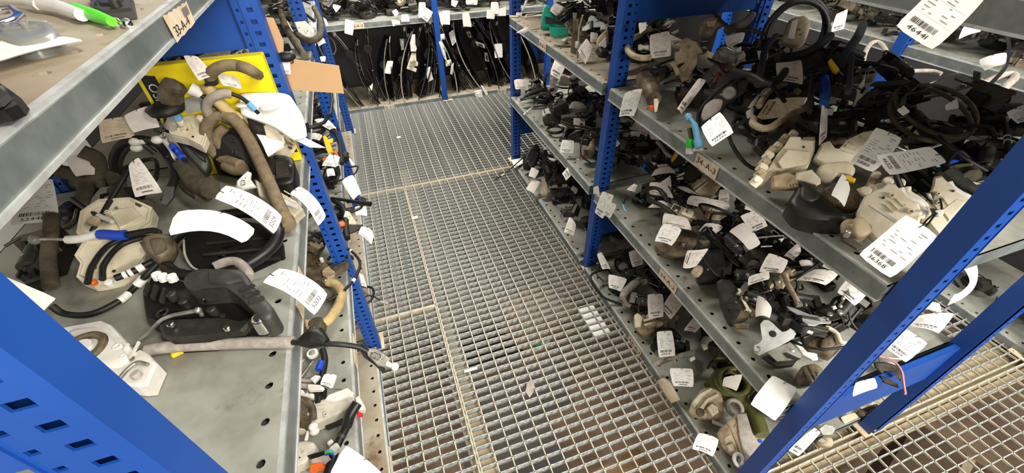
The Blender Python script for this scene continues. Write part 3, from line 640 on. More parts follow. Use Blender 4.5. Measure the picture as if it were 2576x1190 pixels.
slab('housing', [(-0.2816, 1.0483, 1.0443), (-0.2469, 1.0483, 1.0484), (-0.2295, 1.0483, 1.0261), (-0.2338, 1.0483, 0.9757), (-0.2557, 1.0437, 0.95), (-0.2882, 1.0483, 0.9592)], .04, BLACKD, t, 0, .004); slab('plate', [(-0.2707, 1.0467, 1.0287), (-0.2452, 1.0467, 1.0294), (-0.2466, 1.0467, 0.9893), (-0.2705, 1.0467, 0.9832)], .004, DSTEEL, t)
# papers in the middle of the pile
T([(-0.5449, 1.0469, 1.0827), (-0.5026, 1.0645, 1.0781), (-0.4966, 1.0392, 1.042), (-0.5491, 1.0166, 1.0469)], 'brownish printed tag at the back left of the left shelf pile', None, .05, 'u', PAPERC)
T([(-0.4936, 1.036, 1.0904), (-0.4507, 1.0601, 1.0966), (-0.4412, 1.0346, 1.0577), (-0.4859, 1.0163, 1.0601)], 'creased white paper square behind the black cable ring', None, .05, 'u', PAPERG, False)
T([(-0.4794, 1.0819, 1.0187), (-0.4636, 1.0941, 1.0249), (-0.4278, 1.051, 0.9565), (-0.4503, 1.0087, 0.9184)], 'long blank white tag under the blue cable tip', None, .12, 'v', PAPER, False)
T([(-0.4981, 0.9532, 1.0192), (-0.4794, 0.9697, 1.0267), (-0.455, 0.9239, 0.9629), (-0.4993, 0.9083, 0.9707)], 'clear pouch tag inside the black cable ring', None, .10, 'u', PAPERG)
T([(-0.3872, 1.0496, 1.101), (-0.3409, 1.066, 1.1014), (-0.3414, 1.0453, 1.0736), (-0.3836, 1.0327, 1.0763)], 'cloudy grey cover piece behind the black grommet', None, .1, 'u', CLEARP, False, string=False, name='cover_piece', cat='cover')
t = hose('control_cable', 'black cable bent into a ring round the clear pouch tag', 'cable', [(-0.5804, 1.0517, 0.948), (-0.5682, 1.0467, 0.9893), (-0.536, 1.0417, 1.0264), (-0.4971, 1.04, 1.0371), (-0.4673, 1.0383, 1.0212), (-0.4655, 1.0446, 0.98), (-0.4414, 0.9726, 0.975), (-0.4385, 0.9303, 0.97), (-0.4473, 0.8951, 0.96)], .0085, RUBBER)
hose('control_cable', 'second black cable beside the black cable ring', 'cable', [(-0.5762, 1.0546, 0.94), (-0.5623, 1.05, 0.9812), (-0.5297, 1.0467, 1.016), (-0.498, 1.045, 1.0235), (-0.4839, 1.045, 0.9984)], .006, BLACKD)
slab('end_fitting', [(-0.429, 0.8917, 0.9966), (-0.4148, 0.8923, 0.9902), (-0.4193, 0.8761, 0.9757), (-0.4339, 0.8596, 0.966), (-0.4418, 0.8612, 0.9717)], .008, CARPETY, t)
t = thing('control_cable', 'blue cable tip with wire loop lying on the long blank tag', 'cable', (-0.443, 1.0462, 0.99))
G().tube([(-0.44, 1.0333, 1.0138), (-0.4431, 1.0463, 0.995), (-0.4249, 1.0092, 0.995)], .0075, 10).build('blue_sleeve', BLUEP, t)
g = G(); g.tube(spline([(-0.44, 1.0333, 1.0138), (-0.4427, 1.0333, 1.0306), (-0.451, 1.0333, 1.0368), (-0.4433, 1.0333, 1.042), (-0.4413, 1.0333, 1.0304)], 4), .002, 6); g.build('wire_loop', CHROME, t)
G().tube([(-0.4321, 1.025, 0.99), (-0.4136, 0.9887, 0.99)], .005, 8).build('cable', RUBBER, t)
t = thing('cable_end', 'white knob ended cable ends above the black cable ring', 'fitting', (-0.4967, 1.0417, 1.0315))
for p, r in (((-0.5065, 1.0367, 1.0197), .010), ((-0.5008, 1.0367, 1.0338), .011), ((-0.4623, 1.0367, 1.0306), .010), ((-0.4889, 1.0367, 1.0326), .008)): G().ball(p, r, 0, (1.2, 1, .9)).build('knob', WHITEP, t)
t = thing('door_lock', 'cream flat latch casing behind the tan coil', 'lock', (-0.4042, 1.065, 1.0282))
pl = [(-0.4362, 1.0507, 1.0449), (-0.4231, 1.0791, 1.0537), (-0.3826, 1.0902, 1.052), (-0.371, 1.078, 1.0458), (-0.3663, 1.0256, 1.0256), (-0.3731, 0.9981, 1.0162), (-0.4027, 1.0215, 1.0292), (-0.4317, 1.0338, 1.0379)]
slab('casing', pl, .02, CREAM, t); rim('rim', pl, 0, .005, CREAM, t)
for p in ((-0.4066, 1.045, 1.0565), (-0.3669, 1.045, 1.0594)): stud('clip', p, nrm(pl), .007, .006, CREAM, t, 8)
t = thing('door_grip', 'long black grip lying diagonally behind the tan coil', 'handle', (-0.4269, 1.0617, 0.9942))
slab('grip', [(-0.4423, 1.0644, 1.0273), (-0.4288, 1.0716, 1.0294), (-0.3894, 1.0453, 0.9802), (-0.3883, 1.0242, 0.9549), (-0.4024, 1.01, 0.9448), (-0.426, 1.0334, 0.9833)], .03, BLACKD, t, 0, .008)
slab('inlay', [(-0.4292, 1.0565, 1.0248), (-0.4221, 1.0589, 1.0244), (-0.3914, 1.0332, 0.9797), (-0.3921, 1.0236, 0.9686), (-0.3998, 1.0271, 0.9764)], .004, BLACK, t)
hose('cable_boot', 'dark olive folded boot right of the clear pouch', 'cable', [(-0.4343, 1.0141, 0.97), (-0.4129, 0.9707, 0.97), (-0.3861, 0.9192, 0.97), (-0.3592, 0.8935, 0.97)], .022, DOLIVE)
hose('cable_boot', 'second olive boot fold before the dark olive boot', 'cable', [(-0.4303, 0.9852, 0.955), (-0.403, 0.9333, 0.955), (-0.378, 0.9003, 0.955)], .02, DOLIVE)
for i, q in enumerate(([(-0.6728, 1.0483, 0.9901), (-0.6464, 1.0483, 0.9745), (-0.6374, 1.0349, 0.95), (-0.6235, 0.974, 0.95)], [(-0.6089, 1.0517, 1.0237), (-0.5927, 1.0517, 1.0013), (-0.6091, 1.0517, 0.9646), (-0.6119, 1.0416, 0.94)], [(-0.6653, 1.062, 0.95), (-0.6222, 1.0483, 0.9591), (-0.5905, 1.0483, 0.9626), (-0.5665, 1.0091, 0.95)], [(-0.5749, 1.0035, 0.945), (-0.5347, 0.9416, 0.945), (-0.4905, 0.9106, 0.945)])):
    hose('foam_hose', ['brown hose bent round at the far left of the left shelf', 'brown hose behind the white paper at the left', 'brown hose crossing toward the black cable ring', 'brown hose end under the clear pouch tag'][i], 'hose', q, .0145, DOLIVE)
T([(-0.64, 1.0441, 1.0195), (-0.5978, 1.0621, 1.0114), (-0.6025, 1.029, 0.9765), (-0.6305, 1.0185, 0.9837)], 'white paper half under the brown hoses', None, .05, 'u', PAPERG, False)
T([(-0.6449, 0.9204, 1.0275), (-0.6146, 0.9385, 1.024), (-0.6167, 0.8793, 0.9642), (-0.6747, 0.8578, 0.9847)], 'large white tag numbered 52440 below the top left shelf lip', '52440', .03, 'u')
hose('foam_hose', 'upright tan hose at the left under the tag numbered 52440', 'hose', [(-0.6208, 0.8801, 0.98), (-0.6196, 0.843, 0.96), (-0.6169, 0.7961, 0.94), (-0.5972, 0.7314, 0.925)], .0115, DOLIVE)
t = hose('control_cable', 'black straight cable leaning down through the left pile', 'cable', [(-0.5138, 0.9729, 1), (-0.5437, 0.9225, 0.97), (-0.5611, 0.8599, 0.95), (-0.5748, 0.8496, 0.94)], .005, RUBBER)
t = hose('control_cable', 'black cable with white tip ending on the cream latch', 'cable', [(-0.6337, 0.9703, 0.96), (-0.5917, 0.9184, 0.96), (-0.5548, 0.8773, 0.96)], .0045, RUBBER); G().tube([(-0.5573, 0.881, 0.96), (-0.5413, 0.8657, 0.96), (-0.525, 0.8493, 0.96)], [.0055, .005, .004], 8).build('white_tip', WHITEP, t)
t = thing('door_lock', 'cream latch casing lying left of the big black ring', 'lock', (-0.5899, 0.9505, 0.9))
pl = [(-0.5863, 0.8937, 0.9662), (-0.5634, 0.9215, 0.9705), (-0.5139, 0.9241, 0.9618), (-0.4758, 0.8967, 0.9459), (-0.4771, 0.8624, 0.9353), (-0.5092, 0.8276, 0.9306), (-0.5619, 0.8278, 0.9408), (-0.5841, 0.843, 0.9498)]
slab('casing', pl, .03, CREAM, t); rim('rim', pl, 0, .005, CREAM, t); slab('cover', [(-0.5439, 0.8897, 0.963), (-0.5047, 0.8969, 0.958), (-0.4863, 0.8713, 0.9464), (-0.5203, 0.8457, 0.9447)], .006, CREAM, t)
stud('boss', (-0.5604, 0.8661, 0.955), nrm(pl), .01, .008, CREAMD, t, 12, True)
t = thing('door_lock', 'cream latch plate with black cables over it at the left', 'lock', (-0.5421, 0.7966, 0.9))
pl = [(-0.5519, 0.7264, 0.9338), (-0.5514, 0.7543, 0.9417), (-0.5624, 0.7718, 0.949), (-0.5544, 0.8052, 0.957), (-0.48, 0.8015, 0.9412), (-0.4625, 0.7662, 0.9275), (-0.4748, 0.7335, 0.9206), (-0.4946, 0.7156, 0.9193), (-0.5314, 0.7122, 0.9257)]
slab('casing', pl, .025, CREAM, t); rim('rim', pl, 0, .004, CREAM, t)
slab('cover', [(-0.5385, 0.7909, 0.9495), (-0.4933, 0.791, 0.9408), (-0.4789, 0.7678, 0.9312), (-0.5198, 0.7389, 0.9306)], .005, CREAM, t)
stud('red_pin', (-0.5135, 0.6944, 0.94), nrm(pl), .005, .006, ORANGE, t, 8); stud('white_pin', (-0.4878, 0.6833, 0.94), nrm(pl), .006, .006, WHITEP, t, 8)
for i, q in enumerate(([(-0.5039, 0.671, 0.96), (-0.5121, 0.715, 0.96), (-0.5068, 0.767, 0.96), (-0.478, 0.7835, 0.96), (-0.4561, 0.784, 0.96)], [(-0.4838, 0.6733, 0.96), (-0.4946, 0.7139, 0.96), (-0.4864, 0.7597, 0.96), (-0.4595, 0.7732, 0.96), (-0.4404, 0.7723, 0.96)])):
    hose('control_cable', ['outer black cable bowed over the cream latch plate', 'inner black cable bowed over the cream latch plate'][i], 'cable', q, .0048, RUBBER)
t = hose('control_cable', 'cable with blue sleeve, white connector and spring tip above the cream plate', 'cable', [(-0.6163, 0.8015, 0.98), (-0.5867, 0.792, 0.98), (-0.5466, 0.7775, 0.98), (-0.5117, 0.7788, 0.98), (-0.4738, 0.7628, 0.98), (-0.4274, 0.7602, 0.98), (-0.4122, 0.7487, 0.98)], .003, STEEL, [('white_connector', .28, .52, .0075, WHITEP), ('blue_sleeve', .5, .70, .009, BLUEP), ('black_sleeve', .70, 1, .0055, RUBBER)])
G().ball((-0.6143, 0.8008, 0.98), .009).build('ball_end', CLEARP, t)
t = thing('cable_boot', 'dark folded rubber boot above the cream latch plate', 'boot', (-0.4478, 0.7816, 0.93))
slab('boot', [(-0.4264, 0.7252, 0.9936), (-0.4109, 0.7342, 0.9937), (-0.389, 0.7339, 0.9824), (-0.3852, 0.7169, 0.9653), (-0.3942, 0.6996, 0.9546), (-0.41, 0.6916, 0.9555), (-0.4217, 0.702, 0.9706), (-0.4256, 0.7147, 0.9839)], .04, BROWN, t, 0, .014)
slab('fold', [(-0.4138, 0.7177, 0.9915), (-0.3966, 0.721, 0.9857), (-0.3939, 0.7069, 0.9718), (-0.4097, 0.6971, 0.9711)], .01, DOLIVE, t, 0, .006)
t = hose('control_cable', 'black cable with white bands running along the left shelf deck', 'cable', [(-0.5693, 0.6698, 0.93), (-0.5557, 0.6604, 0.915), (-0.5151, 0.646, 0.915), (-0.4814, 0.664, 0.915), (-0.4662, 0.6924, 0.915), (-0.443, 0.7016, 0.93), (-0.4234, 0.7156, 0.94)], .0052, RUBBER, [('white_ferrule', .72, .80, .008, WHITEP)], (.5, .53, .56))
t = hose('control_cable', 'black cable with white bands above the cream plate edge', 'cable', [(-0.4883, 0.7024, 0.935), (-0.4669, 0.7101, 0.935), (-0.4464, 0.724, 0.935), (-0.4305, 0.7348, 0.935)], .006, RUBBER, [], (.2, .3, .45, .55))
# big black ring
t = thing('speaker_ring', 'large black round speaker ring with ribbed back in the middle of the left shelf', 'speaker', (-0.3443, 0.7553, 0.9))
c = Vector((-0.3218, 0.7302, 0.945)); g = G(); g.ring(c, .098, .011, 36, 8, (.12, 0, -.2), 0, .80); g.build('ring', BLACK, t)
pl = [(-0.4015, 0.7547, 0.9386), (-0.3856, 0.7974, 0.9494), (-0.3338, 0.8142, 0.9478), (-0.2716, 0.7913, 0.933), (-0.2295, 0.7377, 0.9115), (-0.2257, 0.6919, 0.8973), (-0.2466, 0.6696, 0.8933), (-0.2918, 0.669, 0.8989), (-0.3422, 0.6859, 0.9104), (-0.3801, 0.7104, 0.9226)]
slab('back_plate', pl, .02, BLACK, t)
for q in ([(-0.3585, 0.7568, 0.932), (-0.2448, 0.7541, 0.9172), (-0.2435, 0.7502, 0.9158), (-0.357, 0.7521, 0.9304)], [(-0.3585, 0.7227, 0.9329), (-0.2352, 0.7189, 0.9164), (-0.234, 0.7142, 0.9149), (-0.357, 0.7173, 0.9311)], [(-0.3401, 0.6901, 0.9321), (-0.2291, 0.6849, 0.9171), (-0.2286, 0.6805, 0.9158), (-0.3381, 0.6848, 0.9303)]): slab('rib', q, .003, BLACKD, t, .003, .001)
G().tube(spline([(-0.3883, 0.754, 0.95), (-0.377, 0.7096, 0.95), (-0.3604, 0.6735, 0.95), (-0.346, 0.656, 0.95)], 5), .002, 6).build('wire', GREYS, t)
hose('cable_sleeve', 'short grey cable sleeve over the foreground black lock', 'cable', [(-0.3236, 0.6616, 0.945), (-0.3058, 0.6679, 0.945), (-0.2856, 0.6585, 0.945), (-0.268, 0.6283, 0.945), (-0.2643, 0.612, 0.945)], .009, GREYS)
T([(-0.353, 0.7128, 1.0363), (-0.2477, 0.697, 0.9787), (-0.2708, 0.6765, 0.9694), (-0.3681, 0.6797, 1.0123)], 'blank greyed white tag arched over the big black ring', None, .16, 'u', PAPER, False, skew=.8)
T([(-0.3057, 0.7501, 1.0269), (-0.2847, 0.7701, 1.0392), (-0.2075, 0.7307, 0.9752), (-0.2273, 0.704, 0.9561)], 'white tag numbered 52329 above the big black ring', '52329', .10, 'v')
T([(-0.1928, 0.779, 0.9938), (-0.174, 0.7893, 0.9997), (-0.1378, 0.7429, 0.9481), (-0.1563, 0.7282, 0.938)], 'white curved tag numbered 51483 over the left shelf edge', '51483', .14, 'v')
T([(-0.2281, 0.5578, 0.9755), (-0.2018, 0.5759, 0.9821), (-0.1388, 0.5353, 0.9378), (-0.1641, 0.5073, 0.9239)], 'white tag numbered 52132 hanging over the left shelf lip', '52132', .12, 'v')
t = thing('plastic_clip', 'white plastic clip piece with a square window above tag 52329', 'clip', (-0.2914, 0.8926, 0.98))
pl = [(-0.301, 0.8749, 0.9879), (-0.2871, 0.8858, 0.9947), (-0.2791, 0.8911, 0.9976), (-0.2729, 0.8893, 0.9935), (-0.2767, 0.8796, 0.9846), (-0.2696, 0.8684, 0.9702), (-0.2944, 0.862, 0.972), (-0.3039, 0.866, 0.9795)]
slab('body', pl, .012, WHITEP, t); rim('rim', [(-0.2919, 0.869, 0.9885), (-0.2849, 0.8707, 0.9879), (-0.2851, 0.8649, 0.9818), (-0.2921, 0.8626, 0.9819)], 0, .004, BLACK, t)
t = thing('door_lock', 'cream plastic latch under tag 52329 by the left shelf edge', 'lock', (-0.2318, 0.8676, 0.91))
slab('casing', [(-0.28, 0.913, 0.9653), (-0.2355, 0.8693, 0.9467), (-0.2023, 0.8435, 0.935), (-0.1907, 0.8212, 0.9265), (-0.2085, 0.804, 0.9224), (-0.237, 0.8335, 0.9348), (-0.2733, 0.8696, 0.9502)], .025, CREAM, t); slab('arm', [(-0.2316, 0.8429, 0.9527), (-0.1954, 0.817, 0.9409), (-0.1975, 0.8073, 0.9379), (-0.2336, 0.8301, 0.9486)], .006, WHITEP, t)
# foreground black lock
t = thing('door_lock', 'big black door lock with motor cover and chrome bolt in the foreground left', 'lock', (-0.3461, 0.6154, 0.902))
pl = [(-0.434, 0.6442, 0.935), (-0.4322, 0.6925, 0.935), (-0.3791, 0.6583, 0.935), (-0.3046, 0.5934, 0.935), (-0.2524, 0.5523, 0.935), (-0.2377, 0.5216, 0.935), (-0.2642, 0.5084, 0.935), (-0.3128, 0.5087, 0.935), (-0.3628, 0.5226, 0.935), (-0.3828, 0.5412, 0.935), (-0.3904, 0.5677, 0.935), (-0.4123, 0.5837, 0.935)]
slab('housing', pl, .034, BLACK, t, 0, .004)
slab('lower_cover', [(-0.3818, 0.5523, 0.945), (-0.3716, 0.5583, 0.945), (-0.2912, 0.5338, 0.945), (-0.2612, 0.515, 0.945), (-0.2446, 0.5156, 0.945), (-0.2587, 0.4953, 0.945), (-0.286, 0.5004, 0.945), (-0.3456, 0.5126, 0.945), (-0.3722, 0.528, 0.945)], .012, BLACKD, t, 0, .004)
slab('motor_cover', [(-0.3518, 0.611, 0.972), (-0.3477, 0.6313, 0.972), (-0.3312, 0.6352, 0.972), (-0.2699, 0.6112, 0.972), (-0.2543, 0.5902, 0.972), (-0.239, 0.557, 0.972), (-0.2096, 0.5055, 0.972), (-0.2092, 0.4878, 0.972), (-0.2234, 0.4851, 0.972), (-0.2397, 0.513, 0.972), (-0.2696, 0.5547, 0.972), (-0.2861, 0.572, 0.972), (-0.3322, 0.5832, 0.972)], .045, CARPETY, t, 0, .008)
slab('cover_step', [(-0.3135, 0.6138, 0.977), (-0.2709, 0.5985, 0.977), (-0.2562, 0.5745, 0.977), (-0.2786, 0.5734, 0.977), (-0.3092, 0.5898, 0.977)], .01, CARPETY, t, 0, .004)
for q in ([(-0.2606, 0.5557, 0.974), (-0.2385, 0.5593, 0.974), (-0.2364, 0.555, 0.974), (-0.2582, 0.5505, 0.974)], [(-0.252, 0.5405, 0.974), (-0.23, 0.543, 0.974), (-0.2278, 0.5379, 0.974), (-0.2496, 0.5345, 0.974)], [(-0.243, 0.5246, 0.974), (-0.2218, 0.5271, 0.974), (-0.2197, 0.5222, 0.974), (-0.2407, 0.5189, 0.974)]): slab('rib', q, .003, BLACKD, t, .002, .001)
for q in ([(-0.4249, 0.6344, 0.94), (-0.4269, 0.6635, 0.94), (-0.4207, 0.6574, 0.94), (-0.4189, 0.6286, 0.94)], [(-0.4111, 0.6204, 0.94), (-0.4133, 0.6557, 0.94), (-0.4069, 0.6486, 0.94), (-0.4035, 0.6123, 0.94)], [(-0.3952, 0.6058, 0.94), (-0.397, 0.6412, 0.94), (-0.391, 0.6353, 0.94), (-0.3882, 0.5998, 0.94)]): slab('clip_tab', q, .006, BLACKD, t, .005)
for p in ((-0.3743, 0.6072, 0.94), (-0.3523, 0.5835, 0.94), (-0.307, 0.5503, 0.94), (-0.3393, 0.6038, 0.94)): stud('post', p, (0, 0, 1), .007, .012, BLACKD, t, 10, True)
g = G(); c = Vector((-0.2322, 0.5004, 0.952)); g.cyl(c-Vector((0, 0, .02)), c+Vector((0, 0, .006)), .0125, 16); g.ball(c+Vector((0, 0, .006)), .012, 0, (1, 1, .5)); g.build('bolt', CHROME, t, 'large chrome bolt')
for p in ((-0.3592, 0.5378, 0.95), (-0.278, 0.5027, 0.95), (-0.322, 0.5839, 0.945), (-0.3425, 0.6168, 0.945)): stud('screw', p, (0, 0, 1), .005, .003, CHROME, t, 10)
for p in ((-0.405, 0.6589, 0.955), (-0.3945, 0.6513, 0.955), (-0.3798, 0.645, 0.955)): G().box(p, (.014, .012, .014), (.2, .1, .4), 0, .003).build('white_clip', WHITEP, t)
t = thing('lock_rod', 'thin bent steel rod leaning on the foreground black lock', 'rod', (-0.4096, 0.5909, 0.905))
G().tube(spline([(-0.4374, 0.5634, 0.905), (-0.4105, 0.5628, 0.92), (-0.3817, 0.5563, 0.945), (-0.3602, 0.5522, 0.955), (-0.3206, 0.5425, 0.962)], 6)+[Vector(p) for p in [(-0.3174, 0.5422, 0.963), (-0.3191, 0.5435, 0.95)]], .0032, 8).build('rod', STEEL, t)
G().ball((-0.3177, 0.5406, 0.964), .0052).build('rod_end', STEEL, t)
t = thing('door_lock', 'white plastic latch with dark ring behind the near left upright', 'lock', (-0.4685, 0.5596, 0.9))
pl = [(-0.5389, 0.6148, 0.93), (-0.5194, 0.6136, 0.93), (-0.4844, 0.6111, 0.93), (-0.4642, 0.594, 0.93), (-0.4147, 0.5263, 0.93), (-0.409, 0.5185, 0.93), (-0.403, 0.5221, 0.93), (-0.3924, 0.5126, 0.93), (-0.3761, 0.4899, 0.93), (-0.3778, 0.4717, 0.93), (-0.3789, 0.454, 0.93), (-0.3931, 0.4578, 0.93), (-0.4149, 0.4686, 0.93), (-0.451, 0.4942, 0.93), (-0.5183, 0.563, 0.93)]
slab('casing', pl, .028, WHITEP, t, 0, .004)
slab('raised_cover', [(-0.5171, 0.5959, 0.936), (-0.4831, 0.5933, 0.936), (-0.4578, 0.5709, 0.936), (-0.417, 0.5156, 0.936), (-0.4114, 0.4997, 0.936), (-0.4253, 0.4978, 0.936), (-0.4533, 0.5111, 0.936), (-0.4987, 0.5589, 0.936)], .01, WHITEP, t, 0, .006)
c = Vector((-0.48, 0.5436, 0.938)); g = G(); g.ring(c, .026, .006, 24, 8, None); g.build('dark_ring', BROWN, t); G().tube([c-Vector((0, 0, .005)), c+Vector((0, 0, .006))], .015, 16).build('hub', WHITEP, t)
G().tube(spline([(-0.41, 0.467, 0.94), (-0.4039, 0.4809, 0.94), (-0.3944, 0.4895, 0.94), (-0.3791, 0.4807, 0.94)], 5), .0028, 8).build('rod', STEEL, t); stud('pin', (-0.3924, 0.4709, 0.934), (0, 0, 1), .006, .005, GREYS, t, 10, True)
t = thing('control_cable', 'long grey sleeved cable with black end and metal fitting hanging over the left aisle edge', 'cable', (-0.3051, 0.5172, 0.905))
G().tube(spline([(-0.4061, 0.5327, 0.915), (-0.3736, 0.5287, 0.915), (-0.3226, 0.5151, 0.915), (-0.2535, 0.4937, 0.915), (-0.1974, 0.4723, 0.918)], 6), .0095, 10).build('grey_sleeve', GREYS, t)
G().tube(spline([(-0.1986, 0.4727, 0.918), (-0.1709, 0.4591, 0.92), (-0.1322, 0.4476, 0.915), (-0.1067, 0.4443, 0.9), (-0.0944, 0.438, 0.89)], 6), .0042, 8).build('black_cable', RUBBER, t)
G().tube([(-0.1869, 0.4663, 0.92), (-0.171, 0.4684, 0.92), (-0.1595, 0.4658, 0.92), (-0.1469, 0.4521, 0.92)], [.006, .016, .016, .006], 10).build('rubber_boot', BLACK, t)
slab('fitting_back', [(-0.1386, 0.5833, 0.7175), (-0.1222, 0.5875, 0.7179), (-0.1007, 0.5573, 0.6998), (-0.097, 0.5369, 0.6888), (-0.1049, 0.5364, 0.6894), (-0.1171, 0.5533, 0.6996), (-0.1335, 0.5691, 0.7095)], .012, RUBBER, t)
pl = [(-0.1246, 0.5753, 0.7287), (-0.1026, 0.5694, 0.7234), (-0.0799, 0.5464, 0.7091), (-0.0907, 0.5322, 0.7027), (-0.1085, 0.5395, 0.7083), (-0.1236, 0.5606, 0.7209)]; slab('metal_fitting', pl, .006, STEEL, t)
for p in ((-0.111, 0.5556, 0.7229), (-0.1041, 0.551, 0.7204)): stud('screw', p, nrm(pl), .006, .004, CHROME, t, 10)
g = G(); g.cyl((-0.091, 0.5377, 0.7104), (-0.0801, 0.53, 0.706), .005, 10); g.ball((-0.0764, 0.5282, 0.7053), .0085); g.build('white_ball_end', WHITEP, t)
g = G(); g.box((-0.3687, 0.5244, 0.904), (.018, .01, .006), (0, 0, .4), 0, .002); tag(g.build('plastic_clip', YELP), 'tiny yellow clip under the long grey cable', 'clip')
T([(-0.6248, 0.7004, 0.9935), (-0.6076, 0.6998, 0.981), (-0.5636, 0.6811, 0.9351), (-0.5793, 0.659, 0.9283)], 'blank white card above the near left upright', None, .05, 'u', PAPER, False)

# ------------------------------------------------------------------ LEFT, second shelf (z .465) and lowest shelf (z .03)
t = thing('door_lock', 'oily brown and cream latch with a round cam on the second left shelf', 'lock', (-0.3113, 1.2181, 0.468))
slab('housing', [(-0.3372, 1.232, 0.5), (-0.3061, 1.2165, 0.5), (-0.2675, 1.1607, 0.5), (-0.2482, 1.0902, 0.5), (-0.2702, 1.0605, 0.5), (-0.3038, 1.0799, 0.5), (-0.3339, 1.1286, 0.5)], .03, BROWN, t, 0, .006)
slab('arm', [(-0.2365, 1.1118, 0.505), (-0.2009, 1.1291, 0.505), (-0.1911, 1.1195, 0.505), (-0.1946, 1.0968, 0.505), (-0.2248, 1.0842, 0.505), (-0.2373, 1.0734, 0.505), (-0.2472, 1.0582, 0.505), (-0.2616, 1.0597, 0.505)], .012, BROWN, t)
slab('cam', [(-0.2731, 1.0909, 0.515), (-0.2634, 1.1028, 0.515), (-0.2511, 1.1082, 0.515), (-0.244, 1.092, 0.515), (-0.2345, 1.0771, 0.515), (-0.236, 1.0588, 0.515), (-0.2445, 1.0507, 0.515), (-0.2564, 1.0531, 0.515), (-0.2707, 1.0712, 0.515)], .014, CREAMD, t)
stud('bolt', (-0.264, 1.0477, 0.505), (0, 0, 1), .008, .01, STEEL, t); stud('pin', (-0.2736, 1.1491, 0.505), (0, 0, 1), .006, .012, CREAM, t)
hose('foam_hose', 'sand coloured hose arching over the second left shelf', 'hose', [(-0.2583, 1.0489, 0.5), (-0.2394, 1.0348, 0.5), (-0.2235, 1.0041, 0.5), (-0.2198, 0.9716, 0.5), (-0.23, 0.9353, 0.5), (-0.2417, 0.9139, 0.5), (-0.2552, 0.8938, 0.5), (-0.2705, 0.8811, 0.5)], .0145, SAND)
for i, q in enumerate(([(-0.2532, 1.2795, 0.53), (-0.2225, 1.2204, 0.53), (-0.1932, 1.162, 0.53), (-0.1717, 1.1292, 0.53), (-0.1552, 1.0868, 0.53), (-0.1535, 1.0549, 0.53), (-0.164, 1.021, 0.53), (-0.176, 0.9963, 0.53), (-0.2041, 0.9629, 0.53)], [(-0.3317, 1.2565, 0.52), (-0.2954, 1.2478, 0.52), (-0.2616, 1.2312, 0.52), (-0.2486, 1.2221, 0.52), (-0.2279, 1.2125, 0.52), (-0.2245, 1.1937, 0.52), (-0.2367, 1.1558, 0.52), (-0.252, 1.1307, 0.52)], [(-0.2644, 1.2422, 0.51), (-0.2696, 1.2089, 0.51), (-0.2874, 1.1813, 0.51)], [(-0.2608, 0.9568, 0.51), (-0.2471, 0.9619, 0.51), (-0.2264, 0.9713, 0.51)], [(-0.2257, 1.1942, 0.52), (-0.2055, 1.1783, 0.52), (-0.1948, 1.1533, 0.52), (-0.1936, 1.1198, 0.52)])):
    hose('control_cable', ['black cable drooping over the second left shelf edge', 'black cable with white band over the second left shelf', 'thin black cable tail on the second left shelf', 'black cable end under the curled tag at the left lip', 'black cable loop before the perforated left upright'][i], 'cable', q, .0045, RUBBER, [], ((.35, .86, .89), (.33, .36), (), (), ())[i])
for i, q in enumerate(([(-0.2834, 1.2791, 0.5441), (-0.2599, 1.2734, 0.5347), (-0.2565, 1.2556, 0.5189), (-0.266, 1.2474, 0.5136), (-0.2855, 1.2595, 0.5276), (-0.2947, 1.2732, 0.5411)], [(-0.3299, 1.3004, 0.5262), (-0.3078, 1.305, 0.5255), (-0.3007, 1.2924, 0.5132), (-0.3316, 1.2872, 0.5152)], [(-0.3263, 1.2625, 0.5298), (-0.2754, 1.2599, 0.5172), (-0.2799, 1.2513, 0.5108), (-0.3284, 1.2528, 0.522)])):
    t = thing('door_lock', ['black folded boot lock under the left lip', 'dark latch with light stripe deep on the second left shelf', 'flat black latch under a cable on the second left shelf'][i], 'lock', base(q)); slab('housing', q, .022, BLACKD if i != 1 else BROWN, t, 0, .004); slab('strip', [q[0], q[1], [(a+b)/2 for a, b in zip(q[1], q[2])], [(a+b)/2 for a, b in zip(q[0], q[-1])]], .003, GREYS, t, .002, .001)
t = thing('door_lock', 'dark gear shaped lock right of the left lip on the second shelf', 'lock', (-0.306, 0.8871, 0.47))
slab('housing', [(-0.3203, 0.88, 0.51), (-0.3023, 0.8786, 0.51), (-0.2767, 0.8448, 0.51), (-0.2625, 0.8348, 0.51), (-0.2696, 0.8159, 0.51), (-0.2978, 0.8282, 0.51), (-0.3229, 0.8515, 0.51)], .035, BROWN, t); slab('brown_pad', [(-0.3177, 0.8986, 0.52), (-0.2922, 0.8895, 0.52), (-0.2919, 0.8667, 0.52), (-0.3133, 0.8694, 0.52)], .02, CARD, t)
c = Vector((-0.2866, 0.8749, 0.52)); G().tube([c-Vector((0, 0, .04)), c, c+Vector((0, 0, .004))], [.018, .02, .016], 14).build('cap', DOLIVE, t)
g = G(); g.ring((-0.2989, 0.8593, 0.52), .009, .002, 14, 6); g.build('spring_ring', STEEL, t)
t = thing('cable_end', 'white round disc stop under the long grey cable on the second left shelf', 'fitting', (-0.3038, 0.8012, 0.49))
c = Vector((-0.2938, 0.7724, 0.52)); G().tube([c-Vector((0, 0, .008)), c], [.014, .014], 18).build('disc', WHITEP, t); G().ball(c+Vector((0, 0, .001)), .008, 0, (1, 1, .5)).build('hub', CLEARP, t)
for i, q in enumerate(([(-0.3392, 0.7477, 0.5), (-0.3202, 0.7753, 0.5)], [(-0.336, 0.713, 0.495), (-0.3012, 0.7633, 0.495), (-0.2978, 0.7664, 0.495)], [(-0.33, 0.7262, 0.49), (-0.3076, 0.756, 0.49)])):
    hose('lock_rod', ['left grey lock rod under the left lip', 'long grey lock rod beside the blue cable sleeve', 'middle grey lock rod under the left lip'][i], 'rod', q, .0045, STEEL)
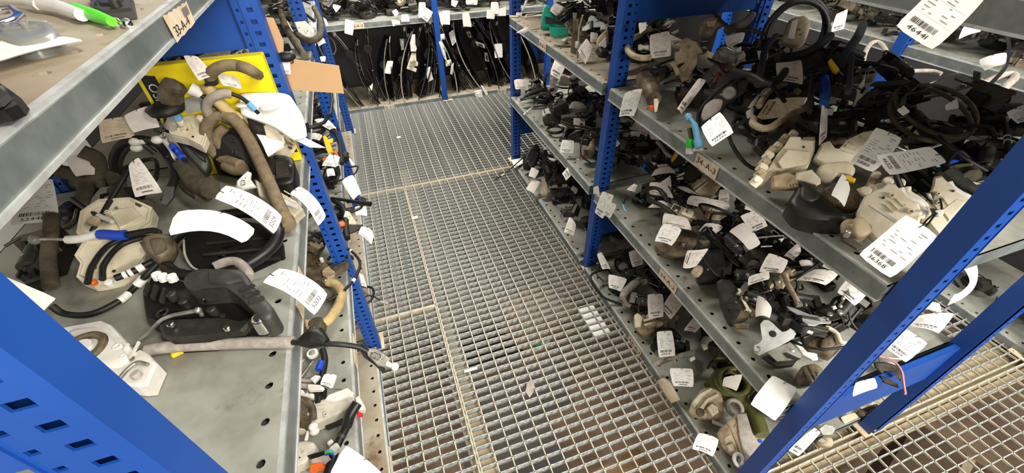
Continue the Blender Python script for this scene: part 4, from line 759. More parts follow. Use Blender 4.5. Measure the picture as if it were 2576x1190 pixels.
t = hose('control_cable', 'thick black cable with a blue sleeve curving over the second left shelf', 'cable', [(-0.2713, 0.7819, 0.51), (-0.2656, 0.7446, 0.51), (-0.2723, 0.7011, 0.51), (-0.284, 0.6697, 0.51), (-0.2791, 0.6415, 0.51), (-0.2805, 0.6238, 0.51)], .0085, RUBBER)
G().tube([(-0.2693, 0.7322, 0.525), (-0.2735, 0.7211, 0.525), (-0.2764, 0.7098, 0.525)], .0085, 10).build('blue_sleeve', BLUEP, t)
hose('control_cable', 'second black cable beside the white cable connector', 'cable', [(-0.2711, 0.6721, 0.505), (-0.2695, 0.6523, 0.505), (-0.2736, 0.6314, 0.505)], .0075, RUBBER)
t = hose('control_cable', 'grey cable with white plastic connector on the second left shelf', 'cable', [(-0.3332, 0.6868, 0.52), (-0.3174, 0.682, 0.52), (-0.3015, 0.6752, 0.52)], .006, GREYS)
slab('connector', [(-0.3015, 0.6733, 0.53), (-0.2969, 0.6743, 0.53), (-0.2686, 0.6617, 0.53), (-0.2633, 0.6541, 0.53), (-0.2686, 0.6492, 0.53), (-0.2965, 0.6575, 0.53), (-0.3007, 0.6635, 0.53)], .012, WHITEP, t); G().tube([(-0.2652, 0.6609, 0.52), (-0.2417, 0.6457, 0.52), (-0.223, 0.6376, 0.52)], .002, 6).build('wire', STEEL, t)
hose('lock_rod', 'grey rod above the white cable connector', 'rod', [(-0.3341, 0.7066, 0.52), (-0.3147, 0.6958, 0.52), (-0.2939, 0.6865, 0.52)], .005, GREYS)
for i, q in enumerate(([(-0.2956, 0.6886, 0.53), (-0.2815, 0.6955, 0.53), (-0.2719, 0.6901, 0.53), (-0.286, 0.6755, 0.53)], [(-0.3282, 0.6793, 0.52), (-0.3139, 0.6704, 0.52), (-0.3073, 0.6568, 0.52), (-0.2886, 0.6502, 0.52), (-0.29, 0.6396, 0.52), (-0.3132, 0.6496, 0.52), (-0.3244, 0.6629, 0.52)])):
    t = thing('plastic_clip', ['white wedge clip above the white cable connector', 'white twin clip below the white cable connector'][i], 'clip', base(q)); slab('body', q, .012, WHITEP, t)
T([(-0.2597, 0.6817, 0.5393), (-0.2314, 0.6738, 0.5299), (-0.2466, 0.647, 0.5194), (-0.2713, 0.6617, 0.5315)], 'small white crooked tag on the second left shelf', None, .12, 'u', PAPER)
t = thing('door_lock', 'large cloudy grey latch with red button on the second left shelf', 'lock', (-0.2566, 0.6362, 0.468))
pl = [(-0.3308, 0.6003, 0.515), (-0.311, 0.6282, 0.515), (-0.2714, 0.6323, 0.515), (-0.2215, 0.6258, 0.515), (-0.1964, 0.6206, 0.515), (-0.1951, 0.5981, 0.515), (-0.2168, 0.5843, 0.515), (-0.2504, 0.5788, 0.515), (-0.289, 0.5755, 0.515), (-0.3122, 0.5704, 0.515), (-0.3328, 0.581, 0.515)]
slab('casing', pl, .035, FROST, t, 0, .006); slab('top_plate', [(-0.2632, 0.6254, 0.522), (-0.257, 0.6342, 0.522), (-0.2097, 0.6381, 0.522), (-0.1978, 0.6207, 0.522), (-0.2015, 0.6109, 0.522), (-0.2448, 0.6153, 0.522)], .008, WHITEP, t)
slab('base_strip', [(-0.2876, 0.5877, 0.49), (-0.2228, 0.5946, 0.49), (-0.2109, 0.5815, 0.49), (-0.2695, 0.5744, 0.49)], .02, BLACKD, t)
slab('nose', [(-0.1955, 0.6051, 0.522), (-0.1874, 0.6096, 0.522), (-0.181, 0.5964, 0.522), (-0.1758, 0.5802, 0.522), (-0.1791, 0.569, 0.522), (-0.191, 0.5749, 0.522)], .02, WHITEP, t); slab('red_button', [(-0.1978, 0.5813, 0.505), (-0.1855, 0.5787, 0.505), (-0.1862, 0.5684, 0.505), (-0.196, 0.5704, 0.505)], .014, RED, t)
slab('pocket', [(-0.3306, 0.581, 0.52), (-0.3297, 0.611, 0.52), (-0.3003, 0.6252, 0.52), (-0.2878, 0.5962, 0.52), (-0.2989, 0.5666, 0.52)], .02, BROWN, t)
hose('control_cable', 'black ribbed cable over the cloudy grey latch', 'cable', [(-0.1865, 0.5774, 0.54), (-0.2049, 0.5617, 0.53), (-0.2196, 0.5469, 0.51), (-0.2346, 0.5309, 0.5), (-0.2482, 0.5094, 0.495), (-0.2586, 0.4848, 0.49), (-0.2686, 0.4669, 0.485)], .0095, RUBBER, [('boot', .0, .35, .012, BLACK), ('collar', .45, .5, .011, CARPETY)])
t = hose('control_cable', 'grey brown cable with two white ball stops on the second left shelf', 'cable', [(-0.3314, 0.6488, 0.52), (-0.3067, 0.6382, 0.52), (-0.291, 0.6113, 0.52), (-0.2876, 0.5825, 0.52)], .008, BROWN)
for p in ((-0.2895, 0.569, 0.515), (-0.2894, 0.5624, 0.505)): G().ball(p, .010, 0, (1.1, 1, .9)).build('ball_stop', WHITEP, t)
G().tube([(-0.3039, 0.5782, 0.5), (-0.309, 0.5506, 0.5)], .004, 8).build('rod', WHITEP, t)
t = thing('wiring_connector', 'grey and orange wiring plug with blue wires at the bottom left', 'connector', (-0.288, 0.5085, 0.47))
slab('grey_plug', [(-0.2976, 0.4991, 0.51), (-0.2782, 0.4982, 0.51), (-0.2613, 0.4998, 0.51), (-0.2558, 0.4874, 0.51), (-0.2753, 0.4854, 0.51), (-0.2952, 0.4895, 0.51)], .025, GREYS, t); slab('orange_lock', [(-0.2993, 0.4859, 0.508), (-0.2953, 0.4889, 0.508), (-0.2731, 0.4861, 0.508), (-0.2698, 0.4785, 0.508), (-0.2978, 0.4768, 0.508)], .02, ORANGE, t)
for k in range(3): G().tube(spline([Vector((-0.2628, 0.4915, 0.52))+Vector((0, .004*k, 0)), Vector((-0.2517, 0.487, 0.525))+Vector((.002, .004*k, .002)), Vector((-0.2474, 0.486, 0.51))+Vector((0, .004*k, 0))], 4), .002, 6).build('wire', [BLUEP, BGREEN, LBLUE][k], t)
t = thing('door_lock', 'cloudy clear latch body at the very bottom of the second left shelf', 'lock', (-0.3271, 0.5324, 0.467))
slab('casing', [(-0.3417, 0.5463, 0.5), (-0.3192, 0.5542, 0.5), (-0.293, 0.5418, 0.5), (-0.2898, 0.5218, 0.5), (-0.3064, 0.5034, 0.5), (-0.331, 0.4974, 0.5), (-0.3414, 0.4895, 0.5)], .03, FROST, t, 0, .006); slab('dark_plug', [(-0.3051, 0.5128, 0.505), (-0.2854, 0.512, 0.505), (-0.2627, 0.5101, 0.505), (-0.2627, 0.5025, 0.505), (-0.2797, 0.5009, 0.505), (-0.2992, 0.5018, 0.505)], .02, BLACK, t)
G().box((-0.2457, 0.5035, 0.51), (.02, .016, .016), (0, 0, .5), 0, .003).build('white_clip', WHITEP, t); G().box((-0.2573, 0.526, 0.5), (.012, .01, .01), (0, 0, .5), 0, .002).build('white_clip', WHITEP, t)
T([(-0.2072, 0.4672, 0.581), (-0.1443, 0.3976, 0.5482), (-0.1758, 0.3611, 0.541), (-0.2459, 0.4171, 0.5705)], 'large blank white tag at the bottom edge of the left aisle side', None, .05, 'u', PAPER, False)
# second and third left shelves beyond the perforated upright
TL = [([(-0.1822, 1.4939, 0.5829), (-0.1342, 1.5101, 0.5942), (-0.1202, 1.4547, 0.5381), (-0.155, 1.4378, 0.5249)], 'bent blank white tag over the left floor edge', False), ([(-0.1541, 1.4095, 0.5159), (-0.1133, 1.4043, 0.5075), (-0.1171, 1.3773, 0.4834), (-0.1587, 1.3839, 0.4931)], 'small blank white tag by the grating at the left', False),
 ([(-0.139, 1.2785, 0.5167), (-0.1044, 1.2615, 0.4996), (-0.1049, 1.2396, 0.4813), (-0.1523, 1.2601, 0.5024)], 'white printed tag at the left grating edge', True), ([(-0.2292, 1.555, 0.6111), (-0.2015, 1.5574, 0.6096), (-0.2015, 1.5374, 0.5886), (-0.2304, 1.5355, 0.5908)], 'small square white tag under the yellow plug', True),
 ([(-0.2061, 1.6261, 0.6408), (-0.1959, 1.6189, 0.6314), (-0.1926, 1.5874, 0.5965), (-0.2477, 1.5936, 0.6112)], 'crumpled white tag under the yellow plug', True), ([(-0.1937, 1.6127, 0.6399), (-0.1734, 1.6065, 0.6307), (-0.1591, 1.585, 0.6054), (-0.1932, 1.5797, 0.6039)], 'second crumpled white tag right of the yellow plug', True),
 ([(-0.2799, 1.8492, 0.6365), (-0.2389, 1.842, 0.6208), (-0.2567, 1.827, 0.606), (-0.2881, 1.8314, 0.6167)], 'white barcode tag left of the yellow plug', True), ([(-0.2586, 1.8709, 0.6826), (-0.2009, 1.873, 0.6771), (-0.1737, 1.8464, 0.6403), (-0.2039, 1.8424, 0.6396)], 'white tag under the black loop by the far left uprights', True),
 ([(-0.168, 1.833, 0.5288), (-0.159, 1.8205, 0.5143), (-0.1426, 1.7954, 0.4856), (-0.1519, 1.7813, 0.4712)], 'slim white tag hanging on the far left upright', False), ([(-0.1377, 1.2697, 0.5226), (-0.1039, 1.2398, 0.4949), (-0.1169, 1.214, 0.4746), (-0.1534, 1.2505, 0.508)], 'curved white tag overhanging the left grating edge', True)]
for q, l, pr in TL: T(q, l, None, .14, 'u', PAPER, pr)
T([(-0.1949, 1.2574, 0.3181), (-0.1814, 1.2508, 0.3119), (-0.1761, 1.208, 0.2811), (-0.1949, 1.2165, 0.2891)], 'white tag beside the foot of the perforated left upright', None, .1, 'u')
t = thing('wiring_connector', 'yellow and orange plug among the far left locks', 'connector', (-0.2193, 1.7487, 0.6))
slab('yellow_plug', [(-0.2276, 1.7384, 0.665), (-0.2151, 1.7406, 0.6657), (-0.2087, 1.7311, 0.6538), (-0.1889, 1.7331, 0.6533), (-0.1934, 1.722, 0.6411), (-0.2054, 1.7189, 0.6391), (-0.199, 1.6944, 0.6097), (-0.2213, 1.6846, 0.6016), (-0.2253, 1.709, 0.6305)], .02, YELP, t); slab('orange_clip', [(-0.2008, 1.6689, 0.6404), (-0.1682, 1.6448, 0.6094), (-0.1739, 1.6415, 0.6065), (-0.1935, 1.6546, 0.6236)], .01, ORANGE, t); slab('orange_base', [(-0.2418, 1.6494, 0.6156), (-0.2149, 1.654, 0.6166), (-0.2181, 1.6435, 0.6055), (-0.2432, 1.6371, 0.6023)], .012, ORANGE, t)
t = thing('wiring_connector', 'orange plug on a dark lock low on the left side', 'connector', (-0.21, 1.3371, 0.5)); G().box((-0.2003, 1.2907, 0.53), (.02, .02, .025), (.2, 0, .3), 0, .003).build('plug', ORANGE, t); G().box((-0.2099, 1.2733, 0.52), (.03, .03, .02), (.2, 0, .3), 0, .003).build('body', BLACK, t)
hose('control_cable', 'thick black cable looping over the far left lock pile', 'cable', [(-0.2865, 1.9398, 0.62), (-0.2327, 1.9333, 0.62), (-0.1907, 1.8515, 0.62), (-0.1721, 1.7573, 0.62), (-0.17, 1.6528, 0.62), (-0.1679, 1.567, 0.62)], .009, RUBBER)
hose('control_cable', 'black hose coming down behind the perforated left upright', 'cable', [(-0.2343, 1.4874, 0.52), (-0.203, 1.4317, 0.52), (-0.1892, 1.3676, 0.52), (-0.1905, 1.2738, 0.52), (-0.1883, 1.2217, 0.52)], .011, RUBBER)
hose('control_cable', 'black lock rod sticking out over the grating at the left', 'rod', [(-0.2294, 1.475, 0.53), (-0.1769, 1.4425, 0.53), (-0.1318, 1.413, 0.53), (-0.0942, 1.3862, 0.53)], .006, BLACK, [('black_tip', .82, 1, .010, RUBBER)])
t = thing('door_lock', 'black hooked lock end above the left grating edge', 'lock', (-0.1356, 1.4697, 0.5)); slab('hook', [(-0.1414, 1.4324, 0.534), (-0.1235, 1.4388, 0.5386), (-0.109, 1.4329, 0.5318), (-0.1107, 1.422, 0.5217), (-0.1327, 1.4224, 0.5239)], .014, BLACK, t); slab('stem', [(-0.1596, 1.4204, 0.5288), (-0.1056, 1.4168, 0.521), (-0.0963, 1.4084, 0.5125), (-0.1443, 1.4096, 0.5176)], .012, BLACKD, t)
t = thing('door_lock', 'cream and black latch low by the left grating', 'lock', (-0.1848, 1.3806, 0.47)); slab('casing', [(-0.1831, 1.3538, 0.5456), (-0.1693, 1.349, 0.5398), (-0.1543, 1.315, 0.508), (-0.1602, 1.3011, 0.4964), (-0.1863, 1.3001, 0.4985), (-0.1939, 1.3367, 0.5318)], .02, CREAM, t); slab('back', [(-0.2012, 1.3012, 0.5252), (-0.1346, 1.2944, 0.5122), (-0.1331, 1.2833, 0.5025), (-0.1826, 1.2741, 0.5)], .016, BLACKD, t)
for i, q in enumerate(([(-0.1847, 1.2024, 1.1232), (-0.0636, 1.203, 1.0897), (-0.0693, 1.1979, 1.0187), (-0.203, 1.1967, 1.0481)], [(-0.2016, 1.1869, 1.2207), (-0.1759, 1.1875, 1.2151), (-0.1707, 1.185, 1.1642), (-0.1817, 1.1831, 1.134), (-0.2022, 1.1823, 1.1337)])):
    tag(slab('cardboard_sheet', q, .004, CARD, None, 0, .0006), ['large brown cardboard piece sticking out behind the left perforated upright', 'narrow brown cardboard strip standing behind the left upright'][i], 'cardboard')
T([(-0.1913, 1.1808, 1.1237), (-0.1711, 1.1814, 1.1221), (-0.1788, 1.179, 1.0902), (-0.1917, 1.1788, 1.0928)], 'small white tag on the left upright beside the cardboard', None, .06)
t = thing('rubber_grommet', 'black rubber end on top of the large cardboard piece', 'grommet', (-0.19, 1.2818, 1.1019)); G().ball((-0.176, 1.18, 1.1315), .014, 0, (1.6, 1, .9)).build('cap', RUBBER, t); G().tube(spline([(-0.1688, 1.18, 1.126), (-0.1639, 1.18, 1.1189), (-0.1698, 1.18, 1.1148)], 4), .0012, 6).build('wire', RUBBER, t)
hose('control_cable', 'brown black hose hooked over the far left shelf', 'cable', [(-0.2215, 1.9453, 1), (-0.1974, 1.8773, 1), (-0.1682, 1.8433, 1), (-0.1428, 1.8906, 1), (-0.1358, 2.0249, 1), (-0.1447, 2.206, 1), (-0.1693, 2.4222, 1)], .012, DOLIVE)
for i, q in enumerate(([(-0.3424, 2.7403, 0.99), (-0.3226, 2.448, 0.99), (-0.279, 2.1254, 0.99), (-0.2284, 1.8616, 0.99), (-0.195, 1.6956, 0.99)], [(-0.2883, 2.4541, 1.02), (-0.2109, 2.2518, 1.02), (-0.1583, 2.0659, 1.02)], [(-0.3229, 2.4501, 1.02), (-0.2593, 2.5863, 1.02), (-0.1809, 2.4104, 1.02)], [(-0.1402, 1.9624, 1), (-0.0967, 1.8266, 1), (-0.0852, 1.6899, 1), (-0.0958, 1.6221, 1)])):
    hose('control_cable', ['thick dark hose leaning down over the far left shelf', 'black cable over the far left white lock', 'thin cable arched at the top of the far left shelf', 'black cable loop hanging off the far left upright'][i], 'cable', q, (.014, .006, .0035, .003)[i], (BROWN, RUBBER, RUBBER, RUBBER)[i])
t = thing('door_lock', 'white and yellow latch on the far left shelf behind the cardboard', 'lock', (-0.2327, 2.246, 0.95))
slab('casing', [(-0.2296, 2.0225, 1.0311), (-0.1878, 2.0265, 1.031), (-0.1639, 2.0098, 0.9985), (-0.1628, 1.9967, 0.9759), (-0.1947, 1.9909, 0.9713), (-0.2234, 1.9999, 0.9914)], .03, WHITEP, t); slab('yellow_tab', [(-0.2275, 2.1467, 1.0163), (-0.216, 2.1457, 1.0125), (-0.2088, 2.1421, 1.0049), (-0.2241, 2.1414, 1.0063)], .008, YELP, t)
for i, q in enumerate(([(-0.177, 2.0774, 1.0101), (-0.155, 2.0857, 1.0215), (-0.1576, 2.0646, 0.9852), (-0.1771, 2.0618, 0.9831)], [(-0.1612, 1.936, 0.9788), (-0.1306, 1.9395, 0.9809), (-0.1276, 1.9301, 0.965), (-0.1576, 1.9219, 0.9552)], [(-0.1528, 1.7747, 0.9586), (-0.1306, 1.7757, 0.9573), (-0.138, 1.7647, 0.9412), (-0.1517, 1.7646, 0.9428)], [(-0.2999, 2.2836, 1.0048), (-0.2823, 2.2724, 0.9814), (-0.2695, 2.2507, 0.9406), (-0.2859, 2.2555, 0.9527)], [(-0.278, 1.8631, 0.9804), (-0.2498, 1.8586, 0.9672), (-0.2296, 1.8442, 0.9399), (-0.2682, 1.8467, 0.9522)])):
    T(q, ['white tag behind the brown black hook hose', 'white crumpled tag between the far left uprights', 'small white tag with a pen stroke on the far left side', 'creased white tag on the far left top pile', 'white paper edge above the large cardboard piece'][i], None, .1, 'u', PAPER, i == 0)

# ------------------------------------------------------------------ RIGHT, far bay
t = thing('door_lock', 'teal green plastic lock on the far right shelf', 'lock', (0.9449, 2.0941, 0.905))
slab('housing', [(0.8335, 1.9779, 1.0149), (0.8727, 1.9611, 1.0161), (0.8814, 1.945, 0.9969), (0.9155, 1.9038, 0.9564), (0.8965, 1.8969, 0.9325), (0.8405, 1.923, 0.9341), (0.8068, 1.9406, 0.9381)], .04, TEAL, t, 0, .005); slab('lower_block', [(0.7856, 1.7917, 0.9737), (0.8533, 1.7596, 0.9726), (0.8545, 1.7442, 0.9507), (0.8294, 1.7501, 0.9423), (0.7973, 1.7641, 0.941), (0.7808, 1.7776, 0.9496)], .03, TEAL, t)
slab('recess', [(0.8157, 1.918, 0.9861), (0.8439, 1.903, 0.9821), (0.8688, 1.8786, 0.9612), (0.8154, 1.9004, 0.9586)], .003, RUBBER, t, .001, .001)
TR = [([(0.8638, 1.9236, 1.0368), (0.9259, 1.8719, 1.0007), (0.8942, 1.8571, 0.954), (0.8364, 1.9182, 1.0081)], 'white tag on the teal lock', .05), ([(0.9307, 2.0719, 1.0308), (1.016, 2.032, 1.0316), (1.0086, 2.0226, 1.0101), (0.9238, 2.0611, 1.0074)], 'tag cut by the top of the picture above the teal lock', .05),
 ([(0.7658, 2.164, 0.9578), (0.7927, 2.1533, 0.9562), (0.7889, 2.1461, 0.9422), (0.7614, 2.157, 0.9438)], 'small label by the far right upright', .0), ([(0.7268, 1.947, 0.9389), (0.7702, 1.9317, 0.9405), (0.7243, 1.9352, 0.9196), (0.6869, 1.9502, 0.921)], 'white tag lying on the far right shelf edge', .05),
 ([(0.8101, 1.4992, 0.9993), (0.8262, 1.4695, 0.971), (0.7909, 1.4494, 0.9183), (0.7726, 1.4909, 0.9608)], 'diamond hung tag before the right middle upright', .04), ([(0.8289, 1.5064, 1.0163), (0.8545, 1.4889, 1.0119), (0.842, 1.4769, 0.9853), (0.8224, 1.4886, 0.9864)], 'pale tag beside the right middle upright', .06), ([(0.9305, 1.6107, 1.0082), (0.9571, 1.5983, 1.0129), (0.9474, 1.5889, 0.9914), (0.9228, 1.6006, 0.9874)], 'pale tag high beside the right middle upright', .06),
 ([(0.7943, 2.1097, 1.0191), (0.8066, 2.1061, 1.0209), (0.7803, 2.0922, 0.981), (0.7694, 2.095, 0.9788)], 'narrow folded tag near the far right upright', .1)]
for q, l, b in TR: T(q, l, None, b, 'u', PAPERG)
t = thing('door_lock', 'pale pink plastic lock beside the right middle upright', 'lock', (1.0093, 1.7194, 0.91)); slab('housing', [(0.8201, 1.4384, 0.9893), (0.8333, 1.45, 1.0153), (0.8665, 1.4464, 1.0369), (0.8565, 1.4068, 0.9757), (0.8465, 1.4022, 0.9617), (0.8255, 1.4139, 0.9607)], .03, CREAMD, t, 0, .006); slab('cover', [(0.8217, 1.423, 0.9952), (0.85, 1.4247, 1.0199), (0.8459, 1.4045, 0.9896), (0.825, 1.4061, 0.9752)], .008, PAPERG, t)
t = thing('control_cable', 'white pegged cord hanging before the far right shelf', 'cable', (0.8, 1.5411, 0.9407)); G().tube([(0.8, 1.5244, 1.0727), (0.8, 1.5442, 1.0285), (0.8, 1.5426, 0.9576), (0.8, 1.536, 0.9157)], .0035, 7).build('cord', GREYS, t); G().tube([(0.8, 1.5483, 0.9754), (0.8, 1.5447, 0.9528)], .009, 8).build('peg', WHITEP, t)
t = thing('control_cable', 'white plug cord hanging under the far right shelf', 'cable', (0.82, 1.6179, 0.8422)); G().tube([(0.82, 1.6188, 0.8941), (0.82, 1.6194, 0.8681)], .010, 8).build('peg', WHITEP, t); G().tube([(0.82, 1.6227, 0.8671), (0.82, 1.6288, 0.8388)], .002, 6).build('wire', STEEL, t)
hose('lock_rod', 'bent grey rod left of the teal lock', 'rod', [(0.885, 2.1047, 0.96), (0.8173, 2.0808, 0.96), (0.7896, 2.0794, 0.96), (0.7642, 2.0168, 0.96)], .005, GREYS); hose('lock_rod', 'pale strip on the far end of the right shelf', 'strip', [(0.7612, 2.2544, 0.92), (0.8011, 2.2279, 0.92)], .006, CREAM)
g = G(); g.box((0.8613, 1.7905, 0.91), (.03, .02, .015), (0, 0, .6), 0, .003); tag(g.build('plastic_clip', CREAM), 'pinkish clip lying on the far right shelf', 'clip')
t = thing('door_lock', 'upright grey brown latch bar behind the hung diamond tag', 'lock', (0.8391, 1.6374, 0.91)); slab('bar', [(0.8034, 1.6046, 1.0395), (0.8219, 1.5968, 1.0417), (0.8085, 1.5694, 0.9927), (0.7932, 1.5362, 0.934), (0.7742, 1.5506, 0.9408)], .02, BROWN, t); slab('cap', [(0.9086, 1.8283, 1.0131), (0.9264, 1.8182, 1.0114), (0.9189, 1.8073, 0.9888), (0.9058, 1.8124, 0.9865)], .02, GREYS, t)
TA = [([(0.7873, 2.2726, 0.5844), (0.8641, 2.2412, 0.5803), (0.855, 2.2085, 0.5351), (0.7862, 2.2379, 0.5402)], 'curled white tag at the far end of the middle right shelf', .12), ([(1.0843, 2.3405, 0.6866), (1.1334, 2.2932, 0.6549), (1.0656, 2.2478, 0.5546), (1.0178, 2.2923, 0.5833)], 'tall white tag standing over the far middle right shelf', .06), ([(1.0401, 2.1811, 0.6079), (1.0867, 2.1449, 0.5915), (1.0651, 2.1293, 0.5595), (1.0126, 2.1561, 0.561)], 'white tag below the tall standing tag', .06),
 ([(0.936, 2.1341, 0.5654), (0.984, 2.1278, 0.5842), (0.9947, 2.104, 0.5615), (0.9605, 2.0924, 0.5288)], 'blank tilted tag left of the lower tall tag', .05), ([(1.145, 2.1692, 0.5685), (1.2116, 2.1265, 0.5608), (1.1578, 2.1322, 0.5328), (1.1418, 2.1451, 0.5378)], 'greyed tag curled under the far right shelf', .12), ([(0.9183, 1.9983, 0.5528), (0.9765, 1.9765, 0.5598), (0.9845, 1.9449, 0.5285), (0.9274, 1.9641, 0.5189)], 'square greyed tag in the middle of the far middle shelf', .04),
 ([(0.7964, 1.9108, 0.5971), (0.7785, 1.9612, 0.5411), (0.768, 1.9817, 0.4883), (0.7556, 2.0337, 0.4849)], 'slender curled tag on the far lip of the middle shelf', .16), ([(0.9883, 1.9177, 0.5657), (1.0518, 1.8606, 0.5405), (1.0414, 1.847, 0.5196), (0.9572, 1.9056, 0.5343)], 'arched greyed tag near the right middle upright', .2), ([(0.8384, 1.9581, 0.5319), (0.931, 1.9166, 0.5328), (0.9242, 1.9031, 0.5145), (0.8297, 1.9339, 0.5007)], 'flat tag edge over a black lock on the far middle shelf', .03),
 ([(0.9335, 1.7824, 0.5408), (0.9834, 1.7537, 0.5392), (0.9756, 1.7235, 0.5037), (0.9223, 1.7453, 0.4963)], 'square tag behind the right middle upright', .03), ([(0.9934, 1.7825, 0.5234), (1.0259, 1.7877, 0.5481), (1.034, 1.7629, 0.5271), (1.0033, 1.7749, 0.5214)], 'small folded tag touching the square tag', .1), ([(1.049, 1.7913, 0.5439), (1.0752, 1.783, 0.5515), (1.054, 1.7565, 0.511), (1.0429, 1.7656, 0.5135)], 'tag half behind the right middle upright', .05), ([(0.976, 2.1384, 0.6219), (0.9944, 2.1228, 0.613), (0.9574, 2.1136, 0.5808), (0.941, 2.1238, 0.5842)], 'small tag under the tall standing tag', .05)]
for q, l, b in TA: T(q, l, None, b, 'u', PAPERG)
hose('control_cable', 'black cable rising to the tall standing tag', 'cable', [(0.9737, 2.2447, 0.52), (0.9263, 2.1454, 0.6), (0.9736, 2.2277, 0.6), (1.0092, 2.2742, 0.6)], .008, RUBBER)
t = thing('door_lock', 'black motor lock with shiny rim on the far lip of the middle shelf', 'lock', (0.8671, 1.8892, 0.47)); slab('housing', [(0.8253, 1.9212, 0.5058), (0.8579, 1.9196, 0.5203), (0.9114, 1.8978, 0.5234), (0.9102, 1.8748, 0.4979), (0.8942, 1.863, 0.4772), (0.8288, 1.8914, 0.4754)], .05, BLACKD, t, 0, .006)
c = Vector((0.8424, 1.7908, 0.49)); g = G(); g.ring(c, .040, .008, 22, 8, (.1, 0, 0), 0, .8); g.build('black_ring', BLACK, t); slab('white_lever', [(0.8632, 1.8133, 0.5043), (0.8857, 1.8061, 0.5084), (0.9137, 1.7824, 0.4981), (0.9039, 1.7807, 0.4912), (0.8711, 1.8035, 0.4981)], .008, WHITEP, t)
TB = [([(0.7848, 1.5925, 0.5386), (0.8365, 1.5646, 0.5373), (0.8174, 1.5297, 0.4944), (0.7611, 1.5587, 0.4946)], 'white tag hung on the far middle shelf lip', .03), ([(0.8219, 1.7689, 0.3687), (0.9404, 1.7256, 0.3834), (0.8806, 1.715, 0.3459), (0.8288, 1.7367, 0.3419)], 'white tag spread below the hung lip tag', .06), ([(0.8368, 1.5251, 0.4723), (0.847, 1.4972, 0.4526), (0.7625, 1.4716, 0.3906), (0.7536, 1.5046, 0.4155)], 'slanted white tag on the far lower right shelf', .1),
 ([(0.7849, 1.9637, 0.1852), (0.8226, 1.9314, 0.17), (0.7873, 1.9096, 0.1374), (0.7551, 1.9338, 0.1474)], 'small blank tag on a black lock by the far right foot', .05), ([(0.7775, 1.9221, 0.1274), (0.8149, 1.8947, 0.117), (0.7615, 1.8598, 0.0684), (0.725, 1.8966, 0.0873)], 'blank tag hanging over the far lower right shelf edge', .08), ([(0.784, 1.4493, 0.1932), (0.8041, 1.4051, 0.1701), (0.7752, 1.369, 0.1337), (0.7384, 1.403, 0.1433)], 'curved tag on the lowest shelf before the middle upright', .16),
 ([(0.9487, 1.7449, 0.156), (0.9692, 1.7163, 0.1421), (0.9498, 1.7025, 0.1224), (0.931, 1.7342, 0.1396)], 'small dim tag deep on the far lowest shelf', .05), ([(0.7671, 1.1709, 0.5262), (0.7813, 1.106, 0.5434), (0.7601, 1.1239, 0.4248), (0.7503, 1.177, 0.4235)], 'front white tag of two hung on the right middle upright', .06), ([(0.7731, 1.1279, 0.512), (0.7819, 1.0814, 0.5165), (0.7702, 1.09, 0.4503), (0.7624, 1.128, 0.4425)], 'rear white tag of two hung on the right middle upright', .05), ([(0.8939, 1.3502, 0.2157), (0.8971, 1.3322, 0.205), (0.9003, 1.3144, 0.1943), (0.8659, 1.3238, 0.1851)], 'pale triangular tag right of the middle upright', .03), ([(0.7868, 1.2703, 0.4787), (0.7944, 1.2452, 0.4988), (0.7937, 1.2249, 0.468), (0.7848, 1.2598, 0.4517)], 'grey torn paper on the corner of the right middle shelf', .05)]
for i, (q, l, b) in enumerate(TB): T(q, l, None, b, 'u', PAPER if i in (0, 1, 2, 7, 8) else PAPERG, i not in (3, 4, 9, 10))
t = thing('door_lock', 'tall black lock standing at the far right foot on the lowest shelf', 'lock', (0.848, 2.1611, 0.033)); slab('housing', [(0.8509, 2.1756, 0.1894), (0.9016, 2.1758, 0.2092), (0.9135, 2.1471, 0.1863), (0.8958, 2.114, 0.1477), (0.8474, 2.0889, 0.105), (0.7945, 2.0975, 0.0929), (0.7935, 2.1258, 0.1197)], .05, BLACK, t, 0, .01); slab('cover', [(0.859, 2.1811, 0.1733), (0.8974, 2.1781, 0.1854), (0.8971, 2.1462, 0.1543), (0.8324, 2.1235, 0.1071)], .01, BLACKD, t); slab('arm', [(0.9248, 2.1192, 0.1867), (0.9478, 2.1137, 0.191), (0.913, 2.0267, 0.0964), (0.8812, 2.0156, 0.0732), (0.8818, 2.0476, 0.1031)], .02, BLACKD, t)
hose('control_cable', 'thin black cable from the far right foot out over the grating', 'cable', [(0.9022, 2.2029, 0.16), (0.8239, 2.1924, 0.12), (0.7772, 2.2231, 0.06), (0.713, 2.2248, 0.012), (0.628, 2.1758, 0.008)], .0035, RUBBER, [('white_ferrule', .80, .9, .005, WHITEP)])
t = thing('door_lock', 'worn yellowish bar lock overhanging the far lower right shelf', 'lock', (0.8412, 1.8875, 0.033)); slab('bar', [(0.8211, 1.8944, 0.1345), (0.8428, 1.8895, 0.1385), (0.8448, 1.8525, 0.1082), (0.8308, 1.8223, 0.0775), (0.8118, 1.8201, 0.0686), (0.7965, 1.8324, 0.0731)], .02, CREAMD, t); slab('blue_edge', [(0.8381, 1.9214, 0.1175), (0.8505, 1.9191, 0.1203), (0.856, 1.8838, 0.0921), (0.8485, 1.8849, 0.0902)], .006, MBLUE, t)
tag(slab('paper_sheet', [(0.7763, 2.3054, 0.05), (0.8611, 2.3077, 0.05), (0.8325, 2.2381, 0.05), (0.7635, 2.201, 0.05)], .001, PAPER, None, 0, .0003), 'white paper on the far corner of the lowest right shelf', 'sheet')
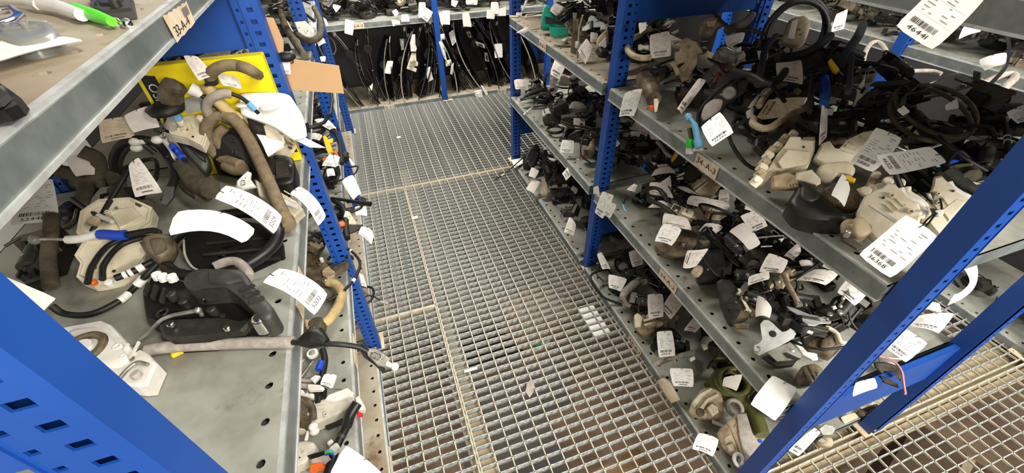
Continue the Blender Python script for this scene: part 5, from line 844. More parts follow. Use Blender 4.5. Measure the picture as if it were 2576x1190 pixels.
t = thing('door_lock', 'dusty dark latch frame on the far lowest right shelf', 'lock', (0.9554, 1.9332, 0.033)); slab('frame', [(0.8624, 1.8681, 0.1004), (0.9596, 1.8336, 0.1116), (0.9588, 1.8177, 0.0981), (0.854, 1.8596, 0.0899)], .02, CREAMD, t); slab('arm', [(0.8821, 1.9262, 0.0901), (0.9374, 1.959, 0.1419), (0.9539, 1.96, 0.1496), (0.9427, 1.9446, 0.1314), (0.8947, 1.9168, 0.0871)], .014, CARPETY, t); slab('back', [(0.8997, 1.9198, 0.1198), (0.978, 1.9015, 0.1372), (0.9771, 1.8573, 0.099), (0.8775, 1.8889, 0.0841)], .03, BLACKD, t)
t = thing('door_lock', 'pinkish pouch lock beside the right middle upright', 'lock', (0.9004, 1.5417, 0.47)); slab('pouch', [(0.8543, 1.4756, 0.5391), (0.8802, 1.4918, 0.5682), (0.8963, 1.4925, 0.5775), (0.8796, 1.4481, 0.5272), (0.8275, 1.4568, 0.5071), (0.8288, 1.4709, 0.5208)], .04, CREAMD, t, 0, .012); slab('flap', [(0.8253, 1.4542, 0.5533), (0.8615, 1.4315, 0.5519), (0.8566, 1.4238, 0.5422), (0.8168, 1.4367, 0.5327)], .008, BROWN, t)

# ------------------------------------------------------------------ RIGHT, near bay, third shelf (z .90)
T([(0.6743, 0.263, 1.0878), (0.6817, 0.2196, 1.0796), (0.6258, 0.2116, 1.0229), (0.6172, 0.2589, 1.0312)], 'large white tag numbered 36368 before the cream latches', '36368', .02, 'v')
T([(0.7591, 0.4252, 1.3564), (0.7735, 0.3749, 1.3348), (0.7334, 0.3774, 1.2686), (0.7173, 0.4299, 1.2894)], 'large white tag numbered 46441 hanging into the top right corner', '46441', .05, 'v')
T([(0.633, 0.6399, 1.0556), (0.6699, 0.6371, 1.0861), (0.679, 0.5937, 1.0578), (0.6389, 0.6006, 1.0279)], 'white tag numbered 36392 over the upper right shelf', '36392', .02)
T([(0.7732, 1.1406, 0.922), (0.7907, 1.0709, 0.9619), (0.7811, 1.0749, 0.8711), (0.7659, 1.139, 0.8443)], 'white tag numbered 11899 at the lip by the right middle upright', '11899', .10)
T([(0.8986, 1.2384, 1.0635), (0.9528, 1.2092, 1.079), (0.9446, 1.1641, 1.0146), (0.8904, 1.196, 1.0024)], 'greyed tag numbered 36536 beside a pale hose loop', '36536', .02, 'u', PAPERG)
T([(0.8748, 0.373, 1.1016), (0.8782, 0.3387, 1.0879), (0.8281, 0.3786, 1.0495), (0.8285, 0.4171, 1.07)], 'bright white tag numbered 46321 above the cream latches', '46321', .04, 'v')
T([(0.9018, 0.4801, 1.0841), (0.9188, 0.4365, 1.0781), (0.8725, 0.4256, 1.0187), (0.8571, 0.4653, 1.0241)], 'white tag numbered 5880 leaning behind tag 46321', '5880', .06, 'v')
TI = [([(1.0366, 0.8586, 1.0751), (1.0788, 0.8183, 1.0881), (1.0683, 0.7785, 1.0383), (1.0312, 0.8262, 1.0383)], 'tag with dim print standing under the round black grommet', PAPERG, .05, True), ([(1.0312, 0.7311, 1.0309), (1.0076, 0.7151, 0.9921), (0.9374, 0.7728, 0.9636), (0.973, 0.7848, 1.012)], 'large brownish tag inside the grey hose loop', PAPERC, .03, True), ([(0.9702, 0.6446, 1.0533), (0.9746, 0.6283, 1.0465), (0.9577, 0.5901, 1.0002), (0.9413, 0.5877, 0.98)], 'folded narrow white tag above the first cream latch', PAPER, .1, True),
 ([(0.8069, 0.4388, 1.0239), (0.8042, 0.4095, 1.0061), (0.7868, 0.3927, 0.9801), (0.781, 0.4229, 0.99)], 'bright blank folded tag on the yellow clip', PAPER, .14, False), ([(1.1301, 1.1566, 1.0545), (1.179, 1.1231, 1.0734), (1.1678, 1.1129, 1.0485), (1.1332, 1.1263, 1.0232)], 'white tag at the back of the upper right shelf', PAPER, .08, True), ([(1.1575, 1.1222, 1.0233), (1.173, 1.1164, 1.0346), (1.1682, 1.1041, 1.0156), (1.1443, 1.1205, 1.0063)], 'white paper corner behind black cables at the right back', PAPER, .06, False),
 ([(0.8831, 0.955, 1.0198), (0.8988, 0.9373, 1.0165), (0.8279, 0.9207, 0.9355), (0.8208, 0.9385, 0.9468)], 'slender curved tag before the grey lock back plate', PAPERG, .16, True), ([(0.7877, 1.1491, 1.1294), (0.8073, 1.137, 1.1317), (0.8035, 1.128, 1.1158), (0.7866, 1.1306, 1.103)], 'grey paper deep by the right middle upright', PAPERG, .05, False),
 ([(1.8918, 0.882, 1.1184), (1.9048, 0.8493, 1.115), (1.882, 0.8467, 1.0733), (1.8751, 0.8864, 1.0929)], 'white tag under the top right shelf corner', PAPERG, .05, True), ([(1.8134, 0.8913, 1.0886), (1.8352, 0.8586, 1.0991), (1.8289, 0.8477, 1.0797), (1.7985, 0.8767, 1.0521)], 'crumpled white tag below the top right shelf corner', PAPERG, .12, False), ([(1.5312, 0.677, 1.0784), (1.5609, 0.6445, 1.1038), (1.5522, 0.6275, 1.0786), (1.5302, 0.6501, 1.0587)], 'bright white arched tag among black cables at the far right', PAPER, .10, False),
 ([(1.084, 0.3927, 1.1196), (1.099, 0.3837, 1.1369), (1.0908, 0.3634, 1.1147), (1.085, 0.3682, 1.1088)], 'white tag at the right edge above the cream cover', PAPER, .05, True), ([(1.0226, 0.455, 1.1179), (1.0351, 0.4501, 1.1323), (1.0312, 0.4363, 1.1186), (1.0208, 0.4476, 1.1111)], 'dim grey tag deep in the upper right pile', PAPERG, .05, False), ([(0.9164, 0.4705, 1.1188), (0.9245, 0.468, 1.1278), (0.9263, 0.4538, 1.1208), (0.9185, 0.4568, 1.1126)], 'small square grey slip deep in the upper right pile', PAPERG, .03, False),
 ([(1.0295, 0.6687, 1.0242), (1.0407, 0.6569, 1.0285), (1.0335, 0.6494, 1.0144), (1.0264, 0.6585, 1.0129)], 'small white slip behind the folded narrow tag', PAPER, .05, False), ([(1.146, 0.7594, 1.0062), (1.1601, 0.7442, 1.0112), (1.1544, 0.7305, 0.9937), (1.1414, 0.7443, 0.9888)], 'grey slip beside the blue cable bundle', PAPERG, .04, False), ([(1.1571, 1.0374, 1.0434), (1.1783, 1.0121, 1.0424), (1.1725, 1.0005, 1.0235), (1.1564, 1.0065, 1.0106)], 'white paper behind the black cable knot', PAPERG, .05, True)]
for q, l, m, b, pr in TI: T(q, l, None, b, 'u', m, pr)
# cream latches
t = thing('door_lock', 'cream latch casing with clip row, standing left of tag 5880', 'lock', (0.8629, 0.5833, 0.902))
pl = [(0.766, 0.5572, 0.935), (0.7856, 0.5701, 0.9626), (0.8076, 0.5792, 0.9901), (0.8235, 0.5822, 1.0076), (0.8365, 0.5881, 1.0241), (0.8491, 0.5752, 1.0279), (0.8497, 0.5676, 1.0235), (0.8645, 0.5516, 1.0273), (0.8577, 0.5389, 1.0124), (0.8431, 0.5261, 0.9896), (0.8375, 0.5224, 0.9817), (0.8195, 0.5363, 0.9734), (0.7916, 0.5574, 0.9601), (0.7747, 0.5526, 0.9404)]
slab('casing', pl, .03, CREAM, t, 0, .004); n = nrm(pl)
for i, p in enumerate(((0.6945, 0.5153, 0.985), (0.7229, 0.5347, 0.985), (0.743, 0.5512, 0.985), (0.768, 0.5695, 0.985), (0.7953, 0.5881, 0.985), (0.8178, 0.6015, 0.985), (0.8459, 0.6136, 0.985), (0.8918, 0.6377, 0.985), (0.9252, 0.6469, 0.985))):
    g = G(); p = Vector(p); g.box(p, (.016, .018, .02), (.4, .3, .7), 0, .003); g.cyl(p+n*.004, p+n*.014, .0045, 8); g.build('clip', CREAMD if i % 2 else CREAM, t)
slab('embossed_panel', [(0.7968, 0.5613, 0.9823), (0.8175, 0.5663, 1.0059), (0.8451, 0.5342, 1.0118), (0.8305, 0.5237, 0.9907), (0.7982, 0.546, 0.9737)], .004, CREAM, t, .002, .001)
slab('step', [(0.9167, 0.6142, 0.9933), (0.9322, 0.5991, 0.9992), (0.9297, 0.5919, 0.9918), (0.9145, 0.6091, 0.9876)], .01, CREAMD, t, .008)
slab('lower_block', [(0.7686, 0.5437, 0.9672), (0.792, 0.5273, 0.9787), (0.8019, 0.5098, 0.9772), (0.7957, 0.4926, 0.9611), (0.7799, 0.5062, 0.9548), (0.7623, 0.526, 0.9508)], .03, CREAMD, t, 0, .004)
slab('arm', [(0.7991, 0.5157, 0.9826), (0.8197, 0.5018, 0.9944), (0.8234, 0.4796, 0.9849), (0.8211, 0.4728, 0.9787), (0.8145, 0.4748, 0.9735), (0.8014, 0.4958, 0.9732), (0.7945, 0.5061, 0.9726)], .012, CREAM, t)
for k in range(3): slab('slot', [(0.753, 0.4865, 0.9814), (0.754, 0.4857, 0.9818), (0.7525, 0.4826, 0.9786), (0.7516, 0.4835, 0.9782)] if k == 0 else ([(0.76, 0.4862, 0.9814), (0.7609, 0.4853, 0.9818), (0.7594, 0.4822, 0.9786), (0.7585, 0.4831, 0.9782)] if k == 1 else [(0.7669, 0.4859, 0.9814), (0.7679, 0.485, 0.9818), (0.7664, 0.4819, 0.9786), (0.7654, 0.4828, 0.9782)]), .002, RUBBER, t, .004, .0005)
t = thing('door_lock', 'cream wing shaped latch casing behind tag 5880', 'lock', (1.0784, 0.6123, 0.93))
pl = [(0.9167, 0.5692, 0.9613), (0.9364, 0.582, 0.9912), (0.9461, 0.577, 0.9989), (0.9478, 0.5588, 0.9895), (0.9521, 0.5512, 0.9897), (0.9684, 0.5534, 1.0092), (0.9907, 0.5445, 1.0284), (1.0036, 0.5328, 1.0356), (1.0127, 0.5135, 1.0338), (1.0163, 0.5021, 1.0307), (0.9988, 0.4986, 1.0091), (0.9746, 0.5048, 0.9859), (0.9594, 0.5123, 0.9736), (0.9227, 0.5511, 0.9567)]
slab('casing', pl, .025, CREAM, t, 0, .004); slab('edge_rib', [(0.9818, 0.57, 0.973), (0.9996, 0.5706, 0.9939), (1.0222, 0.5612, 1.0139), (1.0355, 0.5493, 1.0218), (1.035, 0.5474, 1.02), (1.022, 0.5588, 1.0123), (0.9998, 0.5666, 0.9916)], .005, CREAMD, t, .004, .001)
slab('lower_shell', [(0.8547, 0.5135, 0.9832), (0.8674, 0.5118, 0.9952), (0.893, 0.4874, 1.0074), (0.8958, 0.4691, 0.9998), (0.8884, 0.4631, 0.9888), (0.8754, 0.4816, 0.9861), (0.8588, 0.4781, 0.9671), (0.8507, 0.489, 0.9651), (0.8494, 0.5023, 0.9714)], .035, CREAM, t, 0, .006)
stud('pin', (0.9962, 0.5518, 1.005), nrm(pl), .005, .006, BROWN, t, 10)
t = thing('motor_cover', 'black domed motor cover on the deck below the cream latches', 'cover', (0.8614, 0.4828, 0.902))
slab('dome', [(0.8045, 0.5004, 0.9683), (0.8172, 0.4742, 0.9677), (0.8178, 0.4601, 0.9655), (0.8172, 0.4113, 0.9569), (0.8163, 0.3901, 0.9529), (0.8066, 0.3886, 0.9497), (0.7702, 0.4132, 0.9426), (0.7516, 0.4408, 0.9417), (0.756, 0.4739, 0.9487), (0.777, 0.4873, 0.9576)], .05, BLACK, t, 0, .012)
slab('step', [(0.799, 0.4927, 0.9715), (0.8103, 0.4696, 0.9708), (0.8031, 0.4493, 0.9649), (0.7831, 0.4492, 0.9587), (0.7739, 0.4684, 0.9593)], .02, BLACKD, t, 0, .006); slab('plate', [(0.7987, 0.5, 0.9699), (0.8198, 0.4851, 0.9737), (0.8158, 0.4713, 0.9698), (0.7986, 0.4827, 0.9666)], .008, CARPETY, t)
t = thing('door_lock', 'yellow brown latch mechanism with a yellow clip between the cream casings', 'lock', (0.9524, 0.4859, 0.91))
slab('body', [(0.8375, 0.4737, 0.9634), (0.8671, 0.4516, 0.9814), (0.8723, 0.4269, 0.974), (0.8601, 0.4069, 0.9519), (0.8452, 0.4199, 0.9438), (0.8302, 0.452, 0.9454)], .04, BROWN, t, 0, .006); slab('yellow_clip', [(0.8466, 0.4551, 1.0024), (0.8498, 0.4527, 1.0044), (0.8562, 0.4376, 1.0029), (0.852, 0.4342, 0.9967), (0.8465, 0.4425, 0.9955), (0.8455, 0.4493, 0.9982)], .012, YELP, t)
slab('lever', [(0.9085, 0.4413, 0.9703), (0.9235, 0.4519, 0.9918), (0.9303, 0.45, 0.9982), (0.9323, 0.4403, 0.9954), (0.9281, 0.4355, 0.9884), (0.9207, 0.4345, 0.9799), (0.9122, 0.4347, 0.9708)], .008, CREAMD, t); slab('frame', [(0.8658, 0.4372, 0.969), (0.8743, 0.4349, 0.9766), (0.8856, 0.4295, 0.9854), (0.8855, 0.4226, 0.9818), (0.8742, 0.4278, 0.973), (0.8681, 0.4227, 0.9641)], .012, CREAM, t)
stud('pivot', (0.9265, 0.4447, 0.99), nrm([(0.9102, 0.4421, 0.9694), (0.9252, 0.4527, 0.991), (0.934, 0.4412, 0.9945)]), .008, .006, CREAM, t)
t = thing('door_lock', 'pale latch casing with white rim behind tag 36368', 'lock', (0.955, 0.3855, 0.905))
pl = [(0.8294, 0.3918, 0.9638), (0.8479, 0.4042, 0.9885), (0.8612, 0.3999, 1.0004), (0.8689, 0.3948, 1.0063), (0.8767, 0.3968, 1.0152), (0.8814, 0.3883, 1.0164), (0.8827, 0.3674, 1.0086), (0.8823, 0.3569, 1.0037), (0.8874, 0.3403, 1.0017), (0.8843, 0.3254, 0.992), (0.8759, 0.3167, 0.9795), (0.8666, 0.3192, 0.9709), (0.8393, 0.3125, 0.9397), (0.8247, 0.3333, 0.9335), (0.8242, 0.3823, 0.9544)]
slab('casing', pl, .035, CREAM, t, 0, .004); n = nrm(pl)
S = [(0.8996, 0.3831, 1.0021), (0.8976, 0.3728, 0.9956), (0.9003, 0.3611, 0.9936), (0.9046, 0.3463, 0.9919), (0.9022, 0.3341, 0.9843), (0.8947, 0.3269, 0.973)]; S2 = spline(S, 4); G().tube([p+n*.004 for p in S2], .006, 7).build('white_rim', WHITEP, t)
S = [(0.9089, 0.3783, 1.006), (0.9057, 0.3709, 0.9995), (0.909, 0.3542, 0.9961), (0.9098, 0.3367, 0.9897), (0.9053, 0.3257, 0.9803), (0.8978, 0.3185, 0.9692)]; G().tube([p+n*.004 for p in spline(S, 4)], .005, 7).build('white_rim', CREAM, t)
slab('pocket', [(0.9135, 0.3709, 0.9901), (0.9177, 0.3685, 0.9937), (0.9204, 0.3569, 0.9915), (0.9169, 0.357, 0.9877), (0.9134, 0.364, 0.987)], .008, CREAMD, t, .008)
slab('rib', [(0.8149, 0.3757, 0.9911), (0.8183, 0.3732, 0.9934), (0.8302, 0.3283, 0.9861), (0.8261, 0.3276, 0.9817)], .006, WHITEP, t, .004)
for p in ((0.9239, 0.4185, 0.99), (0.936, 0.4167, 0.99), (0.9376, 0.4059, 0.99), (0.8607, 0.4122, 0.985), (0.879, 0.4128, 0.985), (0.8955, 0.4118, 0.985)): stud('clip', p, n, .009, .012, CREAM, t, 10)
slab('step_block', [(0.7826, 0.3667, 0.9766), (0.7909, 0.3606, 0.9819), (0.7922, 0.3461, 0.977), (0.789, 0.3338, 0.9688), (0.7769, 0.3359, 0.9581), (0.7713, 0.3467, 0.9575)], .03, CREAMD, t, 0, .005)
stud('hub', (0.9003, 0.3997, 0.99), n, .009, .002, CREAMD, t, 12, True)
t = thing('door_lock', 'pale latch casing right of the white rimmed one, by the near right upright', 'lock', (1.1039, 0.3905, 0.905))
pl = [(0.9521, 0.3581, 0.9738), (0.9629, 0.3646, 0.9886), (0.9726, 0.3724, 1.0028), (0.9793, 0.3812, 1.014), (0.9852, 0.3761, 1.0187), (0.9855, 0.361, 1.0129), (0.9866, 0.3507, 1.01), (0.9858, 0.3373, 1.0038), (0.9889, 0.3192, 1.0001), (0.9899, 0.3095, 0.9974), (0.9666, 0.2976, 0.9661), (0.9395, 0.2977, 0.9354), (0.9403, 0.3242, 0.9469)]
slab('casing', pl, .035, CREAM, t, 0, .004); n = nrm(pl)
G().tube([p+n*.004 for p in spline([(1.0034, 0.3662, 1.0027), (1.0021, 0.3561, 0.9972), (1.0037, 0.3421, 0.9935), (1.0067, 0.3294, 0.992), (1.0087, 0.3183, 0.9899)], 4)], .006, 7).build('white_rim', WHITEP, t)
slab('window_frame', [(0.938, 0.3651, 0.9972), (0.9458, 0.3537, 1.0012), (0.9455, 0.3499, 0.9992), (0.9371, 0.341, 0.986), (0.9364, 0.3558, 0.9915)], .008, CARPETY, t, .006); slab('window_block', [(0.9365, 0.3595, 0.9975), (0.9396, 0.3555, 0.9993), (0.9369, 0.3427, 0.9909), (0.9351, 0.3505, 0.9922)], .006, WHITEP, t, .010)
slab('triangle_frame', [(0.8982, 0.3263, 0.9968), (0.9052, 0.3149, 1), (0.9034, 0.309, 0.9958), (0.8948, 0.3115, 0.9873)], .006, CARPETY, t, .006); stud('boss', (0.8996, 0.3115, 0.995), n, .006, .010, WHITEP, t, 10, True)
for p in ((1.0281, 0.3981, 0.995), (1.0419, 0.3984, 0.995), (1.0361, 0.3848, 0.995)): stud('clip', p, n, .009, .014, WHITEP, t, 10)
slab('cover', [(0.9394, 0.3255, 0.9809), (0.9595, 0.325, 1.0033), (0.9642, 0.3132, 1.0041), (0.9378, 0.3051, 0.9715)], .006, CREAM, t, .004)
hose('wire', 'thin black wires tangled between the pale latch casings', 'cable', [(0.9395, 0.3372, 1), (0.9116, 0.3168, 1), (0.8803, 0.3074, 1), (0.8524, 0.2975, 1), (0.8349, 0.2923, 1), (0.8402, 0.2981, 1), (0.8884, 0.3127, 1)], .0015, RUBBER)
t = thing('door_lock', 'cream and brown latch hub below the white rimmed casing', 'lock', (0.859, 0.3794, 0.905))
slab('hub', [(0.7914, 0.3853, 0.9493), (0.8014, 0.3844, 0.9582), (0.8104, 0.3727, 0.9617), (0.8188, 0.3547, 0.962), (0.8158, 0.3465, 0.9557), (0.8018, 0.3426, 0.9409), (0.7912, 0.3509, 0.9344), (0.7861, 0.3697, 0.9377)], .03, CREAMD, t, 0, .006); slab('white_insert', [(0.7931, 0.3739, 0.9518), (0.8045, 0.3668, 0.9596), (0.8137, 0.3504, 0.9613), (0.8062, 0.349, 0.9537), (0.7942, 0.3636, 0.9485)], .01, CREAM, t, .004)
slab('bracket', [(0.771, 0.3667, 0.9443), (0.7758, 0.3643, 0.9476), (0.7816, 0.3358, 0.9413), (0.7825, 0.3259, 0.9382), (0.7744, 0.3293, 0.9323), (0.7665, 0.3573, 0.9364)], .012, DSTEEL, t); stud('pin', (0.7715, 0.3569, 0.945), (0, 0, 1), .005, .01, STEEL, t)
t = thing('rear_lock_cover', 'large sand coloured cover at the right edge behind the near upright', 'cover', (1.4779, 0.4847, 0.92))
slab('shell', [(1.2514, 0.4504, 0.9634), (1.2649, 0.4585, 0.9853), (1.2811, 0.4632, 1.0094), (1.3, 0.4526, 1.03), (1.3154, 0.4369, 1.0436), (1.3084, 0.4171, 1.025), (1.2806, 0.4107, 0.9845), (1.2601, 0.4085, 0.9558)], .05, CREAM, t, 0, .01); slab('slot', [(1.2202, 0.4256, 0.9939), (1.2352, 0.433, 1.0171), (1.2368, 0.4275, 1.0168), (1.2216, 0.4179, 0.9921)], .004, BROWN, t, .003, .001); slab('white_edge', [(1.1508, 0.3985, 0.9842), (1.1621, 0.3887, 0.9941), (1.1657, 0.3737, 0.9925), (1.1518, 0.3697, 0.9735), (1.131, 0.3872, 0.9549), (1.1517, 0.3861, 0.9802)], .02, WHITEP, t, 0, .004)
slab('olive_cover', [(1.0569, 0.4249, 0.9526), (1.0802, 0.4227, 0.9797), (1.1022, 0.4107, 1.0008), (1.1173, 0.3933, 1.0112), (1.1062, 0.3893, 0.996), (1.092, 0.3972, 0.9824), (1.0743, 0.4175, 0.9701)], .012, OLIVE, t, 0, .003)
t = hose('control_cable', 'blue sleeved cable with dark blue wire at the near right upright', 'cable', [(1.0091, 0.4185, 0.97), (1.0265, 0.4183, 0.98), (1.0481, 0.4211, 0.99), (1.0607, 0.4201, 1)], .0085, MBLUE, [('sleeve_mouth', .85, 1, .0105, LBLUE)])
G().tube(spline([(1.0573, 0.419, 1), (1.0986, 0.4207, 1), (1.1431, 0.4142, 1), (1.174, 0.4014, 1), (1.187, 0.3786, 1)], 6), .0042, 8).build('dark_blue_wire', BLUEP, t)
hose('control_cable', 'thick brown hose running down to the near right upright', 'hose', [(1.2867, 0.6187, 0.99), (1.2485, 0.5707, 0.99), (1.2086, 0.5283, 0.99), (1.181, 0.4857, 0.99), (1.1555, 0.4462, 0.99), (1.1346, 0.4134, 0.99), (1.1035, 0.3778, 0.99)], .015, DOLIVE, [('grey_part', .35, .7, .0155, CARPETY)])
t = hose('control_cable', 'long black cable with white bands arching at the far right', 'cable', [(1.232, 0.6008, 1.05), (1.2857, 0.5954, 1.05), (1.3254, 0.5805, 1.05), (1.3385, 0.5499, 1.05), (1.3309, 0.5177, 1.05), (1.3075, 0.4866, 1.05), (1.2595, 0.4491, 1.05), (1.1927, 0.4069, 1.05), (1.1506, 0.3816, 1.05), (1.0994, 0.3532, 1.05)], .0048, RUBBER, [], (.80, .86))
hose('control_cable', 'thin black cable hanging before the bright arched tag', 'cable', [(1.8426, 0.8009, 1.08), (1.8287, 0.7788, 1.08), (1.7343, 0.7216, 1.08), (1.6193, 0.6599, 1.08), (1.518, 0.6115, 1.08), (1.4081, 0.5695, 1.08), (1.3397, 0.5463, 1.08)], .0042, RUBBER)
for i, (q, r, m) in enumerate((([(1.3728, 0.8427, 1), (1.499, 0.9327, 1), (1.6137, 1.0121, 1), (1.7158, 1.0712, 1), (1.748, 1.0691, 1), (1.704, 1.0155, 1), (1.6148, 0.9392, 1), (1.5119, 0.8638, 1), (1.4482, 0.8212, 1)], .0075, GREYS), ([(1.4526, 0.8124, 1), (1.5223, 0.8295, 1), (1.5723, 0.8216, 1), (1.6164, 0.8048, 1), (1.6198, 0.7775, 1)], .006, GREYS), ([(1.5356, 0.6429, 1.02), (1.6196, 0.6617, 1.02), (1.6921, 0.6742, 1.02), (1.7239, 0.6689, 1.02), (1.6916, 0.6475, 1.02), (1.6186, 0.6239, 1.02), (1.5296, 0.592, 1.02)], .010, GREYS), ([(1.7721, 0.6786, 1), (1.6527, 0.6397, 1), (1.5137, 0.5996, 1), (1.3963, 0.5681, 1), (1.3268, 0.5455, 1)], .010, DOLIVE), ([(0.8432, 1.1351, 1.03), (0.8142, 1.1412, 1.03), (0.8041, 1.1808, 1.03), (0.8283, 1.2474, 1.03), (0.8852, 1.32, 1.03), (0.9452, 1.3605, 1.03), (0.9992, 1.4075, 1.03), (1.0262, 1.411, 1.03)], .0095, CREAMD), ([(0.8672, 0.7219, 1), (0.8958, 0.7596, 1), (0.9807, 0.8206, 1), (1.07, 0.8684, 1), (1.137, 0.8828, 1), (1.1386, 0.8502, 1), (1.1165, 0.8128, 1)], .0085, GREYS), ([(0.8756, 0.7247, 1), (0.8536, 0.704, 1), (0.8536, 0.6763, 1), (0.8786, 0.6725, 1), (0.9373, 0.6958, 1), (1.0065, 0.7182, 1), (1.0558, 0.7315, 1)], .0085, CREAMD), ([(0.9219, 0.763, 1.01), (1.0125, 0.8246, 1.01), (1.082, 0.8509, 1.01), (1.1035, 0.8351, 1.01), (1.0869, 0.7966, 1.01)], .008, CREAMD))):
    hose('foam_hose', ['pale hose arch before the blue post of the next aisle', 'pale hose arching over a black ring at the upper right', 'pale hose bend at the far right', 'brown straight hose at the far right of the upper shelf', 'pale hose loop around tag 36536', 'outer grey hose of the loop by the brownish tag', 'lower pale hose under the brownish tag', 'inner pale hose of the loop by the brownish tag'][i], 'hose', q, r, m)
# black cable knot at the top
c = Vector((1.4066, 1.135, 1.0514)); t = thing('cable_coil', 'black cable coil standing upright round a cream latch', 'cable', c-Vector((0, 0, .10)))
w = (EYE-c).normalized(); e = w.to_track_quat('Z', 'Y').to_euler()
for k, (R_, s_) in enumerate(((.088, 1.12), (.080, 1.2), (.092, 1.05))): g = G(); g.ring(c+w*.008*k+Vector((0, 0, -.004*k)), R_, .0072, 34, 8, e, 0, s_); g.build('coil', RUBBER, t)
t = thing('door_lock', 'soiled cream latch seen through the upright black cable coil', 'lock', (1.4828, 1.1903, 1.0181)); slab('casing', [(1.2953, 1.0825, 1.1085), (1.3244, 1.0612, 1.1248), (1.3336, 1.0357, 1.1096), (1.3168, 1.0145, 1.0642), (1.2998, 1.0197, 1.0469), (1.2788, 1.0468, 1.0479), (1.2732, 1.0618, 1.0566)], .03, CREAMD, t, 0, .006); slab('white_bar', [(1.2863, 1.0618, 1.1109), (1.2981, 1.0544, 1.1188), (1.2809, 1.0264, 1.0648), (1.2686, 1.0418, 1.0651)], .01, WHITEP, t, .003)
for i, (q, r, m) in enumerate((([(0.9251, 0.8216, 1.06), (0.9232, 0.7923, 1.06), (0.9269, 0.7763, 1.06), (0.9802, 0.7855, 1.06), (1.0568, 0.8353, 1.06)], .010, RUBBER), ([(0.8663, 0.7414, 1.08), (0.9693, 0.8375, 1.08), (1.0942, 0.9539, 1.08), (1.2138, 1.0382, 1.08)], .009, RUBBER), ([(0.8338, 0.7934, 1.1), (0.8482, 0.7444, 1.1), (0.841, 0.7063, 1.1), (0.8482, 0.6905, 1.1)], .007, RUBBER), ([(1.0589, 0.8997, 1), (0.9485, 0.7898, 1), (0.8882, 0.7591, 1)], .008, RUBBER), ([(0.9998, 0.8256, 1.1), (1.0547, 0.8217, 1.1), (1.134, 0.845, 1.1), (1.2908, 0.9261, 1.1)], .012, RUBBER), ([(1.4874, 0.9795, 1.1), (1.3642, 0.8973, 1.1), (1.2417, 0.8221, 1.1), (1.1217, 0.7455, 1.1)], .012, RUBBER), ([(1.1258, 1.1464, 1.08), (1.2504, 1.205, 1.08), (1.4384, 1.3513, 1.08), (1.6338, 1.5045, 1.08)], .014, BROWN), ([(1.1789, 1.287, 1.1), (1.1127, 1.1678, 1.1), (1.0816, 1.0779, 1.1), (1.1259, 1.0604, 1.1), (1.132, 1.011, 1.1)], .006, DOLIVE), ([(1.1321, 0.7381, 1.12), (0.9922, 0.6286, 1.12), (0.9074, 0.5635, 1.12)], .006, BLACKD), ([(0.9258, 0.9336, 1), (1.0231, 0.9649, 1), (1.0844, 0.9595, 1), (1.0635, 0.898, 1)], .010, RUBBER))):
    hose('control_cable', ['black cable entering the knot under the upright coil', 'black cable rising left of the upright coil', 'black cable crossing behind the upright coil', 'black cable dropping from the knot', 'thick black cable below the upright coil', 'thick black cable leaning before the next aisle shelf', 'brown hose rising past the blue rear post', 'dark green cable before the blue rear post', 'thin dark cable deep in the upper pile', 'black hose bent over the grey back plate'][i], 'cable', q, r, m)
t = thing('rubber_grommet', 'large round black grommet in the middle of the upper right shelf', 'grommet', (1.2692, 0.9273, 1.0306)); c = Vector((1.2206, 0.8895, 1.0473)); w = (EYE-c).normalized(); G().tube([c-w*.02, c, c+w*.006], [.026, .04, .03], 18).build('disc', RUBBER, t); G().tube([(1.1373, 0.8207, 1.05), (1.0654, 0.7568, 1.05), (0.9844, 0.687, 1.05), (0.9197, 0.6291, 1.05)], .006, 8).build('stem', BLACKD, t)
t = thing('wiring_connector', 'yellow plug beside the round black grommet', 'connector', (1.2699, 0.8646, 1.038)); slab('plug', [(1.0762, 0.7487, 1.1084), (1.081, 0.7478, 1.1138), (1.0841, 0.7314, 1.1035), (1.0865, 0.718, 1.0947), (1.0817, 0.7186, 1.0889), (1.0782, 0.726, 1.0909)], .02, YELP, t); slab('holder', [(1.1122, 0.7869, 1.1002), (1.1204, 0.785, 1.1094), (1.1284, 0.7714, 1.1076), (1.1291, 0.757, 1.0953), (1.1248, 0.7543, 1.0871), (1.1208, 0.7748, 1.1004)], .025, RUBBER, t)
hose('cable_bundle', 'bundle of blue wires below the round black grommet', 'cable', [(1.2151, 0.8476, 1.04), (1.1399, 0.7799, 1.04), (1.0741, 0.7191, 1.04), (1.0108, 0.6662, 1.04)], .011, MBLUE, [('wire', .2, .8, .0125, BLUEP)])
t = thing('door_lock', 'bright green tipped lock deep behind the folded narrow tag', 'lock', (1.3061, 0.7983, 0.91)); slab('green_tab', [(1.1019, 0.6848, 1.0067), (1.1084, 0.6783, 1.0096), (1.0986, 0.6697, 0.9918), (1.0961, 0.6737, 0.9918)], .01, GREEN, t); slab('body', [(1.0609, 0.6699, 0.9939), (1.0828, 0.6488, 1.0044), (1.0821, 0.6342, 0.9933), (1.0627, 0.6433, 0.9772), (1.0553, 0.6607, 0.9809)], .03, BLACKD, t)
tag(slab('plastic_clip', [(1.1671, 0.7044, 1.0692), (1.1737, 0.7133, 1.0845), (1.1632, 0.6941, 1.0564), (1.1531, 0.6895, 1.0399), (1.1566, 0.6785, 1.0361), (1.1499, 0.6718, 1.0223), (1.1412, 0.676, 1.0144), (1.1348, 0.6752, 1.0056), (1.1439, 0.6857, 1.0253), (1.1501, 0.6932, 1.039), (1.1518, 0.6999, 1.0462)], .006, WHITEP), 'white zigzag plastic clip deep on the upper right shelf', 'clip')
t = thing('door_lock', 'grey lock back plate with a round boss at the middle of the upper right shelf', 'lock', (1.1581, 1.0664, 0.905))
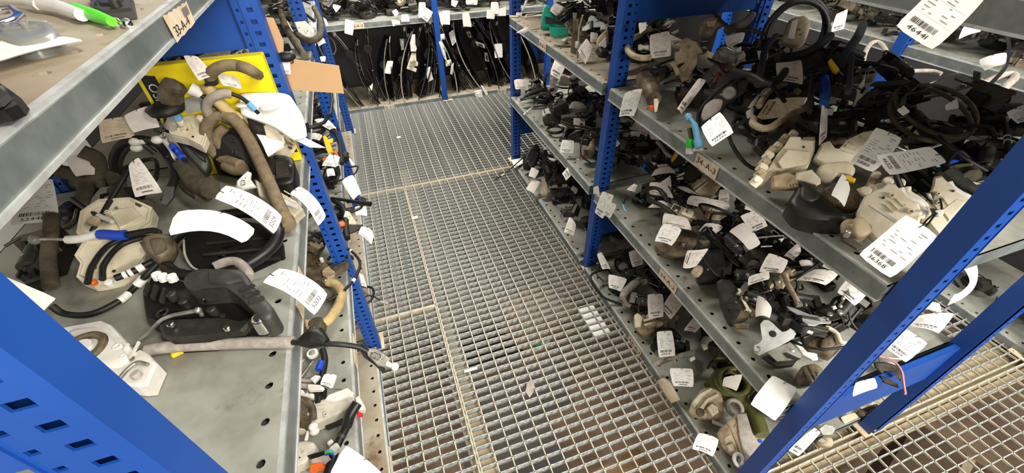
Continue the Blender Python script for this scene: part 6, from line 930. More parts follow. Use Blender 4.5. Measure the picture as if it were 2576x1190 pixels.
pl = [(0.9371, 0.9335, 1.0278), (0.9712, 0.9153, 1.0441), (0.9964, 0.8942, 1.049), (0.9898, 0.8751, 1.0245), (0.9765, 0.8636, 1.0008), (0.9546, 0.8677, 0.9832), (0.9335, 0.8751, 0.9695), (0.9166, 0.8682, 0.9465), (0.88, 0.8753, 0.9173), (0.864, 0.8865, 0.9121), (0.863, 0.898, 0.922), (0.8816, 0.9083, 0.9498), (0.9131, 0.9137, 0.9857)]
slab('plate', pl, .025, CARPETY, t, 0, .004); n = nrm(pl); slab('upper_plate', [(1.0356, 1.0311, 0.9821), (1.0726, 1.0103, 1.0005), (1.0982, 0.9884, 1.0057), (1.0933, 0.9808, 0.9928), (1.0597, 1.0018, 0.9783), (1.0239, 1.0112, 0.9497)], .006, CREAMD, t, .004)
stud('round_boss', (0.9485, 0.8925, 0.99), n, .018, .010, GREYS, t, 18); slab('dome', [(0.8116, 0.8303, 0.9759), (0.8245, 0.84, 0.9967), (0.8438, 0.8362, 1.011), (0.8591, 0.8216, 1.0118), (0.8506, 0.8107, 0.9939), (0.8284, 0.8127, 0.9753), (0.8119, 0.818, 0.9649)], .012, GREYS, t, .006, .006)
G().tube([p+n*.006 for p in spline([(0.8667, 0.8862, 0.9132), (0.8764, 0.9069, 0.9425), (0.908, 0.9123, 0.9785), (0.9458, 0.9096, 1.013), (0.9705, 0.8989, 1.027), (0.989, 0.885, 1.0319)], 5)], .005, 7).build('edge_tube', RUBBER, t)
t = thing('door_lock', 'dusty khaki cover plate standing at the back of the upper right shelf', 'cover', (1.1751, 1.3453, 0.91)); slab('plate', [(0.964, 1.1639, 1.0587), (0.9812, 1.1606, 1.0722), (0.9938, 1.1426, 1.064), (1.0023, 1.134, 1.0625), (1.0133, 1.1021, 1.0367), (0.9993, 1.1099, 1.0317), (0.9933, 1.0942, 1.0075), (0.9808, 1.0894, 0.9895), (0.9645, 1.0813, 0.9638), (0.9475, 1.09, 0.9568), (0.9441, 1.1071, 0.9731), (0.9405, 1.1326, 0.999), (0.9443, 1.1545, 1.0281), (0.9567, 1.149, 1.0342)], .012, CREAMD, t, 0, .003); slab('side_flap', [(0.9026, 1.1198, 1.0117), (0.92, 1.1121, 1.0194), (0.9264, 1.0786, 0.9876), (0.9139, 1.0836, 0.9815), (0.9112, 1.1021, 0.9998)], .01, CREAMD, t)
t = thing('door_lock', 'soiled cream latch at the back by the blue rear post', 'lock', (1.4815, 1.6042, 0.95)); slab('casing', [(1.0841, 1.225, 1.0855), (1.1051, 1.2212, 1.1049), (1.1291, 1.1989, 1.1047), (1.1403, 1.1797, 1.0935), (1.118, 1.1866, 1.0764), (1.1037, 1.1837, 1.0563), (1.0886, 1.1994, 1.0584), (1.0753, 1.2125, 1.0595)], .03, CREAMD, t, 0, .006); slab('cover', [(1.0945, 1.2136, 1.0958), (1.1194, 1.1946, 1.1007), (1.1099, 1.1889, 1.0825), (1.0943, 1.202, 1.0809)], .01, CREAM, t)
t = thing('wiring_connector', 'white plug inside the pale hose loop', 'connector', (1.0047, 1.3928, 0.98)); slab('plug', [(0.87, 1.2498, 1.0357), (0.8784, 1.2452, 1.0375), (0.8828, 1.2393, 1.0341), (0.901, 1.2284, 1.0366), (0.8991, 1.2198, 1.024), (0.8814, 1.2344, 1.0264), (0.8756, 1.2356, 1.0228), (0.868, 1.2412, 1.023)], .014, WHITEP, t)
hose('cable_sleeve', 'dark red sleeve standing deep in the upper right pile', 'cable', [(1.1431, 1.14, 1), (1.0627, 1.0628, 1), (1.0016, 1.0026, 1), (0.933, 0.9362, 1)], .010, MAROON)
tag(slab('plastic_clip', [(0.942, 1.2358, 1.0912), (0.9548, 1.2356, 1.1045), (0.9717, 1.2242, 1.1069), (0.9759, 1.2184, 1.1035), (0.966, 1.2238, 1.1004), (0.953, 1.2287, 1.0933)], .01, WHITEP), 'white clip at the back under the dark blue panel', 'clip'); tag(slab('plastic_clip', [(1.0029, 1.2667, 1.0564), (1.0123, 1.2627, 1.061), (1.0257, 1.2577, 1.0685), (1.0244, 1.2527, 1.0607), (1.0109, 1.2578, 1.0532)], .01, WHITEP), 'white hook clip beside tag 36536', 'clip'); tag(slab('plastic_clip', [(0.986, 1.2316, 1.0417), (0.9922, 1.2274, 1.0428), (1.0065, 1.2157, 1.0428), (1.0034, 1.215, 1.0388), (0.9905, 1.2215, 1.0338)], .012, WHITEP), 'white pin clip right of tag 36536', 'clip')
t = thing('door_lock', 'brown actuator with a white and red end at the upper right lip', 'lock', (0.8877, 1.1369, 0.903)); G().tube(spline([(0.8566, 1.1633, 0.95), (0.8398, 1.1147, 0.95), (0.8195, 1.0622, 0.95), (0.795, 1.0149, 0.95)], 5), [.03]*6+[.027]*5+[.022]*5, 14).build('barrel', BROWN, t); slab('white_lever', [(0.7602, 0.9709, 0.9731), (0.7692, 0.9659, 0.9752), (0.7704, 0.9579, 0.9682), (0.7605, 0.9451, 0.9475), (0.7546, 0.9475, 0.9451), (0.7552, 0.9528, 0.9509)], .01, CREAM, t); G().box((0.7861, 1.0043, 0.93), (.016, .014, .012), (0, 0, .4), 0, .002).build('red_clip', ORANGE, t); slab('cap', [(0.8075, 1.1044, 0.97), (0.8382, 1.1003, 0.9914), (0.8504, 1.0672, 0.9652), (0.8245, 1.0763, 0.9533)], .03, BROWN, t, 0, .008)
t = thing('cable_end', 'light blue and green sleeved cable end hooked over the 34-A-3 lip', 'cable', (0.775, 0.79, 0.9194)); 
G().tube(spline([(0.775, 0.8353, 0.975), (0.775, 0.8065, 0.9652), (0.775, 0.7824, 0.9369), (0.775, 0.7666, 0.9188)], 5), [.005]*5+[.008]*6+[.011]*9, 10).build('light_blue_sleeve', LBLUE, t); G().tube([(0.772, 0.8167, 0.9499), (0.772, 0.7997, 0.9291)], .006, 8).build('dark_stem', DOLIVE, t); G().tube([(0.772, 0.8018, 0.9281), (0.772, 0.7954, 0.9048)], .011, 10).build('green_collar', GREEN, t); G().tube([(0.772, 0.7965, 0.9055), (0.772, 0.7913, 0.889)], .010, 10).build('white_end', WHITEP, t); G().tube([(0.772, 0.7944, 0.8964), (0.772, 0.7515, 0.9201)], .0035, 8).build('white_pin', WHITEP, t); G().ball((0.775, 0.8349, 0.974), .010).build('ball_end', LBLUE, t)

# ------------------------------------------------------------------ RIGHT, near bay, second shelf (z .465)
TC = [([(0.8832, 1.0518, 0.6129), (0.9294, 1.0187, 0.6187), (0.9361, 0.9662, 0.5853), (0.8693, 1.0228, 0.5832)], 'crumpled printed tag in the middle of the second right shelf', PAPERG, .06, True), ([(0.9408, 1.0376, 0.6254), (0.9557, 1.0384, 0.636), (0.9466, 1.0046, 0.6049), (0.9209, 1.0401, 0.6138)], 'pointed tag corner above the crumpled printed tag', PAPERG, .05, False), ([(0.9904, 1.031, 0.5827), (1.0218, 1.0071, 0.5883), (1.0433, 0.9656, 0.5749), (1.0174, 0.9909, 0.5741)], 'slim curled tag under the grey tube', PAPERG, .12, True),
 ([(1.0066, 0.971, 0.581), (1.0989, 0.8748, 0.5869), (1.0817, 0.844, 0.5553), (0.9846, 0.9576, 0.5568)], 'long joined pair of tags lying on the second right shelf', PAPERG, .03, True), ([(0.8241, 0.8796, 0.612), (0.8787, 0.8265, 0.6133), (0.8772, 0.7901, 0.59), (0.8064, 0.8532, 0.5848)], 'greyed tag behind the bright curled tag at the second right lip', PAPERG, .04, True), ([(0.7791, 0.8234, 0.6202), (0.8211, 0.7788, 0.6184), (0.7788, 0.7569, 0.5809), (0.7393, 0.7957, 0.5807)], 'bright curled tag with print by the second right lip', PAPER, .12, True),
 ([(0.9394, 0.8085, 0.5904), (0.9789, 0.7678, 0.5942), (0.9399, 0.7653, 0.5664), (0.9137, 0.8013, 0.569)], 'arched tag right of the bright curled tag', PAPERG, .16, True), ([(1.0886, 0.9294, 0.6094), (1.1134, 0.917, 0.6206), (1.1033, 0.8842, 0.592), (1.0725, 0.8993, 0.5781)], 'small tag with print on the yellowed comb lock', PAPERG, .03, True), ([(0.8734, 0.9814, 0.5807), (0.909, 0.9436, 0.5773), (0.9021, 0.9295, 0.5636), (0.8382, 0.9804, 0.5583)], 'arched tag with black loop on the second right shelf', PAPERG, .2, True),
 ([(0.941, 1.1096, 0.6207), (0.9916, 1.0846, 0.636), (0.9997, 1.0598, 0.6224), (0.922, 1.1002, 0.6006)], 'grey card folded over a dark lock on the second right shelf', PAPERG, .12, False), ([(1.0827, 1.3669, 0.6282), (1.1159, 1.3496, 0.6373), (1.145, 1.2916, 0.6071), (1.0816, 1.3446, 0.6075)], 'bright white card below the upper right lip', PAPER, .1, False), ([(0.8781, 1.3493, 0.6619), (0.906, 1.3059, 0.6391), (0.8909, 1.3031, 0.6272), (0.8661, 1.3248, 0.6319)], 'crumpled clear tag by the right middle upright', PAPERG, .1, True), ([(0.9948, 1.3736, 0.6469), (1.0285, 1.3496, 0.6478), (1.0176, 1.3399, 0.6314), (0.9884, 1.3642, 0.6338)], 'dim tag deep behind the right middle upright', PAPERG, .05, True), ([(1.1047, 1.4661, 0.6136), (1.1438, 1.4443, 0.6214), (1.1168, 1.418, 0.5776), (1.0949, 1.4454, 0.5873)], 'tag hanging behind the upper right lip', PAPERG, .05, True), ([(0.8184, 1.0909, 0.5715), (0.8494, 1.0929, 0.5912), (0.8577, 1.0818, 0.5876), (0.8433, 1.0691, 0.5697)], 'clear slip end on the dark second right shelf', PAPERG, .05, False),
 ([(1.0611, 0.7926, 0.5991), (1.1092, 0.7763, 0.6278), (1.1113, 0.7208, 0.5995), (1.0712, 0.7309, 0.5738)], 'printed tag right of the blank oval tag', PAPERG, .03, True), ([(1.0026, 0.73, 0.6385), (1.0135, 0.6523, 0.6067), (0.9815, 0.6569, 0.5857), (0.9604, 0.7337, 0.6096)], 'blank oval tag in the second right shelf pile', PAPERG, .08, False), ([(1.1034, 0.8105, 0.6364), (1.1334, 0.7321, 0.6169), (1.1263, 0.7325, 0.6114), (1.081, 0.8056, 0.6157)], 'white tag half under the upper right lip', PAPER, .06, False), ([(0.9931, 0.6077, 0.6166), (1.0212, 0.5611, 0.6174), (0.9946, 0.5443, 0.5908), (0.9512, 0.5822, 0.5751)], 'white printed tag above tag 11841', PAPERG, .04, True),
 ([(1.1047, 0.6105, 0.6238), (1.0957, 0.5834, 0.605), (1.0726, 0.5789, 0.5849), (1.0607, 0.6039, 0.5863)], 'wrapped brownish tag below the upper right lip', PAPERG, .12, True), ([(1.0696, 0.5628, 0.5983), (1.0918, 0.5446, 0.6087), (1.0974, 0.5175, 0.6023), (1.0675, 0.5476, 0.5906)], 'small arched tag with white clip', PAPERG, .2, False), ([(1.1096, 0.5209, 0.6306), (1.1202, 0.4763, 0.6229), (1.1067, 0.4776, 0.6123), (1.0929, 0.5137, 0.6142)], 'tag tucked under the upper right lip', PAPERG, .05, True),
 ([(0.8551, 0.4962, 0.6015), (0.8663, 0.4519, 0.5933), (0.8503, 0.4357, 0.5774), (0.8248, 0.456, 0.5681)], 'cone rolled tag above the star shaped zinc plate', PAPERG, .2, False), ([(1.1201, 0.4563, 0.6214), (1.133, 0.4007, 0.6146), (1.0919, 0.3912, 0.5783), (1.0815, 0.4423, 0.5857)], 'white printed tag leaning by the near right upright', PAPER, .06, True), ([(1.1541, 0.2972, 0.5728), (1.1631, 0.2474, 0.5707), (1.1101, 0.2385, 0.5265), (1.1022, 0.2888, 0.5297)], 'x36259', PAPER, .02, True), ([(1.2237, 0.3196, 0.5671), (1.2762, 0.2787, 0.6043), (1.2308, 0.2613, 0.5612), (1.2026, 0.3081, 0.5464)], 'x36263', PAPER, .1, True), ([(1.2819, 0.3394, 0.5852), (1.2927, 0.3167, 0.5898), (1.2832, 0.2989, 0.5772), (1.2648, 0.3302, 0.5678)], 'small curled white tag behind the near right upright', PAPER, .14, False),
 ([(0.8904, 0.5636, 0.5953), (0.9351, 0.5461, 0.6187), (0.927, 0.529, 0.6062), (0.8779, 0.5459, 0.5795)], 'x11841', PAPERG, .05, True), ([(1.0673, 0.5164, 0.6097), (1.1034, 0.4709, 0.6215), (1.0679, 0.4664, 0.592), (1.0229, 0.5198, 0.5761)], 'x36219', PAPERG, .14, True)]
for q, l, m, b, pr in TC:
    n = l[1:] if l[0] == 'x' else None
    T(q, l if not n else {'36259': 'square white tag numbered 36259 behind the near right upright', '36263': 'curled white tag numbered 36263 above tag 36259', '11841': 'greyed tag numbered 11841 beside the ribbed lock', '36219': 'arched tag numbered 36219 near the upper right lip'}[n], n, b, 'u', m, pr)
ribbon('long white tag curled into a hook behind the near right upright', [(1.2728, 0.3381, 0.72), (1.2609, 0.3167, 0.72), (1.2313, 0.2922, 0.72), (1.1829, 0.2793, 0.72), (1.158, 0.2785, 0.72)], [(1.4009, 0.3647, 0.69), (1.3398, 0.32, 0.69), (1.2749, 0.2891, 0.69), (1.2096, 0.2752, 0.69), (1.154, 0.2723, 0.69)])
T([(0.9123, 0.2332, 0.5561), (0.9453, 0.2219, 0.5769), (0.9372, 0.2037, 0.5684), (0.8909, 0.2134, 0.5383)], 'white card seen under the near right upright', None, .05, 'u', PAPER, False)
T([(0.7998, 0.3352, 0.4938), (0.827, 0.2816, 0.4976), (0.7492, 0.2482, 0.4485), (0.7238, 0.3061, 0.4466)], 'blank square white tag hanging off the second right lip by the near upright', None, .03, 'u', PAPER, False)
t = thing('door_lock', 'yellowed comb shaped latch on the second right shelf below the 34-A-3 label', 'lock', (1.2347, 1.1107, 0.468))
slab('casing', [(1.0535, 1.027, 0.5731), (1.1046, 1.025, 0.6098), (1.1358, 0.9882, 0.6081), (1.1391, 0.9694, 0.5979), (1.0947, 0.9569, 0.5564), (1.0705, 0.9715, 0.5482), (1.0528, 1.0175, 0.5662)], .03, CREAMD, t, 0, .004)
for k in range(5): a = k*.045; slab('tooth', [Vector(p)*(1-a)+Vector(q)*a for p, q in zip([(1.0617, 1.0334, 0.5694), (1.1083, 1.032, 0.6028), (1.1111, 1.0267, 0.6011), (1.0641, 1.0267, 0.5665)], [(0.9506, 0.6539, 0.5719), (0.9887, 0.6548, 0.5992), (0.9904, 0.6505, 0.5984), (0.9519, 0.6485, 0.5703)])], .006, CREAM, t, .004, .001) if k < 3 else None
stud('eyelet', (1.1423, 1.0538, 0.59), nrm([(1.0704, 1.0434, 0.559), (1.1221, 1.0413, 0.5965), (1.1574, 0.9849, 0.5842)]), .010, .006, WHITEP, t, 14, True)
t = thing('motor_cover', 'grey half tube cover on the second right shelf', 'cover', (1.2471, 1.218, 0.47)); slab('shell', [(1.063, 1.0834, 0.6017), (1.0818, 1.0942, 0.6235), (1.1082, 1.0488, 0.61), (1.1087, 1.042, 0.6054), (1.0695, 1.0445, 0.5781), (1.0573, 1.0615, 0.5814)], .02, CARPETY, t, 0, .008); stud('screw', (1.0845, 1.0831, 0.605), nrm([(1.0759, 1.0965, 0.5914), (1.0948, 1.1073, 0.6136), (1.1222, 1.0547, 0.5951)]), .008, .005, CHROME, t)
t = thing('door_lock', 'lock with golden clip and white spots under the 34-A-3 label', 'lock', (1.2942, 1.3658, 0.47)); slab('golden_clip', [(1.0084, 1.1139, 0.6504), (1.0272, 1.1254, 0.6734), (1.0361, 1.1145, 0.6713), (1.0329, 1.1091, 0.6646), (1.0073, 1.1024, 0.6403)], .01, YELP, t); slab('body', [(0.9999, 1.1015, 0.634), (1.0316, 1.1102, 0.6642), (1.0506, 1.0967, 0.6677), (1.0474, 1.0804, 0.6525), (1.0116, 1.0871, 0.6314)], .03, BLACKD, t); G().ball((1.0494, 1.0942, 0.67), .011).build('white_ball', WHITEP, t)
for i, q in enumerate(([(0.9979, 1.0547, 0.6132), (1.0269, 1.0492, 0.6298), (1.0252, 1.0435, 0.6244), (1.0026, 1.0493, 0.6125)], [(0.9865, 1.0354, 0.6188), (1.0061, 1.0264, 0.6261), (1.0028, 1.0209, 0.6197), (0.9863, 1.0308, 0.6153)], [(0.9613, 1.1273, 0.6296), (0.9935, 1.109, 0.6374), (0.9908, 1.1024, 0.6304), (0.9626, 1.1171, 0.6225)], [(0.948, 1.1504, 0.6335), (0.9659, 1.1331, 0.6318), (0.9556, 1.133, 0.6247)])):
    tag(slab('plastic_clip', q, .008, WHITEP), ['white clip left of the grey half tube cover', 'second white clip left of the grey half tube cover', 'white twin clip on the dark second right shelf', 'white flat clip end on the dark second right shelf'][i], 'clip')
hose('cable_sleeve', 'blue sleeve standing deep on the second right shelf', 'cable', [(1.0049, 1.2458, 0.58), (0.9799, 1.2141, 0.58), (0.9445, 1.1797, 0.58)], .008, MBLUE); hose('cable_sleeve', 'thin light blue wire end by the two hung tags', 'cable', [(0.7956, 1.0623, 0.53), (0.7849, 1.0373, 0.53), (0.7823, 1.0193, 0.53)], .004, LBLUE)
hose('control_cable', 'grey brown lock rod under the upper right lip', 'rod', [(1.0259, 1.2348, 0.66), (1.0179, 1.1872, 0.66), (1.0052, 1.1436, 0.66), (1.0069, 1.1157, 0.66)], .007, GREYS); hose('control_cable', 'black cable loop before the arched tag', 'cable', [(0.8329, 1.0177, 0.6), (0.876, 1.0349, 0.6), (0.9019, 1.0188, 0.6), (0.8999, 0.9805, 0.6), (0.8886, 0.9471, 0.6)], .008, BLACKD); hose('control_cable', 'black hose over the arched tag', 'cable', [(0.8352, 0.9665, 0.6), (0.8504, 0.9427, 0.6), (0.8588, 0.9099, 0.6), (0.8636, 0.868, 0.6)], .008, BLACKD); hose('control_cable', 'thin dark cable loop by the second right lip', 'cable', [(0.7934, 1.0582, 0.54), (0.8096, 1.0787, 0.54), (0.8366, 1.0823, 0.54), (0.8537, 1.0626, 0.54), (0.8604, 1.0338, 0.54)], .005, BLACKD)
t = thing('door_lock', 'ribbed dark grey lock block with pale strip at the second right lip', 'lock', (0.9084, 0.5754, 0.467))
slab('block', [(0.8405, 0.6128, 0.5453), (0.871, 0.5974, 0.558), (0.876, 0.5674, 0.5495), (0.8966, 0.556, 0.5577), (0.8887, 0.5105, 0.5351), (0.8641, 0.4911, 0.5125), (0.821, 0.4948, 0.4875), (0.8166, 0.5253, 0.4966)], .05, BLACKD, t, 0, .006); slab('pale_strip', [(0.8716, 0.5659, 0.5527), (0.8771, 0.5591, 0.5536), (0.872, 0.5454, 0.5451), (0.8706, 0.5016, 0.5273), (0.8637, 0.5035, 0.5237), (0.8654, 0.5386, 0.5383)], .008, CREAM, t, .004)
slab('brown_side', [(0.8839, 0.566, 0.5522), (0.8963, 0.5571, 0.5567), (0.8918, 0.4975, 0.5317), (0.8841, 0.4889, 0.5237), (0.8661, 0.4874, 0.5117)], .02, BROWN, t, .002)
for k, q in enumerate(([(0.8, 0.4837, 0.5314), (0.8237, 0.4977, 0.5507), (0.8392, 0.4846, 0.5553), (0.8314, 0.4736, 0.5467), (0.8183, 0.4797, 0.5409)], [(0.7771, 0.4685, 0.547), (0.7946, 0.4596, 0.5543), (0.8061, 0.4495, 0.5576), (0.7986, 0.4413, 0.5505), (0.7714, 0.459, 0.5405)])): slab('rib_block', q, .015, BROWN, t, .004)
for p in ((0.867, 0.5512, 0.545), (0.8742, 0.5486, 0.545), (0.8421, 0.4943, 0.545), (0.8496, 0.4917, 0.545)): G().box(p, (.008, .008, .008), (.3, .2, .5), 0, .001).build('white_tab', WHITEP, t)
t = thing('bracket', 'star shaped zinc mounting plate at the second right lip', 'bracket', (0.919, 0.4178, 0.468))
pl = [(0.8328, 0.4404, 0.5571), (0.8449, 0.4441, 0.5657), (0.8528, 0.4371, 0.5686), (0.856, 0.4269, 0.5675), (0.859, 0.4089, 0.5641), (0.8619, 0.3985, 0.5628), (0.8715, 0.395, 0.5678), (0.8802, 0.3956, 0.5733), (0.8829, 0.3872, 0.5725), (0.8813, 0.3793, 0.5692), (0.8742, 0.3739, 0.5632), (0.8626, 0.3742, 0.556), (0.8354, 0.3759, 0.5397), (0.8113, 0.3793, 0.5257), (0.7938, 0.382, 0.5156), (0.7886, 0.3931, 0.5157), (0.7916, 0.4026, 0.5204), (0.7971, 0.4067, 0.525), (0.8079, 0.4046, 0.5311), (0.8176, 0.4084, 0.5382)]
slab('plate', pl, .004, STEELM, t, 0, .0008); n = nrm(pl)
for p, r in (((0.85, 0.4358, 0.552), .006), ((0.893, 0.3928, 0.552), .007), ((0.7708, 0.3813, 0.552), .007)): p = Vector(p); g = G(); g.ring(p+n*.002, r, .0025, 16, 6, n.to_track_quat('Z', 'Y').to_euler()); g.build('eyelet', STEEL, t)
stud('hole', (0.8435, 0.4065, 0.5525), n, .0085, .0015, RUBBER, t, 16)
slab('lower_plate', [(0.8152, 0.3805, 0.5201), (0.84, 0.378, 0.5348), (0.8677, 0.3733, 0.5507), (0.8724, 0.3559, 0.5491), (0.8725, 0.3356, 0.5439), (0.8631, 0.3319, 0.5371), (0.8432, 0.3401, 0.5269), (0.8225, 0.3513, 0.517)], .006, STEEL, t, 0, .001); slab('slot', [(0.8401, 0.3595, 0.5349), (0.8455, 0.3571, 0.5377), (0.8562, 0.3384, 0.5396), (0.8617, 0.3297, 0.5409), (0.8531, 0.3305, 0.5357), (0.8418, 0.3481, 0.5331)], .004, RUBBER, t, .002, .0005); stud('boss', (0.8656, 0.3595, 0.537), (0, 0, 1), .010, .004, STEEL, t, 16, True)
slab('black_back', [(0.8122, 0.383, 0.4985), (0.8467, 0.3759, 0.5174), (0.8746, 0.3393, 0.5249), (0.8553, 0.3317, 0.5114), (0.8264, 0.3454, 0.4975)], .025, BLACKD, t)
t = thing('door_lock', 'black lock with square chrome windows near the second right back', 'lock', (1.1622, 0.4657, 0.47)); slab('body', [(1.0108, 0.4281, 0.5581), (1.0366, 0.4243, 0.5761), (1.0474, 0.4126, 0.5807), (1.0484, 0.3867, 0.574), (1.0398, 0.3772, 0.5648), (1.0119, 0.3799, 0.545), (0.9954, 0.39, 0.5357), (0.9999, 0.4113, 0.5453)], .04, BLACK, t, 0, .008); slab('frame', [(1.0105, 0.4094, 0.5634), (1.0256, 0.4043, 0.5731), (1.022, 0.392, 0.5669), (1.0063, 0.3961, 0.5565)], .008, CARPETY, t, .003); slab('frame', [(1.0473, 0.4054, 0.5651), (1.0582, 0.3993, 0.5716), (1.0544, 0.3884, 0.5656), (1.0423, 0.3926, 0.5577)], .008, CARPETY, t, .003)
for p in ((1.0123, 0.3955, 0.57), (1.043, 0.3928, 0.57)): stud('bolt', p, (0, 0, 1), .008, .006, STEEL, t)
tag(slab('plastic_clip', [(1.01, 0.4039, 0.5994), (1.0177, 0.4003, 0.6042), (1.0158, 0.3923, 0.6004), (1.0089, 0.3953, 0.596)], .006, WHITEP), 'white square clip on the chrome windowed lock', 'clip')
t = thing('door_lock', 'brown grey latch with pale lever below the chrome windowed lock', 'lock', (1.0406, 0.3732, 0.47)); slab('body', [(0.9359, 0.3738, 0.5159), (0.9607, 0.3827, 0.5353), (0.9756, 0.377, 0.5441), (0.9975, 0.3551, 0.5536), (0.9934, 0.3394, 0.5469), (0.9908, 0.3229, 0.541), (0.9557, 0.3146, 0.5148), (0.9445, 0.3382, 0.513), (0.9289, 0.3494, 0.505)], .045, BROWN, t, 0, .01); slab('cover', [(0.9589, 0.357, 0.54), (0.9816, 0.3534, 0.5548), (0.9781, 0.3321, 0.5472), (0.9551, 0.3282, 0.5302), (0.9466, 0.3422, 0.5278)], .015, BROWN, t, .004, .006); G().tube(spline([(0.9781, 0.3731, 0.56), (0.9871, 0.3667, 0.56), (0.9901, 0.3495, 0.56), (0.9784, 0.3285, 0.56), (0.9914, 0.3178, 0.56)], 5), .006, 8).build('lever', CREAM, t)
t = thing('plastic_clip', 'white lever clip right of the star shaped plate', 'clip', (0.9678, 0.3716, 0.47)); slab('lever', [(0.8789, 0.3652, 0.5438), (0.8891, 0.3684, 0.5513), (0.892, 0.3624, 0.5517), (0.8884, 0.352, 0.5467), (0.8903, 0.3378, 0.5444), (0.9033, 0.3238, 0.5493), (0.8978, 0.3126, 0.5429), (0.8881, 0.318, 0.538), (0.879, 0.3381, 0.5371)], .014, WHITEP, t)
tag(slab('plastic_clip', [(0.9102, 0.387, 0.5687), (0.9161, 0.3853, 0.5722), (0.9255, 0.3679, 0.5738), (0.9208, 0.3648, 0.5697), (0.9083, 0.3805, 0.5656)], .01, WHITEP), 'white and chrome clip above the white lever clip', 'clip'); tag(slab('plastic_clip', [(1.111, 0.564, 0.5997), (1.121, 0.5575, 0.6051), (1.1203, 0.5521, 0.6023), (1.115, 0.5537, 0.5987), (1.1091, 0.5543, 0.5942)], .008, WHITEP), 'white clip on the small arched tag', 'clip'); tag(slab('plastic_clip', [(1.0666, 0.646, 0.6195), (1.0796, 0.6374, 0.6257), (1.0682, 0.6333, 0.6147)], .006, WHITEP), 'white triangular clip deep on the second right shelf', 'clip')
hose('lock_rod', 'pale flexible rod standing in the second right pile', 'rod', [(0.9834, 0.5363, 0.6), (0.97, 0.5113, 0.6), (0.9566, 0.4817, 0.6), (0.9406, 0.4474, 0.6), (0.9342, 0.4321, 0.6)], .0065, CREAMD, [('metal_tip', .9, 1, .008, STEEL)])
hose('lock_rod', 'thin steel rod below the blank oval tag', 'rod', [(1.0325, 0.685, 0.6), (1.0742, 0.6773, 0.6), (1.1172, 0.6668, 0.6)], .003, STEEL); hose('lock_rod', 'second thin steel rod below the blank oval tag', 'rod', [(1.0118, 0.6492, 0.6), (1.0456, 0.6403, 0.6)], .003, STEEL)
t = thing('door_lock', 'pair of black lock blocks in front of the curled tag on the second right shelf', 'lock', (0.8682, 0.817, 0.467)); slab('block', [(0.7818, 0.8347, 0.5166), (0.8444, 0.8288, 0.5501), (0.8993, 0.7839, 0.5576), (0.8855, 0.7623, 0.5375), (0.8488, 0.7584, 0.5139), (0.8008, 0.7917, 0.5041)], .05, BROWN, t, 0, .008); stud('pin', (0.8544, 0.7867, 0.54), (0, 0, 1), .006, .005, STEEL, t)
t = thing('door_lock', 'big black lock with cream spindle at the second right lip', 'lock', (0.9318, 0.7122, 0.467)); slab('block', [(0.8569, 0.7205, 0.5488), (0.8894, 0.7195, 0.5684), (0.921, 0.6947, 0.5758), (0.8951, 0.6294, 0.5283), (0.8295, 0.6553, 0.5003), (0.8341, 0.6876, 0.5189)], .06, BLACK, t, 0, .008); slab('spindle', [(0.8143, 0.6879, 0.5253), (0.8381, 0.6933, 0.5418), (0.847, 0.6815, 0.5414), (0.8423, 0.6697, 0.533), (0.826, 0.6641, 0.5207), (0.8132, 0.6739, 0.5179)], .02, CREAMD, t, 0, .006); T([(0.8558, 0.6904, 0.6073), (0.8059, 0.669, 0.5665), (0.7728, 0.6862, 0.5554), (0.8034, 0.7194, 0.5908)], 'curled tag on the big black lock at the second right lip', None, .14, 'v', PAPERG)

# ------------------------------------------------------------------ RIGHT, near bay, lowest shelf (z .03)
TD = [([(0.7946, 1.1764, 0.1748), (0.8177, 1.1746, 0.1833), (0.8283, 1.0997, 0.1439), (0.7941, 1.1146, 0.1385)], 'curled tag at the back of the lowest right shelf by the middle upright', .2, True, PAPERG), ([(0.9088, 1.1116, 0.21), (0.96, 1.1003, 0.2285), (0.9458, 1.0413, 0.1884), (0.9013, 1.0533, 0.1735)], 'tag hanging under the second right lip', .04, True, PAPERG), ([(0.7935, 1.0666, 0.1572), (0.857, 1.0136, 0.1558), (0.8131, 0.9842, 0.1223), (0.7748, 1.0198, 0.125)], 'white tag on the pale bent handle', .04, True, PAPER), ([(0.871, 0.8945, 0.178), (0.9245, 0.8673, 0.1906), (0.8905, 0.7968, 0.1438), (0.8378, 0.8169, 0.1284)], 'upright tag above the ribbed cream lock', .03, True, PAPERG), ([(0.9658, 0.8663, 0.2008), (0.9917, 0.8116, 0.19), (0.9125, 0.7785, 0.1366), (0.8989, 0.8322, 0.1531)], 'slanted tag right of the upright tag above the cream lock', .03, True, PAPERG), ([(0.9783, 0.7352, 0.2035), (0.9886, 0.6953, 0.1937), (0.9424, 0.6806, 0.1647), (0.9094, 0.7082, 0.1583)], 'curled tag below the second right lip', .14, True, PAPERG),
 ([(0.8159, 0.7396, 0.154), (0.8673, 0.7161, 0.1678), (0.8376, 0.6391, 0.1271), (0.7842, 0.6616, 0.112)], 'x11904', .03, True, PAPER), ([(0.7873, 0.6065, 0.1234), (0.8551, 0.5685, 0.141), (0.8279, 0.5196, 0.1151), (0.7714, 0.5526, 0.1008)], 'white landscape tag above the torn beige slip', .02, True, PAPER), ([(0.9466, 0.5133, 0.1198), (1.002, 0.4929, 0.1421), (0.9587, 0.4588, 0.1119), (0.929, 0.4945, 0.1062)], 'blank card on the olive hose coil', .06, False, PAPERG), ([(0.7391, 0.3837, 0.116), (0.7831, 0.3413, 0.1254), (0.742, 0.3105, 0.1037), (0.6995, 0.3544, 0.0951)], 'curved white tag over the lowest right lip', .12, True, PAPER), ([(1.0992, 0.2764, 0.116), (1.1038, 0.256, 0.1158), (1.0171, 0.2323, 0.0662), (1.0024, 0.2604, 0.0621)], 'white tag on the zinc latch outside the near right upright', .03, True, PAPER)]
